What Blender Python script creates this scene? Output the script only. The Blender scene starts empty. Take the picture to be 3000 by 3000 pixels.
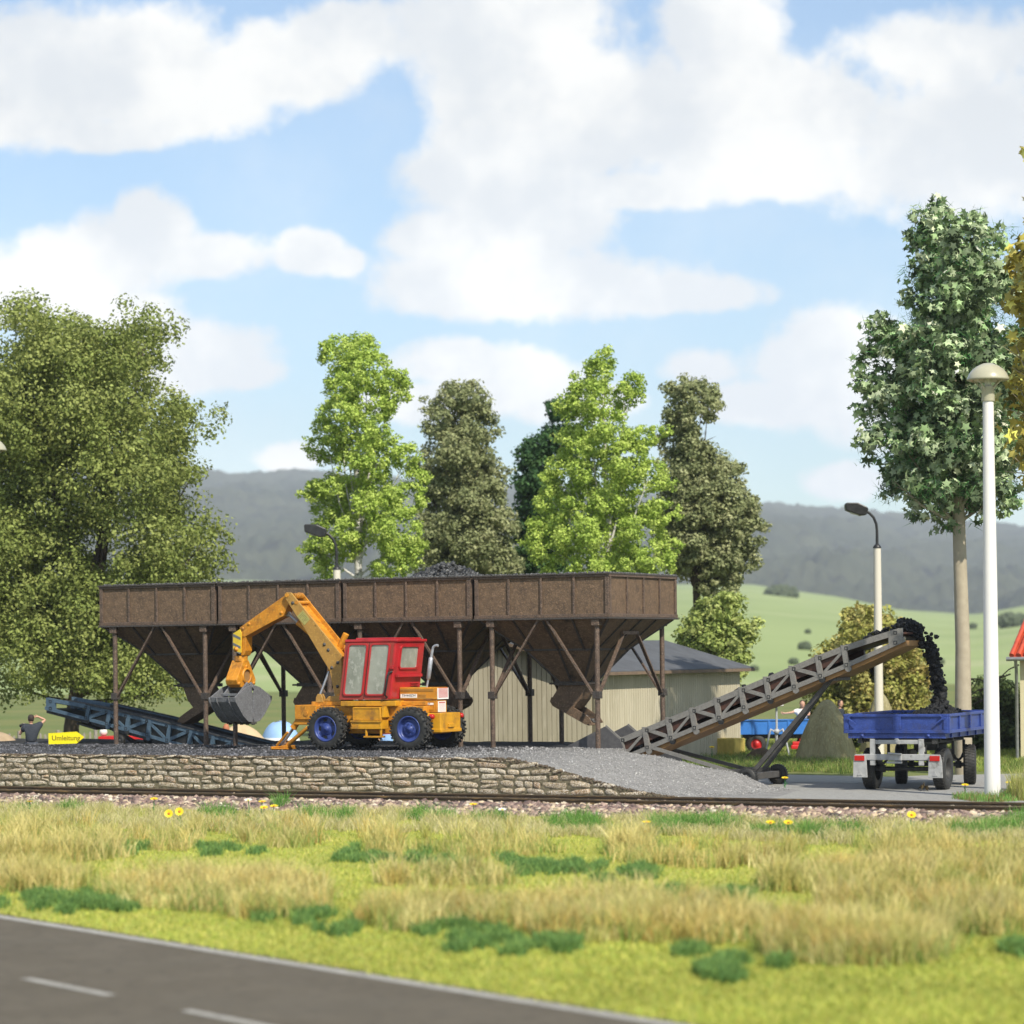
import bpy, bmesh, math, random
import numpy as np
from mathutils import Vector, Matrix
S = bpy.context.scene
COL = S.collection
R = math.radians
# ------------------------------------------------------------------ camera
H = 3.5                      # eye height above the yard
F = 7950.0 / 3000.0          # focal length in frame widths
ROLL = 0.0113
HOR = 1912.0                 # row of the horizon in the photograph
cd = bpy.data.cameras.new('camera'); cam = bpy.data.objects.new('camera', cd); COL.objects.link(cam)
ca, sa = math.cos(ROLL), math.sin(ROLL)
cam.matrix_world = Matrix(((ca, sa, 0, 0), (0, 0, -1, 0), (-sa, ca, 0, H), (0, 0, 0, 1)))
cd.sensor_width = 36; cd.lens = 36 * F
cd.shift_y = (HOR - 1500) / 3000.0
cd.clip_start = 0.5; cd.clip_end = 12000
cd.dof.use_dof = True; cd.dof.focus_distance = 68.5; cd.dof.aperture_fstop = 0.85
S.camera = cam
S.render.resolution_x = 1024; S.render.resolution_y = 1024
# ------------------------------------------------------------------ light
SUN = Vector((0.42, -0.75, 0.82)).normalized()
S.view_settings.view_transform = 'Standard'; S.view_settings.look = 'None'
S.view_settings.gamma = 1; S.view_settings.use_curve_mapping = False
S.view_settings.exposure = 0.50
sl = bpy.data.lights.new('sun', 'SUN'); sl.energy = 4.2; sl.angle = R(0.6); sl.color = (1.0, 0.935, 0.81)
so = bpy.data.objects.new('sun', sl); COL.objects.link(so); so.location = (20, -20, 60)
so.rotation_euler = (-SUN).to_track_quat('-Z', 'Y').to_euler()

def ray(px, py):
    u = (px - 1500) / 7950.0; v = (HOR - py) / 7950.0
    return (u * ca + v * sa, -u * sa + v * ca)
def at(px, py, Y):
    a, b = ray(px, py); return Vector((a * Y, Y, H + b * Y))
def ground_at(px, py, z=0.0):
    a, b = ray(px, py); Y = (z - H) / b; return Vector((a * Y, Y, z))

# world : Nishita sky with cumulus clouds that sit at fixed directions
W = bpy.data.worlds.new('World'); S.world = W; W.use_nodes = True
nt = W.node_tree; nt.nodes.clear(); N = nt.nodes; L = nt.links
def nd(t, **k):
    n = N.new(t)
    for a, b in k.items(): setattr(n, a, b)
    return n
def mth(op, a, b=None, c=None, clamp=False):
    n = nd('ShaderNodeMath', operation=op); n.use_clamp = clamp
    for i, v in enumerate((a, b, c)):
        if v is None: continue
        if isinstance(v, (int, float)): n.inputs[i].default_value = v
        else: L.new(v, n.inputs[i])
    return n.outputs[0]
sky = nd('ShaderNodeTexSky', sky_type='NISHITA', sun_disc=False)
sky.sun_elevation = math.asin(SUN.z); sky.sun_rotation = math.atan2(SUN.x, SUN.y)
sky.altitude = 300; sky.air_density = 1.0; sky.dust_density = 0.6; sky.ozone_density = 2.0
tc = nd('ShaderNodeTexCoord'); sep = nd('ShaderNodeSeparateXYZ'); L.new(tc.outputs['Generated'], sep.inputs[0])
ysafe = mth('MAXIMUM', mth('ABSOLUTE', sep.outputs[1]), 0.08)
dx = mth('DIVIDE', sep.outputs[0], ysafe); dz = mth('DIVIDE', sep.outputs[2], ysafe)
cmb = nd('ShaderNodeCombineXYZ'); L.new(dx, cmb.inputs[0]); L.new(dz, cmb.inputs[1])
def noise(vec, scale, detail, rough=0.55, w=None):
    n = nd('ShaderNodeTexNoise'); n.inputs['Scale'].default_value = scale; n.inputs['Detail'].default_value = detail
    n.inputs['Roughness'].default_value = rough; L.new(vec, n.inputs['Vector']); return n
n1 = noise(cmb.outputs[0], 17, 10, 0.66); n2 = noise(cmb.outputs[0], 75, 4, 0.6)
field = None
#  px, py, rx, ry of each cloud lobe in the photograph (3000 px frame)
CL = [(250,190,520,200),(0,330,430,120),(520,290,330,120),(860,190,300,130),(1000,100,200,130),(330,400,200,60),
      (1500,100,380,260),(1450,400,250,230),(1750,330,420,260),(2300,330,520,190),(2800,420,520,260),(2750,160,330,150),
      (1800,560,420,60),(2300,500,500,90),(2100,100,200,200),
      (470,660,120,90),(400,720,200,110),(250,770,300,110),(600,750,170,70),(60,850,280,100),(550,1030,260,110),(350,960,230,120),(700,1090,140,50),
      (900,735,110,60),(1010,770,60,40),(1350,700,220,90),(1300,830,220,100),(1600,830,380,110),(1900,860,330,60),(1450,880,350,60),
      (1450,540,260,130),(1330,500,190,120),(1560,640,280,110),(430,640,110,90),(2450,1020,170,130),(1330,1060,190,70),(1500,1110,260,90),(1250,1180,260,60),(2050,1080,120,60),(2400,1070,210,110),(2600,1130,330,160),(2250,1180,300,70),
      (850,1340,110,50),(2480,1410,130,55),(1700,1180,200,60)]
for (px, py, rx, ry) in CL:
    if py > 550: rx *= 1.10; ry *= 1.15
    a, b = ray(px, py); s1 = nd('ShaderNodeVectorMath', operation='SUBTRACT'); L.new(cmb.outputs[0], s1.inputs[0]); s1.inputs[1].default_value = (a, b, 0)
    s2 = nd('ShaderNodeVectorMath', operation='MULTIPLY'); L.new(s1.outputs[0], s2.inputs[0]); s2.inputs[1].default_value = (7950 / rx, 7950 / ry, 0)
    s3 = nd('ShaderNodeVectorMath', operation='LENGTH'); L.new(s2.outputs[0], s3.inputs[0])
    v = mth('SUBTRACT', 1.0, s3.outputs['Value'])
    field = v if field is None else mth('SMOOTH_MAX', field, v, 0.25)
f2 = mth('ADD', field, mth('MULTIPLY', mth('SUBTRACT', n1.outputs['Fac'], 0.5), 1.5))
f2 = mth('ADD', f2, mth('MULTIPLY', mth('SUBTRACT', n2.outputs['Fac'], 0.5), 0.6))
mask = nd('ShaderNodeMapRange', interpolation_type='SMOOTHSTEP'); L.new(f2, mask.inputs[0])
mask.inputs[1].default_value = -0.16; mask.inputs[2].default_value = 0.32
veil = nd('ShaderNodeMapRange', interpolation_type='SMOOTHSTEP'); L.new(noise(cmb.outputs[0], 7, 6, .6).outputs['Fac'], veil.inputs[0])
veil.inputs[1].default_value = 0.42; veil.inputs[2].default_value = 0.72; veil.inputs[3].default_value = 0.06; veil.inputs[4].default_value = 0.34
maskv = mth('MAXIMUM', mask.outputs[0], veil.outputs[0])
# other directions: a scatter of cloud from 3D noise
n3 = noise(tc.outputs['Generated'], 2.5, 6)
mo = nd('ShaderNodeMapRange', interpolation_type='SMOOTHSTEP'); L.new(n3.outputs['Fac'], mo.inputs[0]); mo.inputs[1].default_value = 0.48; mo.inputs[2].default_value = 0.62
front = nd('ShaderNodeMapRange', interpolation_type='SMOOTHSTEP'); L.new(sep.outputs[1], front.inputs[0]); front.inputs[1].default_value = 0.80; front.inputs[2].default_value = 0.92
mm = nd('ShaderNodeMix', data_type='FLOAT'); L.new(front.outputs[0], mm.inputs[0]); L.new(mo.outputs[0], mm.inputs[2]); L.new(maskv, mm.inputs[3])
shade = nd('ShaderNodeMapRange', interpolation_type='SMOOTHSTEP'); L.new(noise(cmb.outputs[0], 13, 7).outputs['Fac'], shade.inputs[0])
shade.inputs[1].default_value = 0.40; shade.inputs[2].default_value = 0.60
cc = nd('ShaderNodeMix', data_type='RGBA'); L.new(shade.outputs[0], cc.inputs[0])
cc.inputs[6].default_value = (4.75, 4.95, 5.15, 1); cc.inputs[7].default_value = (6.25, 6.2, 6.0, 1)
hs = nd('ShaderNodeMix', data_type='RGBA', blend_type='MULTIPLY'); hs.inputs[0].default_value = 1
L.new(sky.outputs[0], hs.inputs[6]); hs.inputs[7].default_value = (0.76, 0.82, 0.84, 1); SKYTINT = hs.inputs[7]
mx = nd('ShaderNodeMix', data_type='RGBA'); L.new(mm.outputs[0], mx.inputs[0]); L.new(hs.outputs[2], mx.inputs[6]); L.new(cc.outputs[2], mx.inputs[7])
lowf = nd('ShaderNodeMapRange'); L.new(dz, lowf.inputs[0]); lowf.inputs[1].default_value = .04; lowf.inputs[2].default_value = .20; lowf.inputs[3].default_value = 1.30; lowf.inputs[4].default_value = 0.93
sc_c = nd('ShaderNodeVectorMath', operation='SCALE'); L.new(cc.outputs[2], sc_c.inputs[0]); L.new(lowf.outputs[0], sc_c.inputs['Scale']); L.new(sc_c.outputs[0], mx.inputs[7])
bg = nd('ShaderNodeBackground'); bg.inputs[1].default_value = 0.14; L.new(mx.outputs[2], bg.inputs[0])
wo = nd('ShaderNodeOutputWorld'); L.new(bg.outputs[0], wo.inputs[0])

# ------------------------------------------------------------------ materials
def mat(name, c, rough=0.7, metal=0.0, c2=None, c3=None, scale=6.0, bump=0.0, bscale=None, detail=5, stretch=(1,1,1), attr=None,
        transl=0.0, spec=0.4, wear=None, wscale=3.0, wlo=0.55, whi=0.7, coat=0.0):
    m = bpy.data.materials.new(name); m.use_nodes = True
    t = m.node_tree; n = t.nodes; l = t.links; b = n['Principled BSDF']; out = n['Material Output']
    b.inputs['Roughness'].default_value = rough; b.inputs['Metallic'].default_value = metal
    b.inputs['Specular IOR Level'].default_value = spec; b.inputs['Coat Weight'].default_value = coat
    tcn = n.new('ShaderNodeTexCoord'); mp = n.new('ShaderNodeMapping'); mp.inputs['Scale'].default_value = stretch
    l.new(tcn.outputs['Object'], mp.inputs[0])
    col = None
    def nz(sc, dt=detail, ro=0.6):
        q = n.new('ShaderNodeTexNoise'); q.inputs['Scale'].default_value = sc; q.inputs['Detail'].default_value = dt
        q.inputs['Roughness'].default_value = ro; l.new(mp.outputs[0], q.inputs['Vector']); return q.outputs['Fac']
    def ramp(fac, lo, hi):
        q = n.new('ShaderNodeMapRange'); l.new(fac, q.inputs[0]); q.inputs[1].default_value = lo; q.inputs[2].default_value = hi; return q.outputs[0]
    def mixc(f, a, bb, mode='MIX'):
        q = n.new('ShaderNodeMix'); q.data_type = 'RGBA'; q.blend_type = mode
        for i, v in ((0, f), (6, a), (7, bb)):
            if isinstance(v, float): q.inputs[i].default_value = v
            elif isinstance(v, tuple): q.inputs[i].default_value = (v + (1,))[:4]
            else: l.new(v, q.inputs[i])
        return q.outputs[2]
    base = tuple(c)
    if attr:
        q = n.new('ShaderNodeAttribute'); q.attribute_name = attr; base = q.outputs['Color']
        if c2: base = mixc(ramp(nz(scale), 0.35, 0.65), base, tuple(c2), 'MULTIPLY')
    elif c2: base = mixc(ramp(nz(scale), 0.35, 0.65), base, tuple(c2))
    if c3: base = mixc(ramp(nz(scale * 4.3), 0.52, 0.68), base, tuple(c3))
    if wear: base = mixc(ramp(nz(wscale, 8, 0.7), wlo, whi), base, tuple(wear))
    if isinstance(base, tuple): b.inputs['Base Color'].default_value = (base + (1,))[:4]
    else: l.new(base, b.inputs['Base Color'])
    if bump:
        q = n.new('ShaderNodeBump'); q.inputs['Strength'].default_value = 1.0; q.inputs['Distance'].default_value = bump
        l.new(nz(bscale or scale * 3, 6, 0.65), q.inputs['Height']); l.new(q.outputs[0], b.inputs['Normal'])
    if transl:
        tr = n.new('ShaderNodeBsdfTranslucent'); ms = n.new('ShaderNodeMixShader'); ms.inputs[0].default_value = transl
        if isinstance(base, tuple): tr.inputs[0].default_value = (base + (1,))[:4]
        else: l.new(base, tr.inputs[0])
        l.new(b.outputs[0], ms.inputs[1]); l.new(tr.outputs[0], ms.inputs[2]); l.new(ms.outputs[0], out.inputs[0])
    return m

# ------------------------------------------------------------------ mesh helpers
class MB:
    def __init__(s): s.v = []; s.f = []; s.m = []; s.k = 0; s.sm = []; s.smooth = False
    def add(s, vs, fs):
        o = len(s.v); s.v += [tuple(p) for p in vs]
        for q in fs: s.f.append(tuple(o + i for i in q)); s.m.append(s.k); s.sm.append(s.smooth)
        return s
    def box(s, c, sz, rot=None):
        x, y, z = sz[0] / 2, sz[1] / 2, sz[2] / 2
        vs = [Vector(p) for p in ((-x,-y,-z),(x,-y,-z),(x,y,-z),(-x,y,-z),(-x,-y,z),(x,-y,z),(x,y,z),(-x,y,z))]
        if rot is not None: vs = [rot @ p for p in vs]
        c = Vector(c); return s.add([p + c for p in vs], [(0,3,2,1),(4,5,6,7),(0,1,5,4),(1,2,6,5),(2,3,7,6),(3,0,4,7)])
    def bb(s, x0, x1, y0, y1, z0, z1): return s.box(((x0+x1)/2,(y0+y1)/2,(z0+z1)/2), (x1-x0, y1-y0, z1-z0))
    def beam(s, p0, p1, w, h, up=(0,0,1)):
        p0 = Vector(p0); p1 = Vector(p1); d = (p1 - p0); ln = d.length; d.normalize()
        up = Vector(up); sd = d.cross(up)
        if sd.length < 1e-4: sd = d.cross(Vector((1,0,0)))
        sd.normalize(); u = sd.cross(d)
        rot = Matrix((d, sd, u)).transposed()
        return s.box((p0 + p1) / 2, (ln, w, h), rot)
    def cyl(s, p0, p1, r0, r1=None, n=14, caps=True):
        r1 = r0 if r1 is None else r1
        p0 = Vector(p0); p1 = Vector(p1); d = (p1 - p0).normalized()
        a = d.orthogonal().normalized(); b = d.cross(a)
        vs = []
        for p, r in ((p0, r0), (p1, r1)):
            for i in range(n):
                t = 2 * math.pi * i / n; vs.append(p + a * math.cos(t) * r + b * math.sin(t) * r)
        sm = s.smooth; s.smooth = True
        fs = [(i, (i+1) % n, n + (i+1) % n, n + i) for i in range(n)]
        s.add(vs, fs); s.smooth = sm
        if caps: s.add(vs[:n][::-1], [tuple(range(n))]); s.add(vs[n:], [tuple(range(n))])
        return s
    def tube(s, pts, r, n=8, caps=True):
        pts = [Vector(p) for p in pts]; rs = r if isinstance(r, (list, tuple)) else [r] * len(pts)
        vs = []; prev = None
        for i, p in enumerate(pts):
            d = (pts[min(i+1, len(pts)-1)] - pts[max(i-1, 0)]).normalized()
            if prev is None: a = d.orthogonal().normalized()
            else: a = (prev - d * prev.dot(d)).normalized()
            prev = a; b = d.cross(a)
            for j in range(n):
                t = 2 * math.pi * j / n; vs.append(p + a * math.cos(t) * rs[i] + b * math.sin(t) * rs[i])
        fs = []
        for i in range(len(pts) - 1):
            for j in range(n): fs.append((i*n+j, i*n+(j+1)%n, (i+1)*n+(j+1)%n, (i+1)*n+j))
        sm = s.smooth; s.smooth = True; s.add(vs, fs); s.smooth = sm
        if caps: s.add(vs[:n][::-1], [tuple(range(n))]); s.add(vs[-n:], [tuple(range(n))])
        return s
    def prism(s, pts, y0, y1):           # polygon of (x,z), extruded along y
        n = len(pts); ar = sum(pts[i][0]*pts[(i+1)%n][1]-pts[(i+1)%n][0]*pts[i][1] for i in range(n))
        if ar < 0: pts = pts[::-1]
        vs = [(p[0], y0, p[1]) for p in pts] + [(p[0], y1, p[1]) for p in pts]
        s.add(vs, [tuple(range(n)), tuple(range(2*n-1, n-1, -1))] + [(i, n+i, n+(i+1)%n, (i+1)%n) for i in range(n)])
        return s
    def prismx(s, pts, x0, x1):          # polygon of (y,z), extruded along x
        n = len(pts); ar = sum(pts[i][0]*pts[(i+1)%n][1]-pts[(i+1)%n][0]*pts[i][1] for i in range(n))
        if ar < 0: pts = pts[::-1]
        vs = [(x0, p[0], p[1]) for p in pts] + [(x1, p[0], p[1]) for p in pts]
        s.add(vs, [tuple(range(n-1,-1,-1)), tuple(range(n, 2*n))] + [(i, (i+1)%n, n+(i+1)%n, n+i) for i in range(n)])
        return s
    def ring(s, outer, inner, y0, y1):   # frame between two polygons with equal counts
        n = len(outer)
        vs = [(p[0], y0, p[1]) for p in outer] + [(p[0], y0, p[1]) for p in inner] + [(p[0], y1, p[1]) for p in outer] + [(p[0], y1, p[1]) for p in inner]
        fs = []
        for i in range(n):
            j = (i+1) % n
            fs += [(i, j, n+j, n+i), (2*n+i, 3*n+i, 3*n+j, 2*n+j), (i, 2*n+i, 2*n+j, j), (n+i, n+j, 3*n+j, 3*n+i)]
        return s.add(vs, fs)
    def lathe(s, prof, c=(0,0,0), axis='z', n=24):
        c = Vector(c); vs = []
        for (r, h) in prof:
            for i in range(n):
                t = 2 * math.pi * i / n; a, b = r * math.cos(t), r * math.sin(t)
                vs.append(c + Vector({'z': (a, b, h), 'y': (a, h, b), 'x': (h, a, b)}[axis]))
        fs = [(i*n+j, i*n+(j+1)%n, (i+1)*n+(j+1)%n, (i+1)*n+j) for i in range(len(prof)-1) for j in range(n)]
        sm = s.smooth; s.smooth = True; s.add(vs, fs); s.smooth = sm; return s
    def xform(s, M):
        s.v = [tuple(M @ Vector(p)) for p in s.v]; return s
    def build(s, name, mats, parent=None, bevel=0, label=None, fixn=True):
        me = bpy.data.meshes.new(name); me.from_pydata(s.v, [], s.f)
        if not isinstance(mats, (list, tuple)): mats = [mats]
        for q in mats: me.materials.append(q)
        me.polygons.foreach_set('material_index', s.m); me.polygons.foreach_set('use_smooth', s.sm)
        if fixn:
            bm = bmesh.new(); bm.from_mesh(me); bmesh.ops.recalc_face_normals(bm, faces=bm.faces); bm.to_mesh(me); bm.free()
        me.update(); o = bpy.data.objects.new(name, me); COL.objects.link(o)
        if parent is not None: o.parent = parent
        if bevel:
            md = o.modifiers.new('bevel', 'BEVEL'); md.width = bevel; md.segments = 2; md.limit_method = 'ANGLE'; md.angle_limit = R(40)
        if label: o['label'] = label
        return o
def tag(o, label=None, cat=None, group=None, kind=None):
    for k, v in (('label', label), ('category', cat), ('group', group), ('kind', kind)):
        if v: o[k] = v
    return o
def thing(name, label, cat, loc=(0,0,0), rz=0.0, group=None):
    o = bpy.data.objects.new(name, None); COL.objects.link(o); o.location = loc; o.rotation_euler = (0, 0, rz)
    o.empty_display_size = 0.3; return tag(o, label, cat, group)
def copy_tree(o, parent=None):
    c = o.copy(); COL.objects.link(c); c.parent = parent
    for ch in list(o.children): copy_tree(ch, c)
    return c
def np_mesh(name, V, Fc, mats, cols=None, smooth=False, parent=None, attr='tint'):
    me = bpy.data.meshes.new(name); V = np.asarray(V, np.float32); Fc = np.asarray(Fc, np.int32); k = Fc.shape[1]
    me.vertices.add(len(V)); me.vertices.foreach_set('co', V.ravel())
    me.loops.add(Fc.size); me.loops.foreach_set('vertex_index', Fc.ravel())
    me.polygons.add(len(Fc)); me.polygons.foreach_set('loop_start', np.arange(0, Fc.size, k, dtype=np.int32))
    me.polygons.foreach_set('loop_total', np.full(len(Fc), k, np.int32))
    if smooth: me.polygons.foreach_set('use_smooth', np.ones(len(Fc), bool))
    if cols is not None:
        a = me.attributes.new(attr, 'FLOAT_COLOR', 'POINT'); cc_ = np.ones((len(V), 4), np.float32); cc_[:, :3] = cols
        a.data.foreach_set('color', cc_.ravel())
    for q in (mats if isinstance(mats, (list, tuple)) else [mats]): me.materials.append(q)
    me.update(calc_edges=True); me.validate()
    o = bpy.data.objects.new(name, me); COL.objects.link(o)
    if parent is not None: o.parent = parent
    return o
def rand_rot(rng, n):
    q = rng.normal(size=(n, 4)); q /= np.linalg.norm(q, axis=1)[:, None]; w, x, y, z = q.T
    return np.stack([1-2*(y*y+z*z), 2*(x*y-z*w), 2*(x*z+y*w), 2*(x*y+z*w), 1-2*(x*x+z*z), 2*(y*z-x*w), 2*(x*z-y*w), 2*(y*z+x*w), 1-2*(x*x+y*y)], 1).reshape(n, 3, 3)
def scatter(name, bv, bf, P, scl, rng, mats, cols=None, rots=None, parent=None, smooth=False, sq=None):
    n = len(P); bv = np.asarray(bv, float); bf = np.asarray(bf, int); k = len(bv)
    Rm = rand_rot(rng, n) if rots is None else rots
    B = bv[None] * (np.asarray(scl).reshape(n, 1, 1))
    if sq is not None: B = B * sq[:, None, :]
    V = np.einsum('nij,nkj->nki', Rm, B) + np.asarray(P)[:, None]
    Fc = (bf[None] + (np.arange(n) * k)[:, None, None]).reshape(-1, bf.shape[1])
    c = None if cols is None else np.repeat(cols, k, 0)
    return np_mesh(name, V.reshape(-1, 3), Fc, mats, c, smooth, parent)
# a rough lump with 12 corners, triangles
def ico():
    p = (1 + 5 ** .5) / 2
    v = np.array([(-1,p,0),(1,p,0),(-1,-p,0),(1,-p,0),(0,-1,p),(0,1,p),(0,-1,-p),(0,1,-p),(p,0,-1),(p,0,1),(-p,0,-1),(-p,0,1)], float)
    v /= np.linalg.norm(v[0]); g = np.random.default_rng(4); v *= g.uniform(.75, 1.15, (12, 1))
    f = [(0,11,5),(0,5,1),(0,1,7),(0,7,10),(0,10,11),(1,5,9),(5,11,4),(11,10,2),(10,7,6),(7,1,8),(3,9,4),(3,4,2),(3,2,6),(3,6,8),(3,8,9),(4,9,5),(2,4,11),(6,2,10),(8,6,7),(9,8,1)]
    return v, np.array(f)
ICO = ico()
def rrect(x0, x1, z0, z1, r, n=5, shear=0.0, zref=0.0):
    pts = []
    for cx, cz, a0 in ((x1-r, z1-r, 0), (x0+r, z1-r, 90), (x0+r, z0+r, 180), (x1-r, z0+r, 270)):
        for i in range(n + 1):
            a = R(a0 + 90 * i / n); pts.append((cx + r * math.cos(a), cz + r * math.sin(a)))
    return [(p[0] + shear * (p[1] - zref), p[1]) for p in pts]

# row frame: everything in the yard runs parallel to the track
TH = R(27.8); C8, S8 = math.cos(TH), math.sin(TH)
E1 = Vector((C8, -S8, 0)); E2 = Vector((S8, C8, 0)); O0 = Vector((0, 64.0, 0))
def st(s_, t_, z=0.0): return O0 + E1 * s_ + E2 * t_ + Vector((0, 0, z))
def inv_st(p): d = Vector((p[0], p[1] - 64.0, 0)); return d.dot(E1), d.dot(E2)
def plane(px, py, yp, O=O0):      # picture point -> (x', z) on the plane y' = yp of a row-parallel frame with origin O
    a, b = ray(px, py)
    x = (a * (O.y + yp * C8) - O.x - yp * S8) / (C8 + a * S8)
    Y = O.y - x * S8 + yp * C8
    return (x, H + b * Y - O.z)
# ------------------------------------------------------------------ shared materials
M_STEEL = mat('weathered_steel', (0.150,0.098,0.060), .70, c2=(0.100,0.067,0.043), c3=(0.24,0.155,0.095), scale=5, bump=.015, bscale=26, wear=(0.022,0.018,0.017), wscale=1.6, wlo=.56, whi=.72)
M_STEELD = mat('weathered_steel_frame', (0.125,0.082,0.058), .55, c2=(0.055,0.040,0.032), c3=(0.26,0.19,0.14), scale=9, bump=.004, bscale=50)
M_RIM = mat('sooty_rim', (0.030,0.027,0.026), .6, c2=(0.062,0.048,0.040), c3=(0.13,0.12,0.11), scale=14, bump=.01, bscale=40)
M_COAL = mat('coal', (0.010,0.010,0.011), .6, c2=(0.03,0.03,0.033), scale=12, bump=.02, bscale=30, spec=.6)
M_BLACK = mat('black_paint', (0.012,0.012,0.013), .4, c2=(0.03,0.03,0.03), scale=8)
M_TYRE = mat('tyre_rubber', (0.018,0.018,0.018), .55, c2=(0.038,0.037,0.034), scale=9, bump=.003, bscale=60, wear=(0.075,0.068,0.055), wscale=4, wlo=.58, whi=.8)
M_SILVER = mat('bright_steel', (0.42,0.43,0.45), .35, metal=.7, c2=(0.30,0.30,0.31), scale=20)
M_WHITE = mat('white_plastic', (0.72,0.70,0.66), .45, bump=.002, bscale=30)

# ------------------------------------------------------------------ distant land
rng = np.random.default_rng(7)
def vnoise(x, y, seed=0, oct=4, lac=2.1, gain=.5):      # value noise in numpy
    out = np.zeros_like(x, float); amp = 1.0; tot = 0
    for o in range(oct):
        xi = np.floor(x).astype(np.int64); yi = np.floor(y).astype(np.int64); fx = x - xi; fy = y - yi
        fx = fx*fx*(3-2*fx); fy = fy*fy*(3-2*fy)
        def h(a, b):
            n = (a * 374761393 + b * 668265263 + (seed + o) * 1442695041) & 0xffffffff
            n = ((n ^ (n >> 13)) * 1274126177) & 0xffffffff; return ((n ^ (n >> 16)) & 0xffff) / 65535.0
        out += amp * ((h(xi,yi)*(1-fx)+h(xi+1,yi)*fx)*(1-fy) + (h(xi,yi+1)*(1-fx)+h(xi+1,yi+1)*fx)*fy)
        tot += amp; amp *= gain; x = x * lac + 17.3; y = y * lac + 5.1
    return out / tot
def grid_obj(name, X, Y, Z, m, cols=None, smooth=True):
    ny, nx = X.shape; i = np.arange(ny * nx).reshape(ny, nx)
    Fc = np.stack([i[:-1,:-1], i[:-1,1:], i[1:,1:], i[1:,:-1]], -1).reshape(-1, 4)
    return np_mesh(name, np.stack([X, Y, Z], -1).reshape(-1, 3), Fc, m, None if cols is None else cols.reshape(-1, 3), smooth)
def lerp(a, b, t): return a + (b - a) * t
def sstep(x, a, b): t = np.clip((x - a) / (b - a), 0, 1); return t*t*(3-2*t)

M_GROUND = mat('meadow_ground', (0.20,0.20,0.075), .95, c2=(0.13,0.17,0.055), scale=.12, bump=.03, bscale=8, spec=.1)
g = MB(); g.add([(-4500,-400,-.008),(4500,-400,-.008),(4500,262,-.008),(-4500,262,-.008)], [(0,1,2,3)])
tag(g.build('ground', M_GROUND, fixn=False), kind='structure')
# rising meadows (angle of their crest read from the view, carried on past the frame)
M_MEADOW = mat('hill_meadow', (0.30,0.36,0.155), .95, c2=(0.24,0.30,0.125), c3=(0.34,0.37,0.19), scale=.010, bump=0, spec=.08)
th = np.linspace(-.75, .75, 260)
cx = np.interp(th * 7950 + 1500, [-4500, 300, 700, 1500, 2200, 2450, 2650, 2850, 3000, 7500], [1700, 1700, 1705, 1730, 1712, 1745, 1785, 1800, 1778, 1700])
hz = HOR - ROLL * (th * 7950)
el = (hz - cx) / 7950.0
rr = np.linspace(0, 1, 60); Yg = 255 + rr * 1900
TT, YY = np.meshgrid(th, Yg); EL = np.repeat(el[None], 60, 0)
top = EL * 2155 + H
ZZ = (top + .6) * np.power(np.clip((YY - 255) / 1900, 0, 1), .90) - .3 + (vnoise(TT * 14, YY / 500, 3) - .5) * 7 * sstep(YY, 260, 1400)
tag(grid_obj('meadow_hills', TT * YY, YY, ZZ, M_MEADOW), kind='structure')
M_FOREST = mat('hill_forest', (0.045,0.055,0.038), .95, c2=(0.085,0.092,0.060), c3=(0.030,0.034,0.034), scale=.0045, bump=0, spec=.05)
th = np.linspace(-.75, .75, 900)
rid = np.interp(th * 7950 + 1500, [-4500, 0, 620, 900, 1500, 2000, 2260, 2600, 3000, 7500], [1330, 1372, 1382, 1388, 1415, 1452, 1478, 1505, 1553, 1500])
elr = (HOR - ROLL * (th * 7950) - rid) / 7950.0
Yg = 2100 + np.linspace(0, 1, 150) * 3100
TT, YY = np.meshgrid(th, Yg); f = (YY - 2100) / 3100
base = el_i = np.interp(th, np.linspace(-.75, .75, 260), el) * 2155 - 12
ZZ = base[None] + (elr[None] * 5200 + H - base[None]) * (f ** .9) + (vnoise(TT * 40, YY / 240, 9, 5) - .5) * 68 * (1 - f * .6) * np.clip(f * 8, 0, 1)
ZZ += (vnoise(TT * 520, YY / 26, 5, 3) - .5) * 22
tag(grid_obj('forest_hills', TT * YY, YY, ZZ, M_FOREST, smooth=False), kind='structure')
M_SHRUB = mat('far_shrub', (0.075,0.098,0.06), .9, c2=(0.08,0.10,0.05), scale=1)
sp = [(2358,1903,18,'lone dark shrub on the green slope above the blue wagon'),(2325,1946,14,'small dark shrub on the slope just right of the shed tree'),(2290,1752,31,'long dark hedge clump high on the meadow slope left'),
      (2210,1965,12,'dark bush at the foot of the slope behind the shed roof'),(2367,1855,9,'tiny shrub high on the meadow above the conveyor'),(2755,1945,12,'dark bush on the slope beside the falling coal'),
      (2970,1835,31,'long dark thicket on the slope left of the red roof'),(2850,1840,12,'small bush on the slope behind the tall lamp')]
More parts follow.
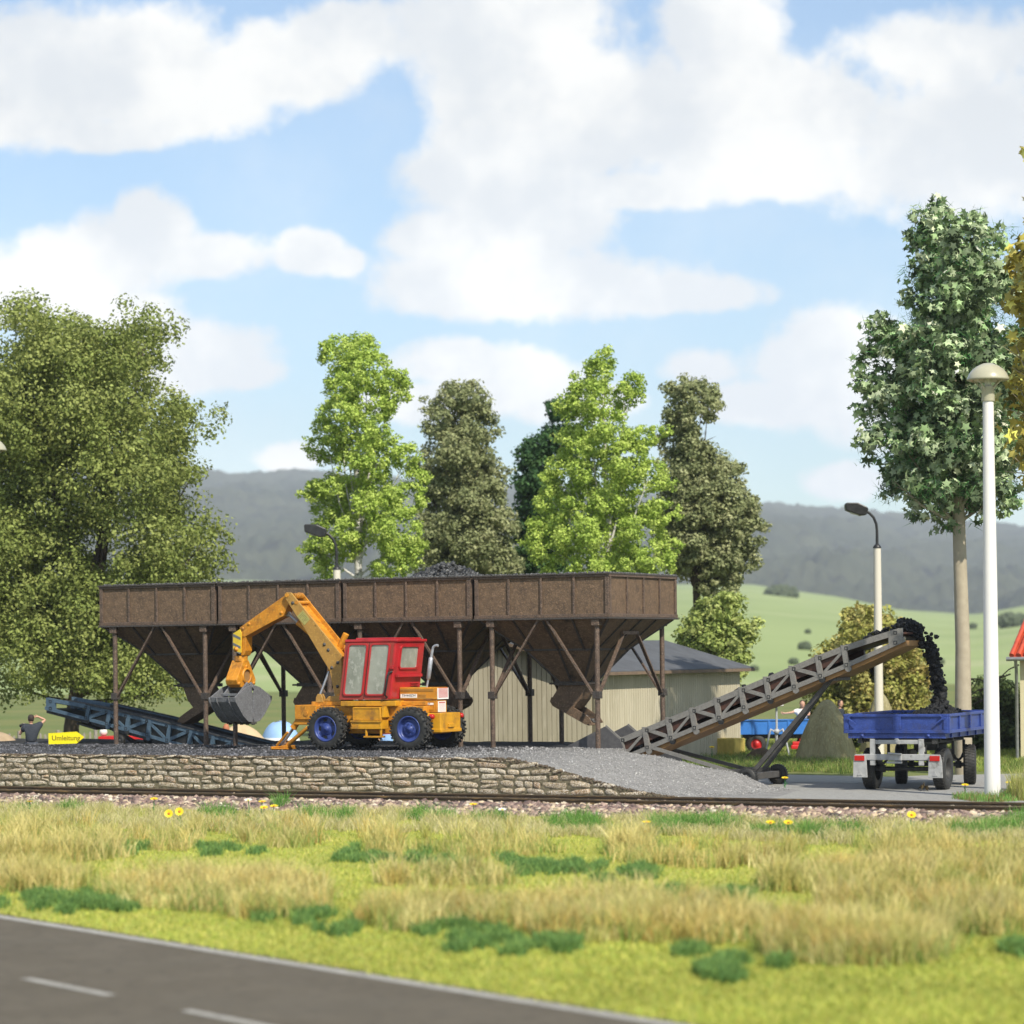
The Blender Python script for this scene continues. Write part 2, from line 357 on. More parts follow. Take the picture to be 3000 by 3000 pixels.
for px, py, rp, lb in sp:
    Yd = 480.0
    for _ in range(30):                     # find where the slope meets the sight line
        a, b = ray(px, py); e_ = np.interp(a, np.linspace(-.75,.75,260), el)
        zg = (e_*2155 + H + .6) * max(0, (Yd-255)/1900) ** .90 - .3; Yd = min(max(Yd - (zg - (H + b*Yd)) * 12, 262), 2140)
    w = rp * Yd / 7950; c = Vector((a * Yd, Yd, zg))
    n_ = 420; d = rng.normal(size=(n_, 3)); d /= np.linalg.norm(d, axis=1)[:, None]; wx = w * (1.6 if rp > 30 else 1)
    P = np.array(c) + d * np.array([wx, w, w * .75]) * rng.uniform(.6, 1.05, (n_, 1)) + np.array([0, 0, w * .5])
    o = scatter('hill_shrub', ICO[0], ICO[1], P, rng.uniform(.12, .28, n_) * w, rng, M_SHRUB)
    tag(o, lb, 'shrub', 'dark shrubs on the far meadow slope')
# ------------------------------------------------------------------ road
M_ROAD = mat('asphalt_road', (0.102,0.086,0.061), .85, c2=(0.122,0.104,0.076), c3=(0.080,0.068,0.050), scale=1.1, bump=.004, bscale=60, spec=.25, wear=(0.11,0.096,0.072), wscale=.5, wlo=.5, whi=.75)
M_LINE = mat('road_paint', (0.40,0.385,0.34), .7, c2=(0.30,0.285,0.25), c3=(0.17,0.155,0.125), scale=4)
e0 = ground_at(1500, 2925); e1 = ground_at(0, 2684); rd = (e1 - e0); rd.z = 0; rd.normalize(); rn = Vector((-rd.y, rd.x, 0))   # rn points to the camera side
if rn.y > 0: rn = -rn
def strip(name, m, u0, u1, v0, v1, z, n=1):
    b = MB(); b.add([e0 + rd*u0 + rn*v0 + Vector((0,0,z)), e0 + rd*u1 + rn*v0 + Vector((0,0,z)), e0 + rd*u1 + rn*v1 + Vector((0,0,z)), e0 + rd*u0 + rn*v1 + Vector((0,0,z))], [(0,1,2,3)])
    return tag(b.build(name, m, fixn=True), kind='structure')
strip('road', M_ROAD, -60, 120, -.12, 6.6, .012)
mk = MB()
def mquad(u0, u1, v0, v1, z=.016): mk.add([e0 + rd*u0 + rn*v0 + Vector((0,0,z)), e0 + rd*u1 + rn*v0 + Vector((0,0,z)), e0 + rd*u1 + rn*v1 + Vector((0,0,z)), e0 + rd*u0 + rn*v1 + Vector((0,0,z))], [(0,1,2,3)])
mquad(-60, 120, 0, .2); mquad(-60, 120, 6.2, 6.4)
da = ground_at(74, 2870); db = ground_at(314, 2921); dc = ground_at(543, 2964)
ua, ub, uc = [(q - e0).dot(rd) for q in (da, db, dc)]; vm = (da - e0).dot(rn)
per = ua - uc
for k in range(-12, 20): mquad(ub + k * per, ua + k * per, vm - .07, vm + .07)
tag(mk.build('road_markings', M_LINE, fixn=True), kind='structure')

# ------------------------------------------------------------------ foreground field
def road_side(x, y):                      # metres of field beyond the road edge
    return -((x - e0.x) * rn.x + (y - e0.y) * rn.y)
M_MOSS = mat('moss_turf', (0.42,0.42,0.095), .95, c2=(0.33,0.37,0.08), c3=(0.47,0.42,0.11), scale=1.1, bump=.03, bscale=26, spec=.05, wear=(0.22,0.30,0.05), wscale=.7, wlo=.55, whi=.7)
U, V_ = np.meshgrid(np.linspace(-34, 40, 150), np.linspace(0, 1, 90))
P0 = e0 + rn * -.10
tt = np.linspace(-5.45, -5.45, 90)
sv = U * .9
XA = O0.x + C8 * sv + S8 * -5.45; YA = O0.y - S8 * sv + C8 * -5.45                 # far edge : foot of the ballast
# near edge : the road edge below the same x
YB = e0.y + (XA * .55 - P0.x) * (rd.y / rd.x); XB = XA * .55
YB = np.where(YB < 8, 8, YB)
XX = lerp(XB, XA, V_); YY = lerp(YB, YA, V_)
rs = road_side(XX, YY); bad = rs < .1
XX = np.where(bad, XX - rn.x * (.1 - rs) , XX); YY = np.where(bad, YY - rn.y * (.1 - rs), YY)
def field_z(X, Y):
    return .008 + .05 * sstep(road_side(X, Y), .1, 1.2) * (0.3 + vnoise(X * .8, Y * .8, 2, 3))
tag(grid_obj('field', XX, YY, field_z(XX, YY), M_MOSS), kind='structure')

# ------------------------------------------------------------------ raised coal yard, ramp
wall_px = [(1480,2216),(1500,2224),(1603,2247),(1707,2278),(1790,2301),(1860,2318),(1976,2336),(2060,2345)]
WP = [plane(x, y, 0) for x, y in wall_px]
W_S = np.array([-60, WP[0][0] - 1.2] + [p[0] for p in WP] + [WP[-1][0] + .8, 60]); ZT = 1.0
W_Z = np.array([ZT, ZT] + [min(ZT, max(p[1], .06)) for p in WP] + [.0, .0])
crest = [(1760,2197),(1900,2212),(2000,2232),(2080,2250),(2160,2268),(2250,2305),(2330,2322)]
CP = [plane(x, y, 6.0) for x, y in crest]
C_S = np.array([-60, CP[0][0] - .6] + [p[0] for p in CP] + [CP[-1][0] + .7, 60]); C_Z = np.array([.98, .98] + [max(.02, min(.98, p[1])) for p in CP] + [0, 0])
def plat(s_, t_):
    zf = np.interp(s_, W_S, W_Z); zb = np.interp(s_, C_S, C_Z); k = sstep(t_, 0, 6.0); z = zf * (1 - k) + zb * k
    back = 1 - sstep(t_, 6.2, 6.9) * sstep(s_, -.5, .5)
    back = back * (1 - sstep(t_, 11.7, 12.2)) * (1 - sstep(t_, 6.6, 7.4) * sstep(s_ + .14 * (t_ - 7), -.55, .05))
    side = 1 - sstep(s_, .8, 2.0) * sstep(t_, 6.2, 6.9)
    return z * back * side
ss, tg = np.meshgrid(np.arange(-34, 9, .13), np.concatenate([np.arange(.03, 7.2, .1), np.arange(7.2, 12.5, .2)]))
Z = plat(ss, tg)
Z = Z + (vnoise(ss * 2.2, tg * 2.2, 21, 4) - .5) * .07 * np.clip(Z * 3, 0, 1) + .05 * np.exp(-((tg - 5.2) / .5) ** 2) * (vnoise(ss * .9, tg, 4) > .45) * (ss < -3)
Z -= .012
PX = O0.x + C8*ss + S8*tg; PY = O0.y - S8*ss + C8*tg
lt = sstep(ss + tg * .15 - np.maximum(0, tg - 6.3) * 1.6, -4.5, 1.5)[..., None]
tint = lerp(np.array([.038,.038,.040]), np.array([.30,.292,.280]), lt) * (0.75 + .5 * vnoise(ss * 6, tg * 6, 8, 3)[..., None])
M_GRAV = mat('coal_gravel', (1,1,1), .85, c2=(0.55,0.55,0.56), scale=16, bump=.016, bscale=30, attr='tint', spec=.3)
keep = grid_obj('gravel_ramp', PX, PY, Z, M_GRAV, tint, smooth=False); tag(keep, kind='structure')
# loose stones lying on it
def plat_pts(n, s0, s1, t0, t1, dens=None):
    s_ = rng.uniform(s0, s1, n); t_ = rng.uniform(t0, t1, n); z = plat(s_, t_) + (vnoise(s_*2.2, t_*2.2, 21, 4) - .5) * .07 + .05 * np.exp(-((t_ - 5.2) / .5) ** 2) * (vnoise(s_ * .9, t_, 4) > .45) * (s_ < -3)
    return s_, t_, np.stack([O0.x + C8*s_ + S8*t_, O0.y - S8*s_ + C8*t_, z - .006], 1)
s_, t_, P = plat_pts(34000, -22, 4.6, .05, 7.5)
ok = P[:, 2] > .03; s_, t_, P = s_[ok], t_[ok], P[ok]
l2 = sstep(s_ + t_ * .15, -4.5, 1.5)[:, None]
colr = lerp(np.array([.055,.055,.060]), np.array([.30,.292,.28]), l2) * np.exp(rng.normal(0, 1, (len(P), 1)) * np.where(l2 > .5, .28, .7) - .08)
M_STONE = mat('loose_stone', (1,1,1), .55, attr='tint', spec=.5)
o = scatter('loose_gravel', ICO[0], ICO[1], P, rng.uniform(.012, .032, len(P)) * (1 + (rng.random(len(P)) < .03) * .9) * np.where(s_ > -1.5, .55, 1), rng, M_STONE, np.clip(colr, 0, .55), sq=rng.uniform(.6, 1.3, (len(P), 3)))
tag(o, kind='stuff')

# ------------------------------------------------------------------ retaining wall of field stones
M_WSTONE = mat('wall_stone', (1,1,1), .85, c2=(0.30,0.24,0.16), c3=(1.2,1.18,1.12), scale=16, bump=.035, bscale=34, detail=6, attr='tint', spec=.2)
M_MORTAR = mat('wall_mortar', (0.25,0.215,0.14), .95, c2=(0.075,0.066,0.044), scale=9, bump=.02, bscale=40, spec=.1)
wall = thing('stone_wall', 'low retaining wall of rough brown field stones along the railway track', 'wall', st(0, 0, 0), -TH)
b = MB(); pts = [(-30, -.1)] + [(6.2, -.1), (6.2, .02)] + [(float(a), float(c) - .01) for a, c in zip(W_S[::-1], W_Z[::-1]) if -29 < a < 6] + [(-30, ZT - .01)]
b.prism(pts, -.016, .25); b.build('mortar_core', M_MORTAR, wall)
VV, FF, CC = [], [], []; rw = random.Random(11); nb = 0
z = .02; rows = []
while z < 1.0: h = rw.uniform(.10, .185); rows.append((z, min(h, 1.0 - z))); z += h
nu, nv = 11, 7
for ri, (z0, hh) in enumerate(rows):
    s = -29.0 + rw.uniform(0, .3)
    while s < 5.2:
        w = rw.choice([rw.uniform(.2, .4), rw.uniform(.35, .75), rw.uniform(.5, .95)])
        top = float(np.interp(s + w * .6, W_S, W_Z)) - .01
        parts = [(z0, hh)]
        if hh > .155 and rw.random() < .25: parts = [(z0, hh * .5), (z0 + hh * .5, hh * .5)]
        for (zz, h2) in parts:
            if zz + h2 * .55 > top: continue
            h3 = min(h2, top - zz) - .010; w2 = w - .014; cx_, cz_ = s + w / 2, zz + h2 / 2
            warp = rw.uniform(-.035, .035); bul = rw.uniform(.03, .06); seed = rw.randint(0, 9999); kx = rw.uniform(2.2, 4.5)
            u, v = np.meshgrid(np.linspace(-1, 1, nu), np.linspace(-1, 1, nv))
            rad = (np.abs(u) ** kx + np.abs(v) ** 2.6); dep = bul * np.sqrt(np.clip(1 - rad * .9, 0, 1))
            sc = np.where(rad > 1, 1 / np.power(np.maximum(rad, 1), 1 / 3.0), 1)
            uu = cx_ + u * sc * w2 / 2 * (1 + .04 * v * rw.uniform(-1, 1)); vv = cz_ + v * sc * h3 / 2 * (1 + .25 * rw.uniform(-1, 1) * u) + warp * u + .02 * np.sin(uu * 3.1 + ri)
            dep = dep + (vnoise(uu * 14, vv * 18, seed % 50, 3) - .5) * .03
            edge = (np.abs(u) == 1) | (np.abs(v) == 1); dep = np.where(edge, .0, np.maximum(dep, .018))
            VV.append(np.stack([uu, -dep, vv], -1).reshape(-1, 3))
            i = np.arange(nu * nv).reshape(nv, nu) + nb; FF.append(np.stack([i[:-1,:-1], i[:-1,1:], i[1:,1:], i[1:,:-1]], -1).reshape(-1, 4)); nb += nu * nv
            c0 = np.array(rw.choice([(.54,.43,.28), (.49,.39,.25), (.60,.50,.35), (.45,.35,.21), (.55,.46,.33), (.64,.56,.43)])) * rw.uniform(.8, 1.1)
            if rw.random() < .07: c0 = np.array((.50,.34,.19)) * rw.uniform(.8, 1.1)
            CC.append(np.repeat(c0[None], nu * nv, 0))
        s += w
o = np_mesh('stone_course', np.concatenate(VV), np.concatenate(FF), M_WSTONE, np.concatenate(CC), True, wall)
o['kind'] = 'stuff'
# earth lip along the top of the wall
M_EARTH = mat('earth_lip', (0.13,0.095,0.065), .95, c2=(0.07,0.055,0.04), c3=(0.22,0.17,0.12), scale=12, bump=.03, bscale=30)
n_ = 5200; s_ = rng.uniform(-24, 5.6, n_); zt = np.interp(s_, W_S, W_Z)
thick = np.where((s_ > -.8), .055, .018)
P = np.stack([s_, rng.uniform(-.03, .12, n_), zt - .02 + rng.uniform(-1, .6, n_) * thick], 1)
o = scatter('earth_lip', ICO[0], ICO[1], P, rng.uniform(.012, .034, n_), rng, M_EARTH, parent=wall); o['kind'] = 'stuff'

# ------------------------------------------------------------------ loading yard, pavement
M_YARD = mat('yard_asphalt', (0.27,0.265,0.25), .85, c2=(0.34,0.335,0.315), c3=(0.17,0.167,0.16), scale=5, bump=.012, bscale=45, spec=.25)
b = MB(); fr = [st(s_, -1.1, .006) for s_ in (-1, 8, 16, 26)]; bk = [ground_at(x, y, .006) for x, y in ((3420,2262),(3000,2266),(2700,2272),(2500,2281),(2290,2272),(1900,2262))]
poly = fr + bk; b.add(poly, [tuple(range(len(poly)))]); tag(b.build('yard', M_YARD, fixn=True), kind='structure')
M_CONC = mat('pavement_concrete', (0.36,0.355,0.32), .9, c2=(0.28,0.28,0.25), scale=3, bump=.006, bscale=40)
b = MB(); pp = [ground_at(2285, 2292), ground_at(2560, 2297), ground_at(2660, 2278), ground_at(2290, 2270)]
b.add([p + Vector((0,0,.012)) for p in pp], [(0,1,2,3)]); tag(b.build('pavement', M_CONC, fixn=True), kind='structure')

# ------------------------------------------------------------------ track
M_RAIL = mat('rusty_rail', (0.095,0.062,0.032), .5, c2=(0.045,0.032,0.020), scale=3, bump=.004, bscale=40, stretch=(.4,4,4), wear=(0.32,0.20,0.075), wscale=4, wlo=.55, whi=.68)
M_HEAD = mat('rail_head', (0.34,0.28,0.18), .35, metal=.35, c2=(0.09,0.07,0.045), scale=4, stretch=(.4,3,3))
M_SLEEP = mat('sleeper_wood', (0.06,0.045,0.032), .9, c2=(0.035,0.027,0.02), c3=(0.16,0.11,0.06), scale=4, bump=.01, bscale=20, stretch=(4,1,4))
track = thing('railway_track', 'rusty single railway track running below the stone wall', 'railway', st(0, 0, 0), -TH)
RT = (-2.5, -3.935); RZ = .31
for t0 in RT:
    r = MB(); prof = [(t0-.065, RZ-.17),(t0+.065, RZ-.17),(t0+.065, RZ-.15),(t0+.012, RZ-.125),(t0+.010, RZ-.045),(t0+.034, RZ-.035),(t0+.034, RZ-.004),(t0-.034, RZ-.004),(t0-.034, RZ-.035),(t0-.010, RZ-.045),(t0-.012, RZ-.125),(t0-.065, RZ-.15)]
    r.prismx(prof, -24, 21); ro = r.build('rail', M_RAIL, track)
    r = MB(); r.bb(-24, 21, t0-.028, t0+.028, RZ-.0035, RZ); r.build('running_surface', M_HEAD, ro)
k = 0; s = -23.7
sm_ = MB(); sm_.bb(-.12, .12, -4.5, -1.95, .02, .145); s0 = sm_.build('sleeper', M_SLEEP, track, bevel=.012); s0.location.x = s
fb = MB()
for t0 in RT: fb.bb(-.09, .09, t0-.15, t0+.15, .145, .162); fb.cyl((0, t0-.10, .16), (0, t0-.10, .20), .022, n=6); fb.cyl((0, t0+.10, .16), (0, t0+.10, .20), .022, n=6)
f0 = fb.build('rail_chair', M_RAIL, s0)
while s < 20.4:
    s += .64; c = s0.copy(); COL.objects.link(c); c.location.x = s; d = f0.copy(); COL.objects.link(d); d.parent = c
# ballast
M_BAL = mat('ballast_bed', (0.17,0.12,0.10), .95, c2=(0.08,0.06,0.05), scale=9, bump=.04, bscale=14)
b = MB(); b.prismx([(-6.0,-.02),(-5.35,.045),(-4.7,.13),(-4.4,.14),(-1.6,.11),(-1.0,.03),(-.6,-.02)], -34, 30); o = b.build('ballast_bed', M_BAL); o.location = st(0,0,0); o.rotation_euler = (0,0,-TH); tag(o, kind='structure')
n_ = 17000; s_ = rng.uniform(-19, 17, n_); t_ = np.where(rng.random(n_) < .84, rng.uniform(-5.95, -4.05, n_), rng.uniform(-4, -1.1, n_))
zb = np.interp(t_, [-6,-5.35,-4.7,-4.4,-1.6,-1.0,-.6], [0,.045,.13,.14,.11,.03,-.02]) + rng.uniform(-.01, .035, n_)
P = np.stack([O0.x + C8*s_ + S8*t_, O0.y - S8*s_ + C8*t_, zb], 1)
pal = np.array([(.36,.25,.20),(.24,.16,.13),(.58,.44,.29),(.66,.55,.40),(.15,.10,.085),(.42,.30,.24),(.74,.66,.52),(.09,.07,.06)])
cc_ = pal[rng.choice(8, n_, p=[.22,.2,.14,.08,.12,.12,.04,.08])] * rng.uniform(.6, 1.0, (n_, 1))
M_BST = mat('ballast_stone', (1,1,1), .5, attr='tint', spec=.45)
tag(scatter('ballast_stones', ICO[0], ICO[1], P, rng.uniform(.05, .105, n_), rng, M_BST, cc_, sq=rng.uniform(.7, 1.2, (n_, 3)), smooth=False), kind='stuff')
# ------------------------------------------------------------------ coal bunkers on legs
BL, BW, ZB, ZTOP = 3.96, 4.25, 3.45, 4.60
G0 = .95
def make_bunker():
    t = thing('coal_bunker', 'x', 'coal bunker', (0,0,0), -TH, 'rusty brown coal bunkers standing in a row')
    # bin : four thin walls
    b = MB(); w = .05
    b.bb(.03, BL-.03, .03, .03+w, ZB, ZTOP-.04); b.bb(.03, BL-.03, BW-.03-w, BW-.03, ZB, ZTOP-.04)
    b.bb(.03, .03+w, .03+w, BW-.03-w, ZB, ZTOP-.04); b.bb(BL-.03-w, BL-.03, .03+w, BW-.03-w, ZB, ZTOP-.04)
    bn = b.build('bin', M_STEEL, t)
    f = MB(); q = .055
    for k in range(5):
        x = lerp(.0, BL-.11, k/4); wd = .11 if k in (0,4) else .06; x += 0 if k in (0,4) else .025
        for y0, y1 in ((-.02, .03), (BW-.03, BW+.02)): f.bb(x, x+wd, y0, y1, ZB+.09, ZTOP-.10)
    for k in range(5):
        y = lerp(.03, BW-.03-.09, k/4); wd = .09 if k in (0,4) else .05; y += 0 if k in (0,4) else .02
        for x0, x1 in ((-.018, .03), (BL-.03, BL+.018)): f.bb(x0, x1, y, y+wd, ZB+.09, ZTOP-.10)
    for z0, z1 in ((ZB+.0, ZB+.09), (ZTOP-.10, ZTOP-.045)):
        f.bb(-.022, BL+.022, -.024, .032, z0, z1); f.bb(-.022, BL+.022, BW-.032, BW+.024, z0, z1)
        f.bb(-.022, .032, .032, BW-.032, z0, z1); f.bb(BL-.032, BL+.022, .032, BW-.032, z0, z1)
    f.build('bin_frame', M_STEELD, bn, bevel=.008)
    r = MB()
    r.bb(-.03, BL+.03, -.06, .10, ZTOP-.044, ZTOP); r.bb(-.03, BL+.03, BW-.10, BW+.06, ZTOP-.044, ZTOP)
    r.bb(-.03, .10, .10, BW-.10, ZTOP-.044, ZTOP); r.bb(BL-.10, BL+.03, .10, BW-.10, ZTOP-.044, ZTOP)
    r.bb(-.03, BL+.03, -.06, .12, ZB-.05, ZB-.002); r.bb(-.03, BL+.03, BW-.12, BW+.06, ZB-.05, ZB-.002)
    r.bb(-.03, .12, .12, BW-.12, ZB-.05, ZB-.002); r.bb(BL-.12, BL+.03, .12, BW-.12, ZB-.05, ZB-.002)
    r.build('rim', M_RIM, t, bevel=.01)
    # funnel
    rc = [(.08, BL-.08, .08, BW-.08, ZB-.05), (.98, BL-.98, 1.0, BW-1.0, 2.62), (1.62, BL-1.62, 1.75, BW-1.75, 1.74)]
    fn = MB(); vs = []
    for x0, x1, y0, y1, z in rc: vs += [(x0,y0,z),(x1,y0,z),(x1,y1,z),(x0,y1,z)]
    fn.add(vs, [(i, (i+1)%4, 4+(i+1)%4, 4+i) for i in range(4)] + [(4+i, 4+(i+1)%4, 8+(i+1)%4, 8+i) for i in range(4)])
    fo = fn.build('funnel', M_STEEL, t); md = fo.modifiers.new('s', 'SOLIDIFY'); md.thickness = .03
    tr = MB()
    V = [Vector(p) for p in vs]
    for lv in (0, 4):
        for i in range(4):
            j = (i+1) % 4
            tr.beam(V[lv+i], V[lv+4+i], .06, .05)
            fr = (.27, .5, .73) if lv == 0 else (.5,)
            for q in fr:
                a = V[lv+i].lerp(V[lv+j], q); c = V[lv+4+i].lerp(V[lv+4+j], {.27:.12,.5:.5,.73:.88}[q])
                n = (V[lv+j]-V[lv+i]).cross(c-a).normalized(); tr.beam(a, c, .05, .07, n)
    for i in range(4): tr.beam(V[4+i], V[4+(i+1)%4], .05, .07)
    tr.build('stiffener', M_RIM, fo)
    # gate + chute
    g = MB(); g.bb(1.46, BL-1.46, 1.72, 1.80, 1.66, 1.76); g.bb(1.46, BL-1.46, BW-1.80, BW-1.72, 1.66, 1.76); g.bb(1.58, 1.66, 1.80, BW-1.80, 1.67, 1.75); g.bb(BL-1.66, BL-1.58, 1.80, BW-1.80, 1.67, 1.75)
    g.bb(1.30, 1.46, 1.74, 1.78, 1.68, 1.73); g.bb(BL-1.46, BL-1.05, 1.74, 1.78, 1.68, 1.73)
    g.build('gate', M_RIM, t, bevel=.008)
    for s in (-1, 1):
        for y in (.10, BW-.10):
            x = .45 if s < 0 else 3.55
            l = MB(); l.cyl((x, y, -.45), (x, y, ZB-.2), .068, n=12); lg = l.build('leg', M_STEELD, t)
            c = MB(); c.bb(x-.115, x+.115, y-.115, y+.115, ZB-.22, ZB-.052); c.build('cap', M_STEELD, lg, bevel=.008)
            c = MB(); c.bb(x-.10, x+.10, y-.09, y+.09, 1.33, 1.52); c.build('bracket', M_RIM, lg, bevel=.008)
    for y in (.06, BW-.06):
        v = MB(); v.beam((.53, y, 1.42), (1.86, y, ZB-.06), .05, .085, (0,1,0)); v.beam((3.47, y, 1.42), (2.12, y, ZB-.06), .05, .085, (0,1,0)); v.bb(1.80, 2.20, y-.03, y+.03, ZB-.075, ZB-.052)
        v.build('brace', M_STEELD, t)
    for x in (.45, 3.55):
        v = MB(); v.beam((x, .18, 1.42), (x, BW/2-.42, 3.03), .05, .09, (1,0,0)); v.beam((x, BW-.18, 1.42), (x, BW/2+.42, 3.03), .05, .09, (1,0,0)); v.bb(x-.03, x+.03, BW/2-.50, BW/2+.50, 3.0, 3.09)
        v.build('brace', M_STEELD, t)
    return t
def chute(par, d):
    X = (lambda x: x) if d > 0 else (lambda x: BL - x)
    c = MB(); body = [(1.62,1.70),(2.38,1.70),(2.20,1.28),(1.98,1.02),(1.34,1.30)]
    c.prism([(X(a), z) for a, z in body], 1.80, BW-1.80)
    o = c.build('chute', M_STEEL, par, bevel=.012)
    s = MB(); side = [(1.34,1.34),(1.30,1.22),(1.38,1.10),(2.36,.60),(2.56,.64),(2.46,.80),(2.06,1.04)]
    for y0 in (1.775, BW-1.815): s.prism([(X(a), z) for a, z in side], y0, y0+.04)
    s.beam((X(1.36), BW/2, 1.13), (X(2.44), BW/2, .585), BW-3.63, .03, (0,0,1))
    s.build('spout', M_STEEL, o, bevel=.006)
    k = 40; P = np.stack([rng.uniform(1.75, 2.4, k), rng.uniform(1.85, BW-1.85, k), np.zeros(k)], 1); P[:,2] = 1.12 - (P[:,0]-1.36) * .505 + .05
    if d < 0: P[:,0] = BL - P[:,0]
    q = scatter('coal', ICO[0], ICO[1], P, rng.uniform(.03, .07, k), rng, M_STONE, np.repeat(rng.uniform(.03,.20,(k,1)), 3, 1), parent=par); q['kind'] = 'stuff'
SL = -16.92; TF = 6.76; FILL = []
bk0 = make_bunker()
blab = ['leftmost brown coal bunker of the row, its empty spout reaching left over the blue conveyor',
        'second brown coal bunker from the left, behind the orange excavator arm',
        'brown coal bunker heaped with a pile of black coal, behind the red cab',
        'rightmost brown coal bunker with its reddish end wall, over the grey conveyor hood']
bunkers = []
for k in range(4):
    o = bk0 if k == 0 else copy_tree(bk0)
    if k == 0: continue
    bunkers.append(o)
bunkers = [bk0] + bunkers
for k, o in enumerate(bunkers):
    o.location = st(SL + 4.085 * k, TF, G0); o['label'] = blab[k]; chute(o, -1 if k in (0, 2) else 1)
    # coal surface inside the bin
    n_ = 900 if k == 2 else 350
    px_ = rng.uniform(.34, BL-.34, n_); py_ = rng.uniform(.34, BW-.34, n_)
    P = np.stack([px_, py_, ZTOP - .16 + rng.uniform(-.05, .03, n_)], 1)
    P = np.array([tuple(o.location + E1*float(a) + E2*float(b_) + Vector((0,0,float(c)))) for a, b_, c in P]); FILL.append(P)

PF = np.concatenate(FILL); tag(scatter('coal_filling', ICO[0], ICO[1], PF, rng.uniform(.10, .2, len(PF)), rng, M_COAL), kind='stuff')
# the coal pile standing above the third bin
n_ = 1500; rr_ = np.sqrt(rng.random(n_)); an = rng.uniform(0, 2*np.pi, n_)
hx = 2.15 + rr_ * np.cos(an) * 1.15; hy = 2.1 + rr_ * np.sin(an) * 1.5
hzz = ZTOP - .15 + .60 * (1 - rr_ ** 1.5) * rng.uniform(.75, 1.0, n_)
P = np.array([st(SL + 8.12 + a, TF + b_, G0 + c) for a, b_, c in zip(hx, hy, hzz)])
tag(scatter('coal_pile', ICO[0], ICO[1], P, rng.uniform(.03, .085, n_), rng, M_STONE, np.repeat(rng.lognormal(-3.6, .7, (n_, 1)).clip(.008, .25), 3, 1), sq=rng.uniform(.6,1.3,(n_,3))), 'pile of black coal heaped above the rim of the third bunker', 'coal pile', kind='stuff')
# coal dust on rims
n_ = 1300; s_ = rng.uniform(SL, SL + 16.1, n_); k_ = rng.random(n_) < .3
P = np.array([st(a, TF + rng.uniform(-.04, .09), G0 + ZTOP + rng.uniform(-.005, .018)) if not kk else st(SL + 16.1 + rng.uniform(.0,.12), TF + rng.uniform(0, BW), G0 + ZTOP + .005) for a, kk in zip(s_, k_)])
tag(scatter('coal_crumbs', ICO[0], ICO[1], P, rng.uniform(.012, .032, n_), rng, M_STONE, np.repeat(rng.uniform(.02,.14,(n_,1)), 3, 1)), kind='stuff')

# ------------------------------------------------------------------ shed
M_SHED = mat('shed_sheeting', (0.50,0.45,0.33), .75, c2=(0.42,0.375,0.27), c3=(0.54,0.49,0.37), scale=1.2, bump=.002, bscale=30, stretch=(1,1,.25))
M_SHEDG = mat('shed_seam', (0.15,0.135,0.09), .9)
M_ROOFG = mat('grey_roofing', (0.10,0.105,0.115), .8, c2=(0.075,0.078,0.085), scale=2, bump=.004, bscale=30)
M_TRIM = mat('roof_trim', (0.20,0.14,0.09), .8, c2=(0.14,0.10,0.07), scale=6)
shed = thing('shed', 'beige corrugated shed with flat grey gable roof behind the coal bunkers', 'shed', (2.42, 80, 0), -TH)
GW, SD, EV, RG = 5.7, 10.9, 2.93, 3.76
b = MB(); b.prism([(0,0),(0,EV),(-GW/2,RG),(-GW,EV),(-GW,0)], 0.0, SD)
wl = b.build('wall', M_SHEDG, shed)
b = MB(); p = .165; n_ = int(GW / p)
for k in range(n_):
    x0 = -GW + k * p + .012; x1 = x0 + p - .022; zt = lambda x: EV + (RG - EV) * (1 - abs(x + GW/2) / (GW/2)) - .02
    zz0, zz1 = zt(x0), zt(x1)
    b.add([(x0,-.0,0),(x1,-.0,0),(x1,-.028,0),(x0,-.028,0),(x0,-.0,zz0),(x1,-.0,zz1),(x1,-.028,zz1),(x0,-.028,zz0)], [(0,3,2,1),(4,5,6,7),(0,1,5,4),(1,2,6,5),(2,3,7,6),(3,0,4,7)])
for k in range(int(SD / p)):
    y0 = k * p + .012; b.bb(0, .028, y0, y0 + p - .022, 0, EV-.02)
b.build('sheeting', M_SHED, wl)
b = MB(); ov = .38
for s in (0, 1):
    x1 = ov if s == 0 else -GW - ov; zed = EV - (RG-EV)/(GW/2)*ov
    b.prism([(x1, zed+.03),(-GW/2, RG+.03),(-GW/2, RG+.10),(x1, zed+.10)], -.35, SD+.35)
rf = b.build('roof', M_ROOFG, shed)
b = MB(); b.bb(ov, ov+.03, -.35, SD+.35, zed-.02, zed+.075)
for yy in (-.38, SD+.35):
    for s in (0, 1):
        x1 = ov if s == 0 else -GW - ov; b.prism([(x1, zed-.01),(-GW/2, RG-.01),(-GW/2, RG+.075),(x1, zed+.075)], yy, yy+.03)
b.build('fascia', M_TRIM, rf)

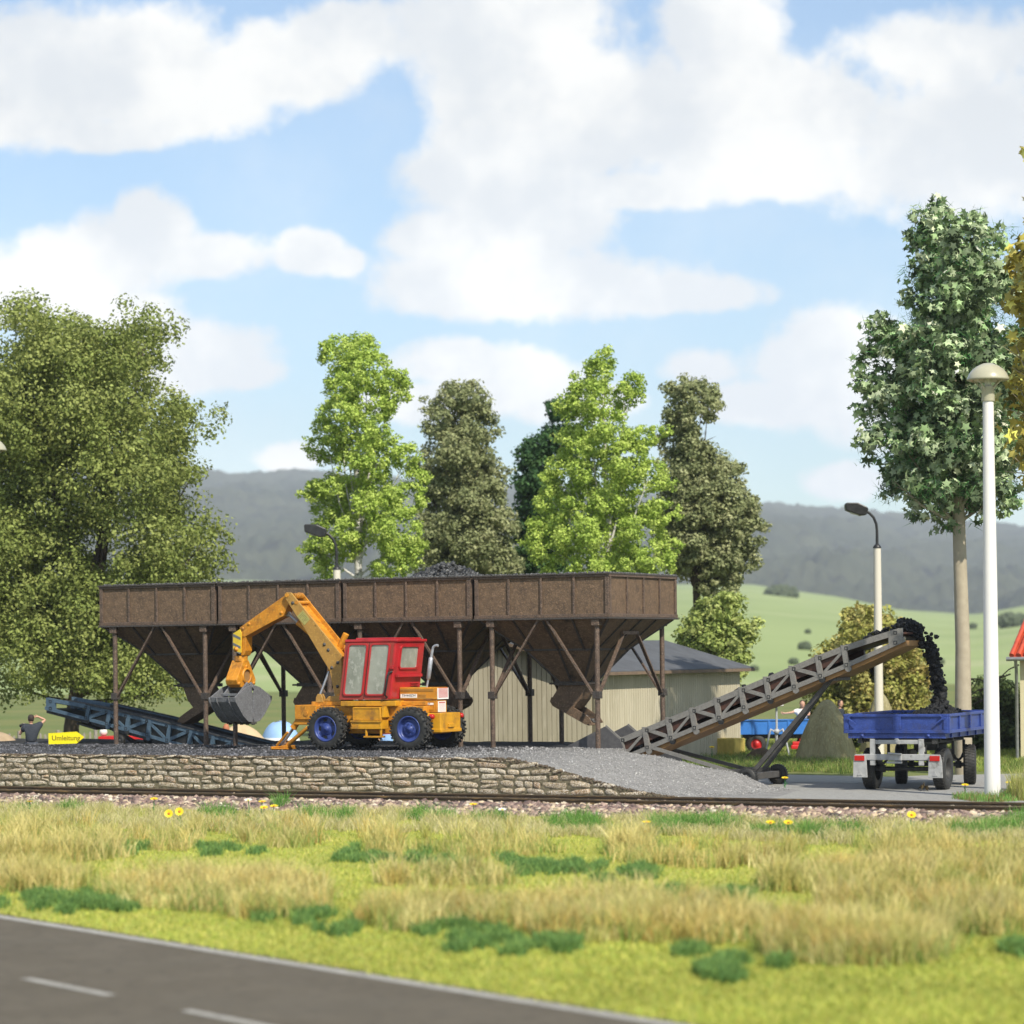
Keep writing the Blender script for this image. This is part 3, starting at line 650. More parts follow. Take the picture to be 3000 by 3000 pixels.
# ------------------------------------------------------------------ belt conveyors
def polyz(P, x): return float(np.interp(x, [p[0] for p in P], [p[1] for p in P]))
def conveyor(root, s_off, top, bot, posts, t0, t1, thk_t, thk_b, mf, mtray, mbelt, mdark, zoff=0, endplate=None, panel=None):
    top = sorted(top); bot = sorted(bot); base_t = (t0 + t1) / 2
    for ti, tt_ in enumerate((t0, t1)):
        y = tt_ - base_t; b = MB(); y0, y1 = (y - .03, y + .03)
        for P, tk, up in ((top, thk_t, -1), (bot, thk_b, 1)):
            for (a, c) in zip(P[:-1], P[1:]):
                za, zc = a[1], c[1]
                b.prism([(a[0]-s_off, za-zoff), (c[0]-s_off, zc-zoff), (c[0]-s_off, zc-zoff+up*tk), (a[0]-s_off, za-zoff+up*tk)], y0, y1)
        for p in posts:
            zt, zb_ = polyz(top, p) - .01, polyz(bot, p) + .01; lean = -.10 * np.sign(bot[-1][1] - bot[0][1])
            b.prism([(p-s_off-.055-lean*.0, zb_-zoff), (p-s_off+.075, zb_-zoff), (p-s_off+.075+lean, zt-zoff), (p-s_off-.055+lean, zt-zoff)], y0-.012, y1+.012)
        for i, (p, q) in enumerate(zip(posts[:-1], posts[1:])):
            if i % 2: a, c = (p+.02, polyz(top, p)-.08), (q-.02, polyz(bot, q)+.09)
            else: a, c = (p+.02, polyz(bot, p)+.09), (q-.02, polyz(top, q)-.08)
            b.beam((a[0]-s_off, y, a[1]-zoff), (c[0]-s_off, y, c[1]-zoff), .045, .085, (0,1,0)) if False else b.prism([(a[0]-s_off, a[1]-zoff-.055),(c[0]-s_off, c[1]-zoff-.055),(c[0]-s_off, c[1]-zoff+.045),(a[0]-s_off, a[1]-zoff+.045)], y-.022, y+.022)
        if endplate:
            x0, x1 = endplate; b.prism([(x0-s_off, polyz(bot,x0)-zoff-.002),(x1-s_off, polyz(bot,x1)-zoff-.002),(x1-s_off, polyz(top,x1)-zoff+.002),(x0-s_off, polyz(top,x0)-zoff+.002)], y0-.008, y1+.008)
        fr = b.build('side_frame', mf, root)
        b = MB()
        for p in list(posts) + ([sum(endplate)/2] if endplate else []):
            for zc in (polyz(top, p)-.09, polyz(bot, p)+.08):
                for yy in (y0-.017, y1+.013): b.ring(rrect(p-s_off-.045, p-s_off+.045, zc-zoff-.045, zc-zoff+.045, .004, 1), rrect(p-s_off-.028, p-s_off+.028, zc-zoff-.028, zc-zoff+.028, .003, 1), yy, yy+.004)
        b.build('bolt_plate', mdark, fr)
    hw = (t1 - t0) / 2 - .05
    if panel:
        mp_, fr0, fr1 = panel; xs = sorted(set([posts[0]] + [q[0] for q in top + bot if posts[0] < q[0] < posts[-1]] + [posts[-1]]))
        for yy in (-hw-.005, hw-.015):
            b = MB()
            for a, c in zip(xs[:-1], xs[1:]): b.prism([(a-s_off, lerp(polyz(top,a),polyz(bot,a),fr0)-zoff),(c-s_off, lerp(polyz(top,c),polyz(bot,c),fr0)-zoff),(c-s_off, lerp(polyz(top,c),polyz(bot,c),fr1)-zoff),(a-s_off, lerp(polyz(top,a),polyz(bot,a),fr1)-zoff)], yy, yy+.02)
            b.build('skirt_board', mp_, root)
    b = MB()
    for (a, c) in zip(bot[:-1], bot[1:]): b.prism([(a[0]-s_off, a[1]-zoff-.10),(c[0]-s_off, c[1]-zoff-.10),(c[0]-s_off, c[1]-zoff+.03),(a[0]-s_off, a[1]-zoff+.03)], -hw, hw)
    b.build('return_tray', mtray, root)
    b = MB()
    for (a, c) in zip(top[:-1], top[1:]): b.prism([(a[0]-s_off, a[1]-zoff-.14),(c[0]-s_off, c[1]-zoff-.14),(c[0]-s_off, c[1]-zoff-.10),(a[0]-s_off, a[1]-zoff-.10)], -hw+.02, hw-.02)
    b.build('belt', mbelt, root)
    for i, p in enumerate(posts):
        b = MB(); zc = (polyz(top, p) * .25 + polyz(bot, p) * .75); b.cyl((p-s_off, -hw, zc-zoff), (p-s_off, hw, zc-zoff), .05, n=10)
        b.cyl((p-s_off+.04, -hw-.085, polyz(bot,p)-zoff-.02), (p-s_off+.04, -hw-.02, polyz(bot,p)-zoff-.02), .08, n=10)
        b.build('roller', mf if i % 2 else mdark, root)
def small_wheel(par, c, r, w, m_t, m_h, name='wheel'):
    b = MB(); b.lathe([(r*.55,-w/2),(r*.86,-w/2),(r*.97,-w*.34),(r,-w*.1),(r,w*.1),(r*.97,w*.34),(r*.86,w/2),(r*.55,w/2)], c, 'y', 26)
    for k in range(26):
        a = 2*math.pi*k/26; b.box((c[0]+math.cos(a)*r, c[1], c[2]+math.sin(a)*r), (r*.09, w*.8, r*.08), Matrix.Rotation(-a-math.pi/2, 3, 'Y'))
    o = b.build(name, m_t, par)
    b = MB(); b.lathe([(0,-w*.32),(r*.25,-w*.34),(r*.3,-w*.2),(r*.5,-w*.22),(r*.56,-w*.42),(r*.56,w*.42),(r*.5,w*.22),(r*.3,w*.2),(r*.25,w*.34),(0,w*.32)], c, 'y', 22)
    b.build('rim', m_h, o); return o
M_GFR = mat('grey_frame', (0.205,0.195,0.178), .7, c2=(0.155,0.147,0.135), c3=(0.27,0.26,0.24), scale=12, bump=.004, bscale=60)
M_GPL = mat('hood_plate', (0.072,0.070,0.075), .7, c2=(0.10,0.098,0.10), scale=9, bump=.005, bscale=50)
M_TRAY = mat('brown_tray', (0.33,0.18,0.065), .6, c2=(0.25,0.135,0.05), scale=4)
M_BELT = mat('brown_belt', (0.085,0.035,0.022), .6, c2=(0.05,0.025,0.018), scale=5)
M_DSTEEL = mat('dark_grey_steel', (0.055,0.053,0.050), .6, c2=(0.085,0.08,0.075), scale=8, bump=.003, bscale=40)
T0, T1 = 7.35, 8.60; TM = (T0 + T1) / 2; SR = 3.1
pl = lambda pts, t: [plane(x, y, t) for x, y in pts]
top = pl([(1815,2163),(2101,2045),(2399,1919),(2470,1892),(2560,1863),(2634,1840)], T0)
bot = pl([(1840,2223),(1923,2188),(2200,2073),(2470,1962),(2651,1880)], T0)
posts = [plane(x, 2100, T0)[0] for x in (1826,1897,1966,2036,2108,2181,2254,2329,2406,2483)]
ep = (plane(2606, 2000, T0)[0], plane(2646, 2000, T0)[0])
gc = thing('belt_conveyor', 'grey mobile belt conveyor lifting coal from the right bunker into the blue trailer', 'conveyor', st(SR, TM, 0), -TH)
conveyor(gc, SR, top, bot, posts, T0, T1, .155, .125, M_GFR, M_TRAY, M_BELT, M_BLACK, endplate=ep, panel=(M_BELT, .12, .60))
L_ = lambda px, py, t=T0: (plane(px, py, t)[0] - SR, t - TM, plane(px, py, t)[1])
# feed hood
for t_, mv in ((T0 - .05, (0,0)), (T1 + .05, (60,-5))):
    hp = [(1637,2200),(1776,2128),(1819,2166),(1838,2212),(1700,2240)]
    pp = [plane(x, y, T0) for x, y in hp]; b = MB(); y = t_ - TM; b.prism([(p[0]-SR, p[1]) for p in pp], y-.025, y+.025); o = b.build('hood_plate', M_GPL, gc)
    b = MB(); b.beam((pp[1][0]-SR, y, pp[1][1]), (pp[2][0]-SR, y, pp[2][1]), .09, .03, (0,1,0)); b.build('hood_edge', M_GFR, o)
b = MB(); a = [(p[0]-SR, p[1]) for p in pp]; b.add([(a[0][0],-.6,a[0][1]-.1),(a[0][0],.6,a[0][1]-.1),(a[3][0],.6,a[3][1]-.12),(a[3][0],-.6,a[3][1]-.12)], [(0,1,2,3)]); b.build('hood_floor', M_GPL, gc)
# undercarriage
wz = .26
sw = plane(2279, 2290, 9.0)[0] - SR
for y in (-.98, 1.02): small_wheel(gc, (sw, y, wz), .26, .2, M_TYRE, M_DSTEEL)
b = MB(); b.cyl((sw, -1.0, wz), (sw, 1.0, wz), .045); b.bb(sw-.75, sw-.02, -.62, -.54, wz-.08, wz+.2); b.bb(sw-.75, sw-.02, .54, .62, wz-.08, wz+.2); b.bb(sw-.12, sw+.12, -.85, .85, wz-.06, wz+.1)
b.build('axle', M_DSTEEL, gc, bevel=.01)
for y in (-.3, .3):
    a = plane(2434, 1990, TM + y); c = (sw - .1, wz + .15)
    b = MB(); b.beam((a[0]-SR, y, a[1]), (c[0], y, c[1]), .10, .11); b.build('strut', M_DSTEEL, gc, bevel=.01)
a = plane(2434, 1990, TM); b = MB(); b.bb(a[0]-SR-.35, a[0]-SR+.35, -.5, .5, a[1]-.03, a[1]+.05); b.build('strut_mount', M_DSTEEL, gc, bevel=.01)
for y, p in ((-.63, (1893,2190)), (.63, (1964,2200))):
    a = plane(*p, TM + y); b = MB(); b.beam((a[0]-SR, y, a[1]+.05), (sw-.5, y*.95, wz+.1), .05, .09); b.build('draw_bar', M_GFR if y < 0 else M_DSTEEL, gc)
# coal carried on the belt and falling
def on_belt(n, s0, s1, lift, rad, hw=.42):
    s_ = rng.uniform(s0, s1, n); z = np.array([polyz(sorted(top), q) for q in s_]) - .08 + rng.random(n) * lift; y = rng.uniform(-hw, hw, n)
    return np.array([st(a, TM + b_, c) for a, b_, c in zip(s_, y, z)])
se = sorted(top)[-1][0]
P = np.concatenate([on_belt(120, se-4.5, se-1.0, .07, .05), on_belt(150, se-1.05, se, .24, .06)])
# stream : leaves the belt, arcs over and drops into the trailer
cp = [(2640,1832),(2676,1838),(2700,1862),(2722,1895),(2736,1930),(2742,1975),(2752,2020),(2756,2055),(2752,2085)]
ck = np.array([at(x, y, 68.35 - .4 * i / 8) for i, (x, y) in enumerate(cp)])
u_ = rng.random(1700) * 7.999; i_ = u_.astype(int); fr_ = (u_ - i_)[:, None]
wd = np.interp(u_, [0, 2, 5, 8], [.20, .18, .14, .16])[:, None]
d_ = rng.normal(size=(1700, 3)); d_ /= np.linalg.norm(d_, axis=1)[:, None]
P2 = ck[i_] * (1 - fr_) + ck[i_ + 1] * fr_ + d_ * wd * rng.random((1700, 1)) ** .5
i3 = (3 + rng.random(110) * 4.999).astype(int); P3 = ck[i3] + rng.normal(size=(110, 3)) * np.array([.09,.09,.14]); P2 = P2[(vnoise(P2[:,0]*5, P2[:,2]*5, 3, 2) > .30)]
PA = np.concatenate([P, P2, P3]); sc_ = rng.uniform(.028, .07, len(PA)) * (1 + (rng.random(len(PA)) < .08) * .8)
M_COALD = mat('coal_lump', (0.007,0.007,0.0075), .5, c2=(0.014,0.014,0.015), scale=20, bump=.02, bscale=40, spec=.3)
tag(scatter('falling_coal', ICO[0], ICO[1], PA, sc_, rng, M_COALD, sq=rng.uniform(.6, 1.3, (len(PA), 3))), 'black lumps of coal tumbling off the belt into the blue trailer', 'falling coal', kind='stuff')

# blue conveyor
M_BFR = mat('blue_frame', (0.075,0.125,0.175), .6, c2=(0.052,0.092,0.135), c3=(0.12,0.17,0.215), scale=7, bump=.003, bscale=50)
M_BLKB = mat('black_belt', (0.030,0.030,0.033), .6, c2=(0.055,0.055,0.055), scale=8, bump=.006, bscale=40)
B0, B1 = 8.2, 9.45; BM = (B0 + B1) / 2
top = pl([(141,2044),(253,2064),(433,2104),(681,2167),(900,2222)], B0)
bot = pl([(133,2079),(241,2107),(433,2160),(560,2196),(860,2282)], B0)
posts = [plane(x, 2100, B0)[0] for x in (254,314,370,432,490,552,617,682,750,820)]
ep = (plane(137, 2060, B0)[0], plane(163, 2060, B0)[0])
SB = posts[4]
bc = thing('belt_conveyor', 'blue mobile belt conveyor sloping down to the right under the left bunkers', 'conveyor', st(SB, BM, G0), -TH)
conveyor(bc, SB, top, bot, posts, B0, B1, .11, .095, M_BFR, M_BLKB, M_BLKB, M_BLACK, zoff=G0, endplate=ep, panel=(M_BLACK, .05, .97))
b = MB()
for y in (-.4, .4):
    a = plane(318, 2128, BM + y); c = plane(405, 2180, BM + y); b.beam((a[0]-SB, y, a[1]-G0), (c[0]-SB, y, c[1]-G0), .09, .10)
b.beam((a[0]-SB-.5, 0, a[1]-G0+.12), (a[0]-SB+.2, 0, a[1]-G0-.05), 1.0, .06)
b.build('strut', M_BLACK, bc)
for y in (-.7, .7): small_wheel(bc, (c[0]-SB+.15, y, .12), .16, .12, M_TYRE, M_DSTEEL)
b = MB()
for y in (-.64, .64): 
    for (p, q) in zip(sorted(top)[1:-1], sorted(top)[2:]): b.prism([(p[0]-SB, p[1]-G0-.005),(q[0]-SB, q[1]-G0-.005),(q[0]-SB, q[1]-G0+.035),(p[0]-SB, p[1]-G0+.035)], y-.04, y+.04)
b.build('side_board', M_BLKB, bc)
# ------------------------------------------------------------------ farm trailer
M_BLUE = mat('trailer_blue', (0.034,0.066,0.27), .42, c2=(0.022,0.044,0.19), c3=(0.05,0.09,0.34), scale=6, bump=.003, bscale=40, wear=(0.045,0.045,0.075), wscale=2.4, wlo=.52, whi=.74)
M_TGREY = mat('trailer_grey', (0.40,0.40,0.39), .6, c2=(0.30,0.30,0.295), scale=7, bump=.003, bscale=50, wear=(0.12,0.115,0.10), wscale=5, wlo=.55, whi=.72)
M_CHAS = mat('chassis_black', (0.022,0.022,0.022), .6, c2=(0.05,0.048,0.045), scale=10)
M_RLENS = mat('red_lens', (0.45,0.012,0.010), .2, coat=.5)
TA = R(24)
tp = at(2478, 2320, 67.2); TX, TY = tp.x, 67.2
tr = thing('farm_trailer', 'bright blue four-wheeled farm trailer on grey chassis being filled with coal', 'trailer', (TX, TY, 0), -TA)
TWd, TLn, Z0, Z1 = 2.6, 4.2, 1.285, 1.885
b = MB(); w = .04
b.bb(0, TWd, .0, w, Z0+.13, Z1-.03); b.bb(0, TWd, TLn-w, TLn, Z0+.13, Z1-.03); b.bb(0, w, w, TLn-w, Z0+.13, Z1-.03); b.bb(TWd-w, TWd, w, TLn-w, Z0+.13, Z1-.03)
body = b.build('body', M_BLUE, tr)
b = MB(); b.bb(.07, TWd-.07, .01, TLn-.01, Z0, Z0+.125); b.build('floor_frame', M_BLUE, body, bevel=.01)
b = MB()
def rails(u0, u1, fn):                    # outline and centre post of one board
    n = (u0, u1)
    fn(u0, u1, Z1-.07, Z1, .045); fn(u0, u1, Z0+.125, Z0+.21, .045)
rails(0, TWd, lambda a, c, z0, z1, d: b.bb(a-.015, c+.015, -d, 0, z0, z1))
rails(0, TWd, lambda a, c, z0, z1, d: b.bb(a-.015, c+.015, TLn, TLn+d, z0, z1))
for x in (-.015, 1.23, TWd-.10): b.bb(x, x+(.20 if x == 1.23 else .115), -.043, 0, Z0+.21, Z1-.07)
rails(0, TLn, lambda a, c, z0, z1, d: b.bb(TWd, TWd+d, a, c, z0, z1))
rails(0, TLn, lambda a, c, z0, z1, d: b.bb(-d, 0, a, c, z0, z1))
for y in (.0, 1.0, 2.05, 3.1, TLn-.11):
    b.bb(TWd, TWd+.043, y, y+.11, Z0+.21, Z1-.07); b.bb(-.043, 0, y, y+.11, Z0+.21, Z1-.07)
for x in (.40, 2.07): b.bb(x, x+.09, -.03, .01, Z0+.01, Z0+.125)
for y in (.5, 1.3, 2.1, 2.9, 3.7): b.bb(TWd-.07, TWd-.03, y, y+.07, Z0+.01, Z0+.12)
b.build('board_frame', M_BLUE, body, bevel=.01)
for x0, x1, zz in ((.10, .31, -1), (TWd-.10, TWd-.31, -1)):
    b = MB(); b.beam((x0, -.075, Z1-.10), (x1, -.085, Z1-.26), .035, .03, (0,1,0)); b.cyl((x0, -.09, Z1-.10), (x0, -.0, Z1-.10), .04); b.beam((x0, -.06, Z1-.11), (x0 + (.08 if x1 > x0 else -.08), -.06, Z1-.03), .03, .05, (0,1,0))
    b.build('latch', M_BLUE, body, bevel=.006)
for x in (.445, 2.115): b = MB(); b.lathe([(.0,-.06),(.035,-.05),(.04,-.03)], (x, 0, Z0+.065), 'y', 12); b.build('hinge_bolt', M_BLUE, body)
# chassis
b = MB()
for x in (.62, 1.82): b.bb(x, x+.10, .15, TLn-.05, Z0-.17, Z0-.002)
for y in (.4, 1.6, 2.6, 3.7): b.bb(.3, 2.3, y, y+.09, Z0-.10, Z0-.02)
b.bb(.30, .42, .05, .2, Z0-.12, Z0); b.bb(2.18, 2.30, .05, .2, Z0-.14, Z0)
b.bb(.75, 1.79, 2.9, 3.6, Z0-.24, Z0-.17); b.cyl((1.27,3.25,Z0-.40),(1.27,3.25,Z0-.16),.42, n=24); b.bb(.72,.82,2.95,3.55,.60,Z0-.38); b.bb(1.72,1.82,2.95,3.55,.60,Z0-.38)
b.build('chassis', M_CHAS, tr, bevel=.008)
b = MB(); b.bb(.63, .76, -.02, .07, .62, Z0-.012); b.bb(1.86, 1.99, -.02, .07, .62, Z0-.012); b.bb(.76, 1.86, .0, .07, Z0-.14, Z0-.035); b.bb(.38, 2.14, -.035, .03, .75, .90)
b.cyl((1.31,-.03,Z0-.05),(1.31,.06,Z0-.05),.055); b.beam((1.99, .02, 1.0),(1.82, .6, 1.12),.06,.10); b.beam((.70, .05, 1.0),(.70, .6, 1.15),.06,.10)
b.build('rear_frame', M_TGREY, tr, bevel=.012)
b = MB(); b.bb(1.10, 1.46, -.10, -.035, .74, .90); b.beam((1.12,-.13,.93),(1.46,-.10,.90),.12,.04); b.beam((1.10,-.15,.70),(1.48,-.15,.70),.10,.05); b.build('hitch', M_TGREY, tr, bevel=.015)
for x in (.39, 2.29):
    b = MB(); b.prism([(x-.17,.325),(x-.16,.72),(x-.13,.87),(x-.11,.895),(x+.12,.895),(x+.14,.87),(x+.17,.72),(x+.19,.325)], -.10, -.05)
    b.prism([(x-.07,.37),(x+.07,.37),(x,.50)], -.112, -.10); fl = b.build('mudguard', M_TGREY, tr, bevel=.008)
    b = MB(); b.bb(x-.125, x+.125, -.125, -.098, .735, .865); b.build('tail_light', M_RLENS, fl, bevel=.008)
def truck_wheel(par, x, y, r, w, side, name='wheel', steer=0):
    b = MB(); c = (x, y, r)
    b.lathe([(r*.56,-w/2),(r*.72,-w*.54),(r*.90,-w*.50),(r*.985,-w*.42),(r,-w*.2),(r,w*.2),(r*.985,w*.42),(r*.90,w*.50),(r*.72,w*.54),(r*.56,w/2)], c, 'x', 40)
    for k in range(40):
        a = 2*math.pi*k/40
        for dxx in (-.30, 0, .30):
            b.box((x + dxx*w, y + math.cos(a + dxx*.2)*r*1.0, r + math.sin(a + dxx*.2)*r*1.0), (w*.22, r*.075, r*.05), Matrix.Rotation(a + dxx*.2 - math.pi/2, 3, 'X'))
    MS = Matrix.Translation(c) @ Matrix.Rotation(steer, 4, 'Z') @ Matrix.Translation(-Vector(c)); b.xform(MS)
    o = b.build(name, M_TYRE, par)
    b = MB(); sgn = side
    b.lathe([(0, sgn*w*.10),(r*.12, sgn*w*.10),(r*.14, 0),(r*.40, -sgn*w*.05),(r*.45, sgn*w*.2),(r*.55, sgn*w*.5),(r*.58, sgn*w*.5)], c, 'x', 30)
    b.lathe([(r*.57, -w*.5),(r*.50, -w*.3),(r*.3, 0)], c, 'x', 30)
    for k in range(8):
        a = 2*math.pi*k/8; b.cyl((x - sgn*w*.02, y+math.cos(a)*r*.27, r+math.sin(a)*r*.27), (x + sgn*w*.06, y+math.cos(a)*r*.27, r+math.sin(a)*r*.27), r*.035, n=6)
    b.xform(MS); b.build('rim', M_CHAS, o)
for y in (.72, 3.35):
    sr = R(15) if y > 2 else 0; truck_wheel(tr, .47, y, .51, .30, -1, steer=sr); truck_wheel(tr, 2.27, y, .51, .30, 1, steer=sr)
    b = MB(); b.cyl((.45, y, .51), (2.25, y, .51), .055); b.bb(.68,.80,y-.07,y+.07,.42,.60); b.bb(1.92,2.04,y-.07,y+.07,.42,.60); b.build('axle', M_CHAS, tr)
    b = MB()
    for x in (.74, 1.98): b.tube([(x, y-.55, .82),(x, y-.3, .68),(x, y, .62),(x, y+.3, .68),(x, y+.55, .82)], .035, 6); b.bb(x-.03, x+.03, y-.58, y-.50, .8, 1.13); b.bb(x-.03, x+.03, y+.50, y+.58, .8, 1.13)
    b.build('leaf_spring', M_CHAS, tr)
b = MB(); b.beam((1.27, 3.7, .62), (1.27, 5.6, .55), .08, .10); b.beam((.8, 3.6, .62), (1.27, 4.8, .58), .06, .08); b.beam((1.75, 3.6, .62), (1.27, 4.8, .58), .06, .08); b.build('drawbar', M_CHAS, tr)
# coal load
n_ = 1700; px_ = rng.uniform(.1, 2.5, n_); py_ = rng.uniform(.12, 4.0, n_)
hh = Z1 - .16 + .38 * np.clip(1 - np.hypot((px_ - 1.95) / .75, (py_ - 1.6) / 1.5), 0, 1)
pk = np.array([TX, TY, 0]) + np.stack([px_*math.cos(TA) + py_*math.sin(TA), -px_*math.sin(TA) + py_*math.cos(TA), hh + rng.uniform(-.04,.04,n_)], 1)
tag(scatter('coal_load', ICO[0], ICO[1], pk, rng.uniform(.04,.085,n_), rng, M_COALD, sq=rng.uniform(.6,1.3,(n_,3))), 'heap of black coal lying in the blue trailer', 'coal load', kind='stuff')

# ------------------------------------------------------------------ excavator
M_ORG = mat('orange_paint', (0.62,0.255,0.020), .42, c2=(0.50,0.195,0.016), c3=(0.68,0.33,0.035), scale=3, bump=.003, bscale=30, wear=(0.14,0.07,0.025), wscale=3.2, wlo=.50, whi=.74)
M_OCH = mat('ochre_paint', (0.42,0.235,0.055), .5, c2=(0.34,0.185,0.045), c3=(0.50,0.29,0.07), scale=4, bump=.004, bscale=30, wear=(0.06,0.035,0.015), wscale=9, wlo=.62, whi=.72)
M_YEL = mat('yellow_paint', (0.64,0.32,0.018), .42, c2=(0.50,0.23,0.016), scale=3, bump=.003, bscale=30, wear=(0.16,0.08,0.03), wscale=3.2, wlo=.50, whi=.74)
M_RED = mat('red_paint', (0.48,0.022,0.028), .34, c2=(0.38,0.018,0.022), scale=3, bump=.002, bscale=30, coat=.3, wear=(0.20,0.03,0.025), wscale=3, wlo=.56, whi=.78)
M_REDD = mat('dusty_red_paint', (0.38,0.045,0.035), .5, c2=(0.26,0.050,0.035), scale=5, bump=.002, bscale=30)
M_GLASS = mat('dusty_glass', (0.33,0.34,0.29), .22, c2=(0.22,0.23,0.19), c3=(0.40,0.40,0.35), scale=2, bump=.004, bscale=9, stretch=(1,1,.7), spec=.8, coat=.4)
M_GRAB = mat('grab_steel', (0.165,0.168,0.178), .42, c2=(0.115,0.117,0.126), c3=(0.27,0.275,0.29), scale=7, bump=.004, bscale=40)
M_RBLUE = mat('rim_blue', (0.040,0.068,0.25), .38, c2=(0.024,0.042,0.17), scale=6, bump=.002)
M_EXH = mat('exhaust_silver', (0.45,0.46,0.50), .4, metal=.35, c2=(0.33,0.34,0.37), scale=14, bump=.003)
M_STW = mat('sticker_white', (0.80,0.79,0.76), .5)
M_STR = mat('sticker_red', (0.52,0.06,0.05), .5)
M_INK = mat('ink_black', (0.02,0.02,0.02), .6)
M_ZY = mat('hazard_yellow', (0.72,0.52,0.04), .5, c2=(0.6,0.42,0.04), scale=5)
M_ZG = mat('hazard_grey', (0.13,0.14,0.15), .5)
PE = at(1196, 2196, 69.9); PE.z = 1.0
PE.x = ray(1196, 2137)[0] * 69.9
exv = thing('excavator', 'orange wheeled excavator with red cab, blue wheel rims and grey clamshell grab', 'excavator', PE, -TH)
def Bp(u, v, yp): return plane(600 + u/3.864, 1720 + v/3.864, yp, PE)
def Cp(u, v, yp): return plane(980 + u/4.6, 1840 + v/4.6, yp, PE)
def BL_(pts, yp): return [Bp(u, v, yp) for u, v in pts]
def CL_(pts, yp): return [Cp(u, v, yp) for u, v in pts]
YC = 1.05
# chassis
b = MB(); b.prism(BL_([(1028,1340),(1530,1345),(2480,1345),(2480,1480),(1560,1560),(1180,1560),(1000,1560),(1025,1480)], .45), .45, 1.65)
b.bb(-2.3, .4, .55, 1.55, .42, .75); b.build('chassis', M_ORG, exv, bevel=.02)
x0, z0 = Bp(1028, 1340, .42); x1, z1 = Bp(1265, 1500, .42)
b = MB(); b.bb(x0-.02, x1, .40, 1.70, z1, z0+.01); b.build('front_plate', M_ORG, exv, bevel=.015)
b = MB(); xa, za = Bp(1195, 1297, .55); xb, zb_ = Bp(2830, 1338, .55); b.cyl(((xa+xb)/2-.35, YC, za-.14), ((xa+xb)/2-.35, YC, za-.005), .62, n=36); b.bb(xa, xb-.9, .6, 1.5, za-.10, za); b.build('turntable', M_ORG, exv, bevel=.01)
# platform under the cab
x0, z0 = Cp(78, 982, .30); x1, z1 = Cp(712, 1055, .30)
b = MB(); b.bb(x0, x1+.25, .30, 1.80, z1, z0); b.build('cab_platform', M_YEL, exv, bevel=.02)
# cab
SH = .14
cx0, cz0 = Cp(68, 966, .30); cx1, _ = Cp(752, 966, .30); _, cz1 = Cp(185, 200, .30)
cab = MB(); cy0, cy1 = .30, 1.80; hC = cz1 - cz0; sx = lambda z: SH * (z - cz0)
def cabbox(m, xa, xb, ya, yb, za, zb):
    vs = [(x + sx(z), y, z) for z in (za, zb) for x, y in ((xa,ya),(xb,ya),(xb,yb),(xa,yb))]
    m.add(vs, [(0,3,2,1),(4,5,6,7),(0,1,5,4),(1,2,6,5),(2,3,7,6),(3,0,4,7)])
cabbox(cab, cx0, cx1, cy0, cy1, cz0, cz1 + .02); co = cab.build('cab', M_RED, exv, bevel=.03)
m = MB(); cabbox(m, cx0-.02, cx1+.04, cy0-.03, cy1+.03, cz1+.01, cz1+.085); cabbox(m, cx0+.25, cx1-.1, cy0+.06, cy1-.06, cz1+.08, cz1+.125); m.build('roof', M_RED, co, bevel=.02)
# dusty door frame (darker rim) on the near side
m = MB()
sh = lambda pts: pts
def wnd(xa, xb, za, zb, y, r, name='window', mf=M_RED, d=-1, co=exv):
    o1 = rrect(xa, xb, za, zb, r, 4, SH, cz0); i1 = rrect(xa+.045, xb-.045, za+.045, zb-.045, r*.75, 4, SH, cz0)
    a = MB(); a.ring(o1, i1, y, y + d*.035); f = a.build(name, mf, co, bevel=.006)
    a = MB(); a.prism(i1, y + d*.001, y + d*.008); a.build('pane', M_GLASS, f)
wl_ = cx1 - cx0
m.prism([(p[0]+sx(p[1]), p[1]) for p in ((cx0+.0,cz0),(cx0+wl_*.96,cz0),(cx0+wl_*.96,cz1),(cx0,cz1))], cy0-.012, cy0-.002); m.build('door_skin', M_REDD, co)
wnd(cx0+.10, cx0+wl_*.46, cz0+.10, cz1-.02, cy0-.012, .09); wnd(cx0+wl_*.50, cx0+wl_*.90, cz0+.10, cz1-.02, cy0-.012, .09)
m = MB(); cabbox(m, cx0+wl_*.475, cx0+wl_*.485, cy0-.014, cy0-.010, cz0, cz1); m.build('door_gap', M_BLACK, co)
wnd(cx0+.10, cx0+wl_*.46, cz0+.30, cz1-.02, cy1, .09, d=1); wnd(cx0+wl_*.50, cx0+wl_*.90, cz0+.30, cz1-.02, cy1, .09, d=1)
def wndx(ya, yb, za, zb, x, r, sgn, name='window', co=exv):
    def loop(q, rr2): 
        return [(p[0], p[1]) for p in rrect(ya+q, yb-q, za+q, zb-q, rr2, 4)]
    o1 = loop(0, r); i1 = loop(.045, r*.75); n = len(o1); a = MB()
    P = lambda p, dd: (x + sx(p[1]) + sgn*dd, p[0], p[1])
    vs = [P(p,.0) for p in o1] + [P(p,.0) for p in i1] + [P(p,.035) for p in o1] + [P(p,.035) for p in i1]
    fs = []
    for i in range(n):
        j = (i+1) % n; fs += [(2*n+i,3*n+i,3*n+j,2*n+j),(i,2*n+i,2*n+j,j),(n+i,n+j,3*n+j,3*n+i)]
    a.add(vs, fs); f = a.build(name, M_RED, co)
    a = MB(); a.add([P(p,.006) for p in i1], [tuple(range(n))]); a.build('pane', M_GLASS, f)
wndx(cy0+.22, cy1-.30, cz0+.78, cz1-.08, cx1, .10, 1); wndx(cy0+.15, cy1-.15, cz0+.35, cz1-.06, cx0, .10, -1)
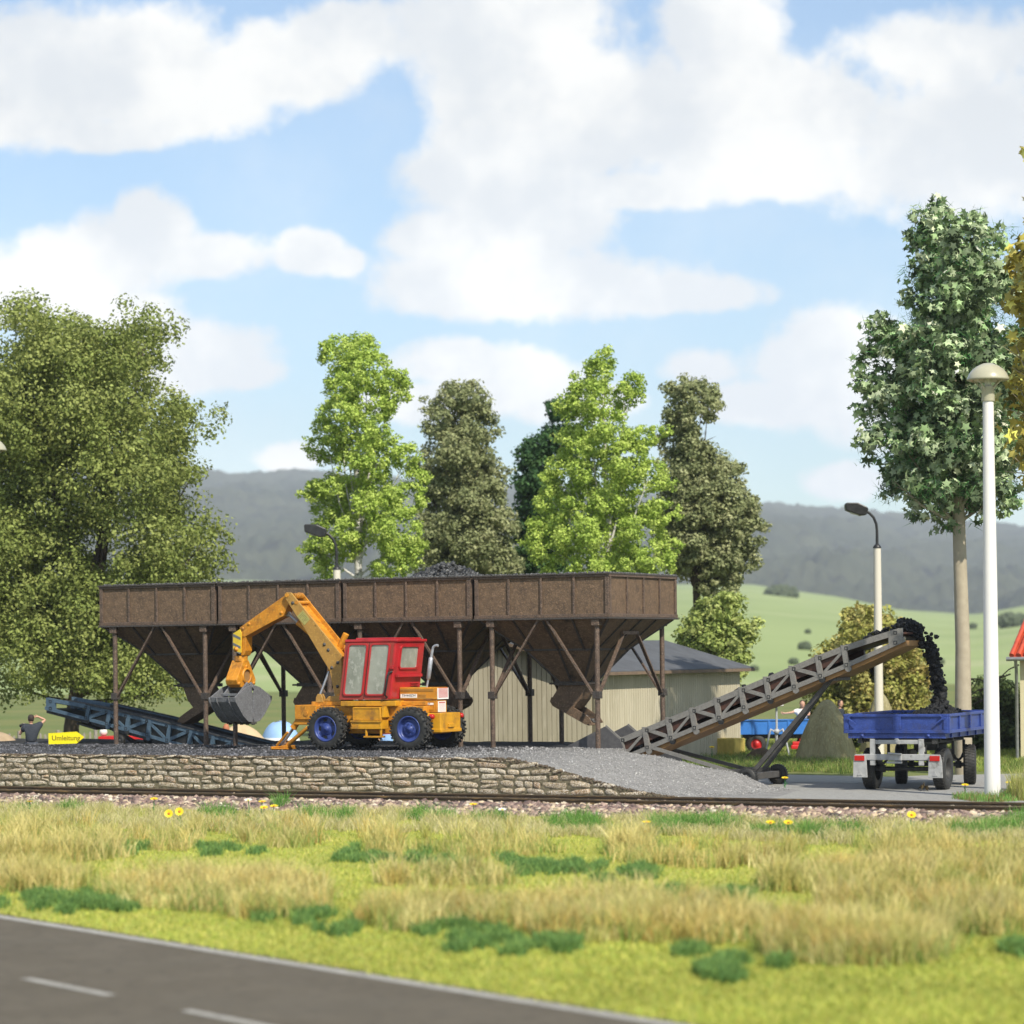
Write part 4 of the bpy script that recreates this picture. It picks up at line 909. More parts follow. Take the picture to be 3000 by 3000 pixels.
m = MB(); m.bb(cx1+.05, cx1+.13, cy0+.10, cy1-.12, cz0+.58, cz0+.66); m.xform(Matrix.Translation((SH*.6-.03,0,0)))
for k in range(4): m.bb(cx1+.06, cx1+.085, cy1-.55, cy1-.15, cz0+.22+k*.06, cz0+.25+k*.06)
m.build('louvre', M_RED, co, bevel=.006)
hA = Cp(770, 590, .26); hB = Cp(700, 935, .26); hM = Cp(735, 600, .24)
m = MB(); m.tube([(hA[0],.29,hA[1]),(hM[0],.22,hM[1]+.0),(Cp(728,640,.24)[0],.21,Cp(728,640,.24)[1]),(Cp(685,900,.24)[0],.21,Cp(685,900,.24)[1]),(hB[0],.29,hB[1])], .026, 8); m.build('grab_handle', M_BLACK, co)
hq = Cp(773, 530, .25); m = MB(); m.bb(hq[0]-.045, hq[0]+.045, .22, .30, hq[1]-.045, hq[1]+.045); m.build('mirror_mount', M_RED, co, bevel=.01)
# engine
x0, z1 = Cp(876, 800, .72); x1, z0 = Cp(1382, 965, .72); hy0, hy1 = .72, 1.32
b = MB(); b.prism([(x0,z0),(x0,z1),(x1-.05,z1-.0),(x1,z1-.015),(x1-.02,z0)], hy0, hy1); hood = b.build('engine_hood', M_ORG, exv, bevel=.015)
b = MB(); hh_ = z1 - z0
for q in (.68, .80): b.bb(x0+.02, x1-.10, hy0-.012, hy0, z0+hh_*q, z0+hh_*q+.018)
b.bb(x0+.02, x1-.10, hy0-.012, hy0, z0+.02, z0+.045)
xv, zv = Cp(1125, 925, .72); xw, _ = Cp(1240, 925, .72)
for k in range(9): b.bb(lerp(xv, xw, k/9), lerp(xv, xw, k/9)+.010, hy0-.012, hy0, zv-.035, zv+.065)
b.build('trim', M_OCH, hood, bevel=.003)
b = MB(); b.bb(x1-.005, x1+.012, hy0+.02, hy1-.01, z0+.01, z1-.02); gp = b.build('grille', M_STW, exv)
b = MB()
for k in range(9): b.bb(x1+.012, x1+.016, hy0+.06, hy1-.05, z0+.055+k*.03, z0+.055+k*.03+.014)
b.build('slats', M_STR, gp)
def text(s_, size, M, m, par, name='lettering', shear=0.0, ext=.0015, bold=0.0):
    cu = bpy.data.curves.new(name, 'FONT'); cu.body = s_; cu.size = size; cu.shear = shear; cu.extrude = ext; cu.offset = bold
    tmp = bpy.data.objects.new('tmp', cu); COL.objects.link(tmp); dg = bpy.context.evaluated_depsgraph_get()
    me = bpy.data.meshes.new_from_object(tmp.evaluated_get(dg)); bpy.data.objects.remove(tmp); bpy.data.curves.remove(cu)
    me.transform(M); me.materials.clear(); me.materials.append(m); me.name = name
    o = bpy.data.objects.new(name, me); COL.objects.link(o); o.parent = par; return o
xa, za = Cp(893, 940, .72); xb, zb_ = Cp(1112, 888, .72)
b = MB(); b.bb(xa, xb, hy0-.014, hy0-.001, za, zb_); pl8 = b.build('name_plate', M_STW, exv)
FRONT = lambda x, y, z: Matrix.Translation((x, y, z)) @ Matrix.Rotation(R(90), 4, 'X')
text('TIH445DH', .092, FRONT(xa+.03, hy0-.0155, za+.028), M_INK, pl8, shear=.3)
x0b, z1b = Cp(845, 972, .74); x1b, z0b = Cp(1380, 1138, .74)
b = MB(); b.bb(x0b, x1b, .74, 1.26, z0b, z1b-.004); low = b.build('engine_side', M_ORG, exv, bevel=.012)
xa, za = Cp(1150, 1110, .74); xb, zb_ = Cp(1345, 985, .74)
b = MB(); b.ring(rrect(xa,xb,za,zb_,.01,1), rrect(xa+.012,xb-.012,za+.012,zb_-.012,.01,1), .728, .74); b.bb(xa+.03, xb-.03, .730, .74, za+.02, za+.035); b.build('service_door', M_YEL, low)
xa, za = Cp(1186, 1035, .74); xb, zb_ = Cp(1335, 1008, .74)
b = MB(); b.bb(xa, xb, .726, .74, za, zb_); pl8 = b.build('name_plate', M_STW, exv); text('Universal', .055, FRONT(xa+.02, .7245, za+.014), M_INK, pl8, shear=.3)
b = MB(); b.bb(x1b, x1b+.008, .80, 1.20, z0b+.01, z1b-.03); gp = b.build('grille', M_STW, exv)
b = MB(); b.bb(x1b+.008, x1b+.011, .84, 1.16, z1b-.075, z1b-.05)
for k in range(8): b.bb(x1b+.008, x1b+.011, .84, 1.16, z0b+.03+k*.028, z0b+.035+k*.028)
b.build('slats', M_STR, gp)
b = MB(); xq, zq = Cp(1010, 1040, .6); b.cyl((xq-.12,.66,zq),(xq+.16,.66,zq),.055); b.cyl((xq,.60,zq-.02),(xq,.74,zq-.02),.075); b.bb(xq-.35,xq-.23,.6,.74,zq-.10,zq+.06); b.build('engine_block', M_ORG, low, bevel=.008)
# counterweight
x1c, z1c = Cp(1400, 1135, .5); 
xr = .66; b = MB(); b.bb(-.05, xr, .50, 1.62, Cp(1500,1135,.6)[1]-.0-.62+.10, Cp(1500,1135,.6)[1]); zc0 = Cp(1500,1135,.6)[1]-.52
b = MB(); b.bb(.30, xr, .52, 1.60, zc0, zc0+.50); cw = b.build('counterweight', M_YEL, exv, bevel=.02)
b = MB(); b.bb(xr-.002, xr+.05, .9, 1.2, zc0+.12, zc0+.22); b.bb(.28, xr+.02, .50, 1.62, zc0, zc0+.09); b.bb(.20, .42, .30, .52, zc0+.28, zc0+.50); b.build('tow_hitch', M_YEL, cw, bevel=.012)
for y in (.40, 1.70):
    b = MB(); b.lathe([(0,.05),(.045,.045),(.065,.02),(.07,-.03),(.07,-.09)], ((.46 if y < 1 else xr-.06)+.04, y, zc0+.41), 'x', 16); b.build('tail_light', M_RLENS, exv)
# tool box and step
x0, z1 = Cp(237, 1068, .10); x1, z0 = Cp(620, 1245, .10)
b = MB(); b.prism([(x0,z0),(x0,z1),(x1-.02,z1),(x1+.01,z0)], .12, .50); tb = b.build('tool_box', M_YEL, exv, bevel=.015)
b = MB(); b.ring(rrect(x0+.01,x1-.02,z0+.01,z1-.01,.02,2), rrect(x0+.035,x1-.045,z0+.035,z1-.035,.015,2), .105, .12)
xa, za = Cp(215, 1360, .08); xb, _ = Cp(632, 1360, .08); b.bb(xa, xb, .08, .45, za, za+.05); b.bb(xa, xb, .09, .45, za+.05, z0-.003); b.bb(xa, xb, .06, .12, z0-.05, z0-.0); b.ring(rrect(xa+.02,xb-.02,za+.05,z0-.05,.02,1), rrect(xa+.05,xb-.05,za+.075,z0-.07,.02,1), .078, .09)
b.bb(x1+.01, x1+.07, .14, .45, za+.3, z1+.02)
b.build('tool_box_frame', M_YEL, tb, bevel=.006)
s0 = Cp(420, 1360, .10); s1 = Cp(425, 1465, .10); s2 = Cp(620, 1465, .10)
b = MB(); b.beam((s0[0],.13,s0[1]),(s1[0],.13,s1[1]),.05,.05); b.beam((s2[0],.13,s0[1]),(s2[0],.13,s1[1]),.05,.05); b.bb(s1[0]-.07, s2[0]+.03, .08, .30, s1[1]-.025, s1[1]+.02); b.build('step', M_YEL, exv, bevel=.008)
# boom : two plates with cross tubes
bp = [(900,80),(925,58),(975,62),(1545,770),(1550,1000),(1532,1275),(1478,1270),(1410,940),(1340,830),(1140,490),(903,118)]
BY0, BY1 = .74, 1.30
pp = BL_(bp, BY0)
boom = MB(); boom.prism(pp, BY0, BY0+.05); bo = boom.build('boom_plate', M_OCH, exv, bevel=.01)
b = MB(); b.prism(pp, BY1, BY1+.05); bo2 = b.build('boom_plate', M_ORG, exv, bevel=.01)
b = MB(); tp_ = [p for p in pp[2:4]]; dxy = Vector((tp_[1][0]-tp_[0][0], tp_[1][1]-tp_[0][1])).normalized(); nx_, nz_ = -dxy.y, dxy.x
if nz_ > 0: nx_, nz_ = -nx_, -nz_
# inner web between plates, set in from the top edge
a0 = (lerp(tp_[0][0],tp_[1][0],.12)+nx_*.10, lerp(tp_[0][1],tp_[1][1],.12)+nz_*.10); a1 = (lerp(tp_[0][0],tp_[1][0],.97)+nx_*.12, lerp(tp_[0][1],tp_[1][1],.97)+nz_*.12)
b.prism([a0, a1, (a1[0]+nx_*.03, a1[1]+nz_*.03), (a0[0]+nx_*.03, a0[1]+nz_*.03)], BY0+.05, BY1); b.build('boom_web', M_ORG, exv)
b = MB()
for (u, v, r_) in ((930,92,.055),(1040,175,.05),(1520,1230,.06)):
    x, z = Bp(u, v, BY0); b.cyl((x, BY0-.02, z), (x, BY1+.07, z), r_, n=18)
x, z = Bp(985, 100, BY0)
for k in range(6): b.cyl((x, BY0+.07+k*.08, z), (x, BY0+.12+k*.08, z), .075, n=16)
b.build('boom_pin', M_ORG, exv)
b = MB()
for (u, v) in ((995,180),(1353,650),(1398,712),(1505,855),(1438,913),(1502,1125)):
    x, z = Bp(u, v, BY0); b.lathe([(0,-.030),(.022,-.028),(.030,-.012),(.045,-.010),(.047,0)], (x, BY0, z), 'y', 16)
b.build('pin_head', M_DSTEEL, bo)
q = BL_([(1045,330),(1112,262),(1190,365),(1130,432)], BY0); b = MB(); b.prism(q, BY0-.008, BY0+.001); pq = b.build('notice_plate', mat('notice_plate', (0.42,0.38,0.12), .6, c2=(0.33,0.30,0.10), scale=20), exv)
b = MB(); q0 = Vector((q[0][0],q[0][1])); q1 = Vector((q[1][0],q[1][1])); q2 = Vector((q[2][0],q[2][1])); q3 = Vector((q[3][0],q[3][1]))
for k in range(1, 7):
    f = k/7.5 + .03; a = q1.lerp(q2, f); c = q0.lerp(q3, f); a2 = a.lerp(c, .15); c2_ = a.lerp(c, .85 if k % 3 else .55)
    b.beam((a2.x, BY0-.0095, a2.y), (c2_.x, BY0-.0095, c2_.y), .003, .006, (0,0,1))
b.build('notice_lines', M_INK, pq)
# stick
SY0, SY1 = .84, 1.20
sp_ = BL_([(895,100),(930,70),(960,120),(945,200),(900,300),(885,330),(700,425),(470,555),(445,566),(415,560),(405,520),(393,458)], SY0)
b = MB(); b.prism(sp_, SY0, SY1); sk = b.build('stick', M_ORG, exv, bevel=.012)
b = MB()
for (u, v) in ((866,291),(500,418),(430,470)):
    x, z = Bp(u, v, SY0); b.lathe([(0,-.022),(.04,-.02),(.045,0)], (x, SY0, z), 'y', 18)
b.build('pin_head', M_ORG, sk)
hz_ = BL_([(395,480),(412,520),(410,740),(380,745),(335,735),(322,690),(322,525)], SY0-.04)
zbp = MB(); zbp.prism(hz_, SY0-.05, SY0-.01); hp_ = zbp.build('warning_plate', M_ZY, exv)
b = MB(); 
for v0 in (528, 628, 720):
    c4 = BL_([(322,v0),(405,v0+42),(405,v0+72 if v0 < 700 else v0+22),(322,v0+32 if v0 < 700 else v0+4)], SY0-.05)
    b.prism(c4, SY0-.054, SY0-.05)
b.build('warning_stripe', M_ZG, hp_)
x, z = Bp(352, 703, SY0-.06); b = MB(); b.lathe([(0,-.05),(.035,-.045),(.04,-.02),(.065,-.018),(.07,0)], (x, SY0-.05, z), 'y', 18); b.cyl((x, SY0-.05, z), (x, SY1+.05, z), .03); b.build('pivot_bolt', M_ORG, sk)
b = MB(); b.prism(BL_([(410,560),(465,540),(462,720),(440,775),(410,775)], SY0+.02), SY0+.02, SY1-.02); b.build('stick_head', M_ORG, sk, bevel=.01)
# hydraulic rams
def ram(n, A, Bq, r0, r1, fr=.55, m0=M_ORG, m1=M_SILVER):
    A = Vector(A); Bq = Vector(Bq); c = A.lerp(Bq, fr)
    t_ = MB(); t_.cyl(A, c, r0, n=16); t_.cyl(A.lerp(c,.94), c, r0*1.12, n=16); o = t_.build(n, m0, exv)
    t_ = MB(); t_.cyl(c, Bq, r1, n=12); t_.cyl(Bq - Vector((0,.05,0)), Bq + Vector((0,.05,0)), r1*1.7, n=12); t_.build('rod', m1, o); return o
v3 = lambda p, y: (p[0], y, p[1])
ram('arm_ram', v3(Bp(1240,560,1.02),1.02), v3(Bp(945,305,1.02),1.02), .075, .04, .62)
ram('boom_ram', v3(Bp(1425,905,.90),.90), v3(Bp(1300,1235,.66),.66), .05, .035, .15, M_ORG, M_SILVER)
x, z = Bp(1297, 1240, .62); b = MB(); b.prism([(x-.11,z-.18),(x-.10,z-.02),(x-.05,z+.07),(x+.05,z+.07),(x+.10,z-.02),(x+.13,z-.18)], .60, .64); b.prism([(x-.11,z-.18),(x-.10,z-.02),(x-.05,z+.07),(x+.05,z+.07),(x+.10,z-.02),(x+.13,z-.18)], .72, .76); b.build('ram_bracket', M_OCH, exv, bevel=.01)
b = MB(); b.prism(BL_([(1350,1290),(1400,1235),(1535,1235),(1540,1300)], .70), .70, 1.36); b.build('boom_foot', M_OCH, exv, bevel=.015)
b = MB(); A_ = v3(Bp(1600,530,1.25),1.25); Bq = v3(Bp(1500,740,1.25),1.25); b.cyl(A_, Bq, .085, n=18); x, z = Bp(1590, 700, 1.2); b.tube([(x-.05,1.25,z+.05),(x+.02,1.25,z-.1),(x+.0,1.22,z-.35)], .06, 10); b.build('lift_ram', M_ORG, exv)
# rotator and grab
x0, z0 = Bp(326, 830, .95); x1, z1 = Bp(460, 778, .95); gx = (x0 + x1) / 2; gy = 1.02
b = MB(); b.cyl((gx, gy, z0-.02), (gx, gy, z1), (x1-x0)/2*.96, n=28); b.build('rotator', M_ORG, exv, bevel=.01)
zt, zb2 = z0, Bp(400, 1135, .85)[1]
hw_t, hw_b, dxh = .13, .47, .17
prof = [(-hw_t, zt), (hw_t, zt), (hw_b-.06, zb2+.30), (hw_b, zb2+.20), (hw_b-.05, zb2+.08), (hw_b-.2, zb2), (-hw_b+.2, zb2), (-hw_b+.05, zb2+.08), (-hw_b, zb2+.20), (-hw_b+.06, zb2+.30)]
b = MB(); hc = (0, zt - (zt-zb2)*.58); n_ = 20; hole = [(hc[0]+.20*math.cos(2*math.pi*k/n_), hc[1]+.20*math.sin(2*math.pi*k/n_)) for k in range(n_)]
b.prismx([(gy+p[0], p[1]) for p in prof], gx-dxh-.04, gx+dxh); gh = b.build('grab_head', M_ORG, exv, bevel=.02)
b = MB(); b.lathe([(.165,.001),(.165,.045),(.215,.045),(.225,.001)], (gx+dxh, gy+hc[0], hc[1]), 'x', 30); 
for dy, dz in ((-.36,-.20),(.36,-.20),(0,.26)): b.lathe([(0,.03),(.04,.025),(.045,0)], (gx+dxh, gy+dy, hc[1]+dz), 'x', 14)
b.build('flange', M_ORG, gh)
b = MB(); b.lathe([(.0,.004),(.165,.004)], (gx+dxh, gy+hc[0], hc[1]), 'x', 30); b.build('port', M_TRAY, gh)
gz = Bp(470, 1100, 1.0)[1]; gl0, gl1 = gx - .42, gx + .38
def shell(sg):
    P_ = [(0.05,gz-.02),(.34,gz-.08),(.91,gz-.34),(.88,gz-.46),(.52,gz-.84),(.28,gz-1.00),(.04,gz-1.03),(.0,gz-.9)]
    s_ = MB(); pr = [(gy + sg*p[0], p[1]) for p in P_]
    for xx in (gl0, gl1-.03): s_.prismx(pr, xx, xx+.03)
    o = s_.build('grab_shell', M_GRAB, exv, bevel=.01)
    s_ = MB(); arc = P_[2:7]
    for a_, c_ in zip(arc[:-1], arc[1:]):
        d_ = Vector((c_[0]-a_[0], c_[1]-a_[1])).normalized(); nn = Vector((d_.y, -d_.x))
        if nn.x < 0: nn = -nn
        s_.prismx([(gy+sg*a_[0],a_[1]),(gy+sg*c_[0],c_[1]),(gy+sg*(c_[0]-nn.x*.03),c_[1]-nn.y*.03),(gy+sg*(a_[0]-nn.x*.03),a_[1]-nn.y*.03)], gl0-.02, gl1+.02)
    s_.build('bowl', M_GRAB, o)
    s_ = MB()
    for xx in (gl0-.03, gl0+.20, gl1-.22):
        for a_, c_ in zip(arc[:-1], arc[1:]): s_.beam((xx+.03, gy+sg*(a_[0]+.012), a_[1]), (xx+.03, gy+sg*(c_[0]+.012), c_[1]), .055, .03, (1,0,0))
    s_.build('rib', M_GRAB, o, bevel=.005)
    s_ = MB()
    for k in range(5): xx = gl0 + .03 + k*.185; s_.box((xx+.02, gy+sg*.07, gz-1.045), (.08, .10, .06)); s_.box((xx+.02, gy+sg*.03, gz-1.075), (.05, .05, .05))
    s_.build('teeth', M_DSTEEL, o, bevel=.01)
    s_ = MB()
    for xx in (gx-.24, gx+.22):
        s_.prismx([(gy+sg*.02,gz+.02),(gy+sg*.10,gz+.06),(gy+sg*.52,gz-.24),(gy+sg*.46,gz-.30),(gy+sg*.05,gz-.10)], xx, xx+.05)
    s_.bb(gx-.30, gx+.28, gy+sg*.50-.04, gy+sg*.50+.04, gz-.31, gz-.24)
    s_.build('lever', M_GRAB, o, bevel=.008)
shell(-1); shell(1)
b = MB(); b.bb(gl0+.03, gl1-.03, gy-.05, gy+.05, gz-.16, gz-.06); b.cyl((gl0-.03, gy, gz-.08), (gl1+.03, gy, gz-.08), .05, n=14); b.build('grab_hinge', M_GRAB, exv)
# stabiliser
yS = .55
ram('stabiliser_ram', v3(Bp(1115,1425,yS),yS), v3(Bp(890,1765,yS),yS), .085, .04, .50)
b = MB(); x, z = Bp(1155, 1430, yS-.1); b.prism([(x-.28,z-.12),(x-.30,z+.09),(x+.10,z+.09),(x+.10,z-.16)], yS-.14, yS-.09); b.cyl((x, yS-.17, z), (x, yS-.09, z), .065, n=16); b.prism([(x-.28,z-.12),(x-.30,z+.09),(x+.10,z+.09),(x+.10,z-.16)], yS+.09, yS+.14)
b.build('stabiliser_bracket', M_ORG, exv, bevel=.012)
b = MB()
for dy in (-.16, .16):
    a = Bp(1165, 1590, yS+dy); c = Bp(955, 1770, yS+dy); d = Bp(930, 1800, yS+dy)
    b.tube([v3(a, yS+dy), v3(c, yS+dy*.8), v3(d, yS+dy*.5)], .05, 10)
a = Bp(1090, 1560, yS); b.tube([v3(Bp(985,1640,yS),yS-.2), v3(Bp(850,1790,yS),yS-.15)], .035, 8)
b.build('stabiliser_arm', M_ORG, exv)
a = Bp(755, 1840, .4); c = Bp(935, 1840, .4)
b = MB(); b.bb(a[0], c[0], .35, .85, -.005, .03); b.bb(a[0], a[0]+.05, .35, .85, .03, .07); b.bb((a[0]+c[0])/2+.05, c[0], .40, .80, .03, .10); b.build('foot_plate', M_ORG, exv, bevel=.012)
# exhaust
b = MB(); yE = .85
E_ = lambda u, v: v3(Cp(u, v, yE), yE)
b.tube([E_(1243,800), E_(1262,690)], .028, 12); b.tube([E_(1262,692), E_(1264,680), E_(1300,405), E_(1303,392)], [.03,.058,.058,.03], 16)
b.tube([E_(1303,395), E_(1322,290), E_(1332,258), E_(1352,240), E_(1378,234), E_(1396,236)], .036, 12); b.build('exhaust_pipe', M_EXH, exv)
# driver seat and column seen dimly inside are hidden by the dusty panes
def ex_wheel(x, y0, kind, far=False):
    r, w = .56, .34; c = (x, y0 + w/2, r); o = None
    b = MB(); b.lathe([(r*.60,-w*.46),(r*.66,-w*.52),(r*.86,-w*.50),(r*.93,-w*.44),(r*.95,-w*.2),(r*.95,w*.2),(r*.93,w*.44),(r*.86,w*.50),(r*.66,w*.52),(r*.60,w*.46)], c, 'y', 48)
    for k in range(18):
        a = 2*math.pi*k/18
        for sd in (-1, 1):
            a2 = a + (math.pi/18 if sd > 0 else 0); rot = Matrix.Rotation(-a2 - math.pi/2, 3, 'Y') @ Matrix.Rotation(sd*R(38), 3, 'Z')
            b.box((x + math.cos(a2)*r*.965, c[1] + sd*w*.23, r + math.sin(a2)*r*.965), (.055, w*.52, .05), rot)
            rot2 = Matrix.Rotation(-a2 - math.pi/2 + sd*0.1, 3, 'Y'); b.box((x + math.cos(a2+.09)*r*.93, c[1] + sd*w*.47, r + math.sin(a2+.09)*r*.93), (.05, .045, .09), rot2)
    t_ = b.build('wheel', M_TYRE, exv, bevel=.008)
    for sg in ((-1, 1) if True else (-1,)):
        b = MB(); q = lambda h: sg * h
        if kind == 0:
            b.lathe([(r*.61,q(w*.46)),(r*.60,q(w*.50)),(r*.55,q(w*.50)),(r*.52,q(w*.36)),(r*.49,q(w*.12)),(r*.36,q(w*.10)),(r*.30,q(w*.22)),(r*.24,q(w*.30)),(r*.15,q(w*.30)),(r*.13,q(w*.42)),(0,q(w*.44))], c, 'y', 36)
            for k in range(5):
                a = 2*math.pi*k/5; b.box((x+math.cos(a)*r*.36, c[1]+q(w*.16), r+math.sin(a)*r*.36), (r*.34, w*.10, r*.20), Matrix.Rotation(-a, 3, 'Y'))
        else:
            b.lathe([(r*.61,q(w*.46)),(r*.60,q(w*.50)),(r*.55,q(w*.50)),(r*.52,q(w*.32)),(r*.49,q(w*.18)),(r*.36,q(w*.16)),(r*.33,q(w*.28)),(r*.30,q(w*.30)),(r*.17,q(w*.30)),(r*.15,q(w*.40)),(r*.08,q(w*.42)),(r*.06,q(w*.48)),(0,q(w*.48))], c, 'y', 36)
            for k in range(8):
                a = 2*math.pi*k/8+.2; p0_ = (x+math.cos(a)*r*.24, c[1]+q(w*.29), r+math.sin(a)*r*.24); b.cyl(p0_, (p0_[0], c[1]+q(w*.36), p0_[2]), .018, n=6)
        rm = b.build('rim', M_RBLUE, t_)
        if kind == 0:
            b = MB()
            for k in range(5):
                a = 2*math.pi*(k+.5)/5; b.lathe([(0,q(w*.125)),(r*.10,q(w*.125))], (x+math.cos(a)*r*.41, c[1], r+math.sin(a)*r*.41), 'y', 10)
            b.build('rim_hole', M_BLACK, t_)
XF = plane(952, 2137, 0, PE)[0]
for xw, kd in ((0, 1), (XF, 0)):
    ex_wheel(xw, 0.0, kd); ex_wheel(xw, 1.76, kd)
    b = MB(); b.cyl((xw, .2, .56), (xw, 1.9, .56), .10, n=14); b.lathe([(0,-.22),(.15,-.18),(.2,0),(.15,.18),(0,.22)], (xw, YC, .56), 'y', 18); b.build('axle', M_CHAS, exv)
# ------------------------------------------------------------------ lamps
M_POLE = mat('pole_white', (0.74,0.72,0.69), .75, bump=.006, bscale=26, stretch=(1,1,2.5))
M_CAP = mat('cap_beige', (0.44,0.42,0.31), .28, c2=(0.40,0.38,0.28), scale=3, coat=.3)
M_CREAM = mat('cream_pole', (0.62,0.58,0.49), .5)
M_LENSW = mat('lamp_lens', (0.66,0.66,0.62), .3)
def mushroom(label, base, hcap):
    t = thing('street_lamp', label, 'street lamp', base, 0, 'tall mushroom-headed street lamps'); h = hcap - base[2]
    b = MB(); b.tube([(0,0,-.1),(0,0,h*.5),(0,0,h-.85)], [.19,.16,.125], 20); b.build('pole', M_POLE, t)
    b = MB(); b.lathe([(.15,h-.87),(.155,h-.84),(.15,h-.58),(.17,h-.54),(.16,h-.52),(0,h-.52)], n=22)
    for k in range(4):
        a = math.pi/4 + k*math.pi/2; b.tube([(.14*math.cos(a),.14*math.sin(a),h-.60),(.24*math.cos(a),.24*math.sin(a),h-.50),(.42*math.cos(a),.42*math.sin(a),h-.365)], [.03,.018,.02], 8)
    b.build('collar', M_CAP, t)
    b = MB(); b.lathe([(0,h+.02),(.12,h+.01),(.25,h-.05),(.36,h-.13),(.44,h-.23),(.49,h-.34),(.49,h-.38),(.46,h-.39),(.40,h-.36),(0,h-.34)], n=40); b.build('lamp_cap', M_CAP, t)
    b = MB(); b.lathe([(0,h-.52),(.07,h-.515),(.08,h-.45),(.075,h-.345)], n=16); b.build('lamp_glass', M_LENSW, t)
mushroom('tall white street lamp with mushroom-shaped head beside the blue trailer', (at(2908, 2330, 63.2).x, 63.2, 0), at(2905, 1066, 63.2).z)
lft = at(-29, 1284, 82); mushroom('mushroom-headed street lamp at the left edge, only its cap rim in view', (lft.x, 82, 0), lft.z)
def curved(label, px_b, px_t, py_t, Y):
    bt = at(px_t, py_t, Y); k = Y / 85.0; t = thing('street_lamp', label, 'street lamp', (at(px_b, 2150, Y).x, Y, 0), 0, 'cream street lamps with black curved arm'); h = bt.z
    b = MB(); b.tube([(0,0,-.1),(0,0,h)], [.15*k,.115*k], 18); b.build('pole', M_CREAM, t)
    b = MB(); b.lathe([(.13*k,h-.01),(.13*k,h+.03),(.06*k,h+.12),(0,h+.14)], n=16)
    b.tube([(0,0,h+.05),(0,0,h+.55*k),(-.02*k,0,h+.75*k),(-.10*k,0,h+.95*k),(-.22*k,0,h+1.08*k),(-.36*k,0,h+1.16*k)], [.05*k,.045*k,.045*k,.045*k,.045*k,.05*k], 10); b.build('arm', M_BLACK, t)
    b = MB(); b.prism([(-.36,-.05),(-.30,.14),(-.34,.20),(-.62,.33),(-.98,.34),(-1.02,.29),(-1.0,.10),(-.55,-.07)], -.2, .2); b.xform(Matrix.Translation((.02,0,h+1.08*k)) @ Matrix.Scale(k, 4)); hd = b.build('lamp_head', M_BLACK, t, bevel=.03)
    b = MB(); b.prism([(-.84,.09),(-.84,.01),(-.50,-.08),(-.47,-.03)], -.13, .13); b.xform(Matrix.Translation((.02,0,h+1.08*k)) @ Matrix.Scale(k, 4)); b.build('lamp_lens', M_LENSW, hd, bevel=.01)
curved('cream street lamp with black curved arm rising behind the blue trailer', 2576, 2563, 1605, 85)
curved('street lamp with black curved arm behind the second bunker, left of the left birch', 992, 987, 1668, 94)

# ------------------------------------------------------------------ house at the right edge
M_PLAST = mat('cream_plaster', (0.62,0.56,0.36), .85, c2=(0.56,0.50,0.32), scale=2, bump=.004, bscale=20)
M_TILE = mat('red_tile', (0.52,0.075,0.030), .45, c2=(0.40,0.055,0.025), scale=5, coat=.2)
M_ZINC = mat('zinc', (0.30,0.31,0.32), .4, metal=.5, c2=(0.22,0.23,0.24), scale=8)
hb = at(2991, 2232, 84)
ho = thing('house', 'cream house corner with red tiled roof at the right edge', 'house', (hb.x, 84, 0), R(-15))
b = MB(); EVh = at(2991, 1932, 84).z; b.bb(0, 6, 0, 7, 0, EVh); b.build('wall', M_PLAST, ho)
b = MB(); b.cyl((-.38, -.42, EVh+.02), (6.4, -.42, EVh+.02), .065, n=10); b.tube([(-.10,-.38,EVh),(-.10,-.30,EVh-.15),(-.10,-.10,EVh-.32),(-.10,-.08,.05)], .05, 10); b.build('gutter', M_ZINC, ho)
RX = at(2967, 1925, 84).x - hb.x
r_ = MB()
for k in range(24):
    x = RX + .22 * k
    for j in range(9):
        y0_ = -.42 + j*.42; z0_ = EVh + .10 + j*.36; sl_ = .0
        r_.tube([(x + j*.12, y0_, z0_+.03), (x + j*.12+.13, y0_+.44, z0_+.42)], [.085,.075], 8)
rf = r_.build('roof', M_TILE, ho)
b = MB(); b.add([(RX-.06,-.44,EVh+.06),(6.4,-.44,EVh+.06),(7.6,3.4,EVh+3.3),(RX+1.1,3.4,EVh+3.3)], [(0,1,2,3)]); b.add([(RX+1.1,3.4,EVh+3.3),(7.6,3.4,EVh+3.3),(6.4,7.2,EVh+.06),(RX-.06,7.2,EVh+.06)], [(0,1,2,3)]); b.build('roof_deck', M_TILE, rf)

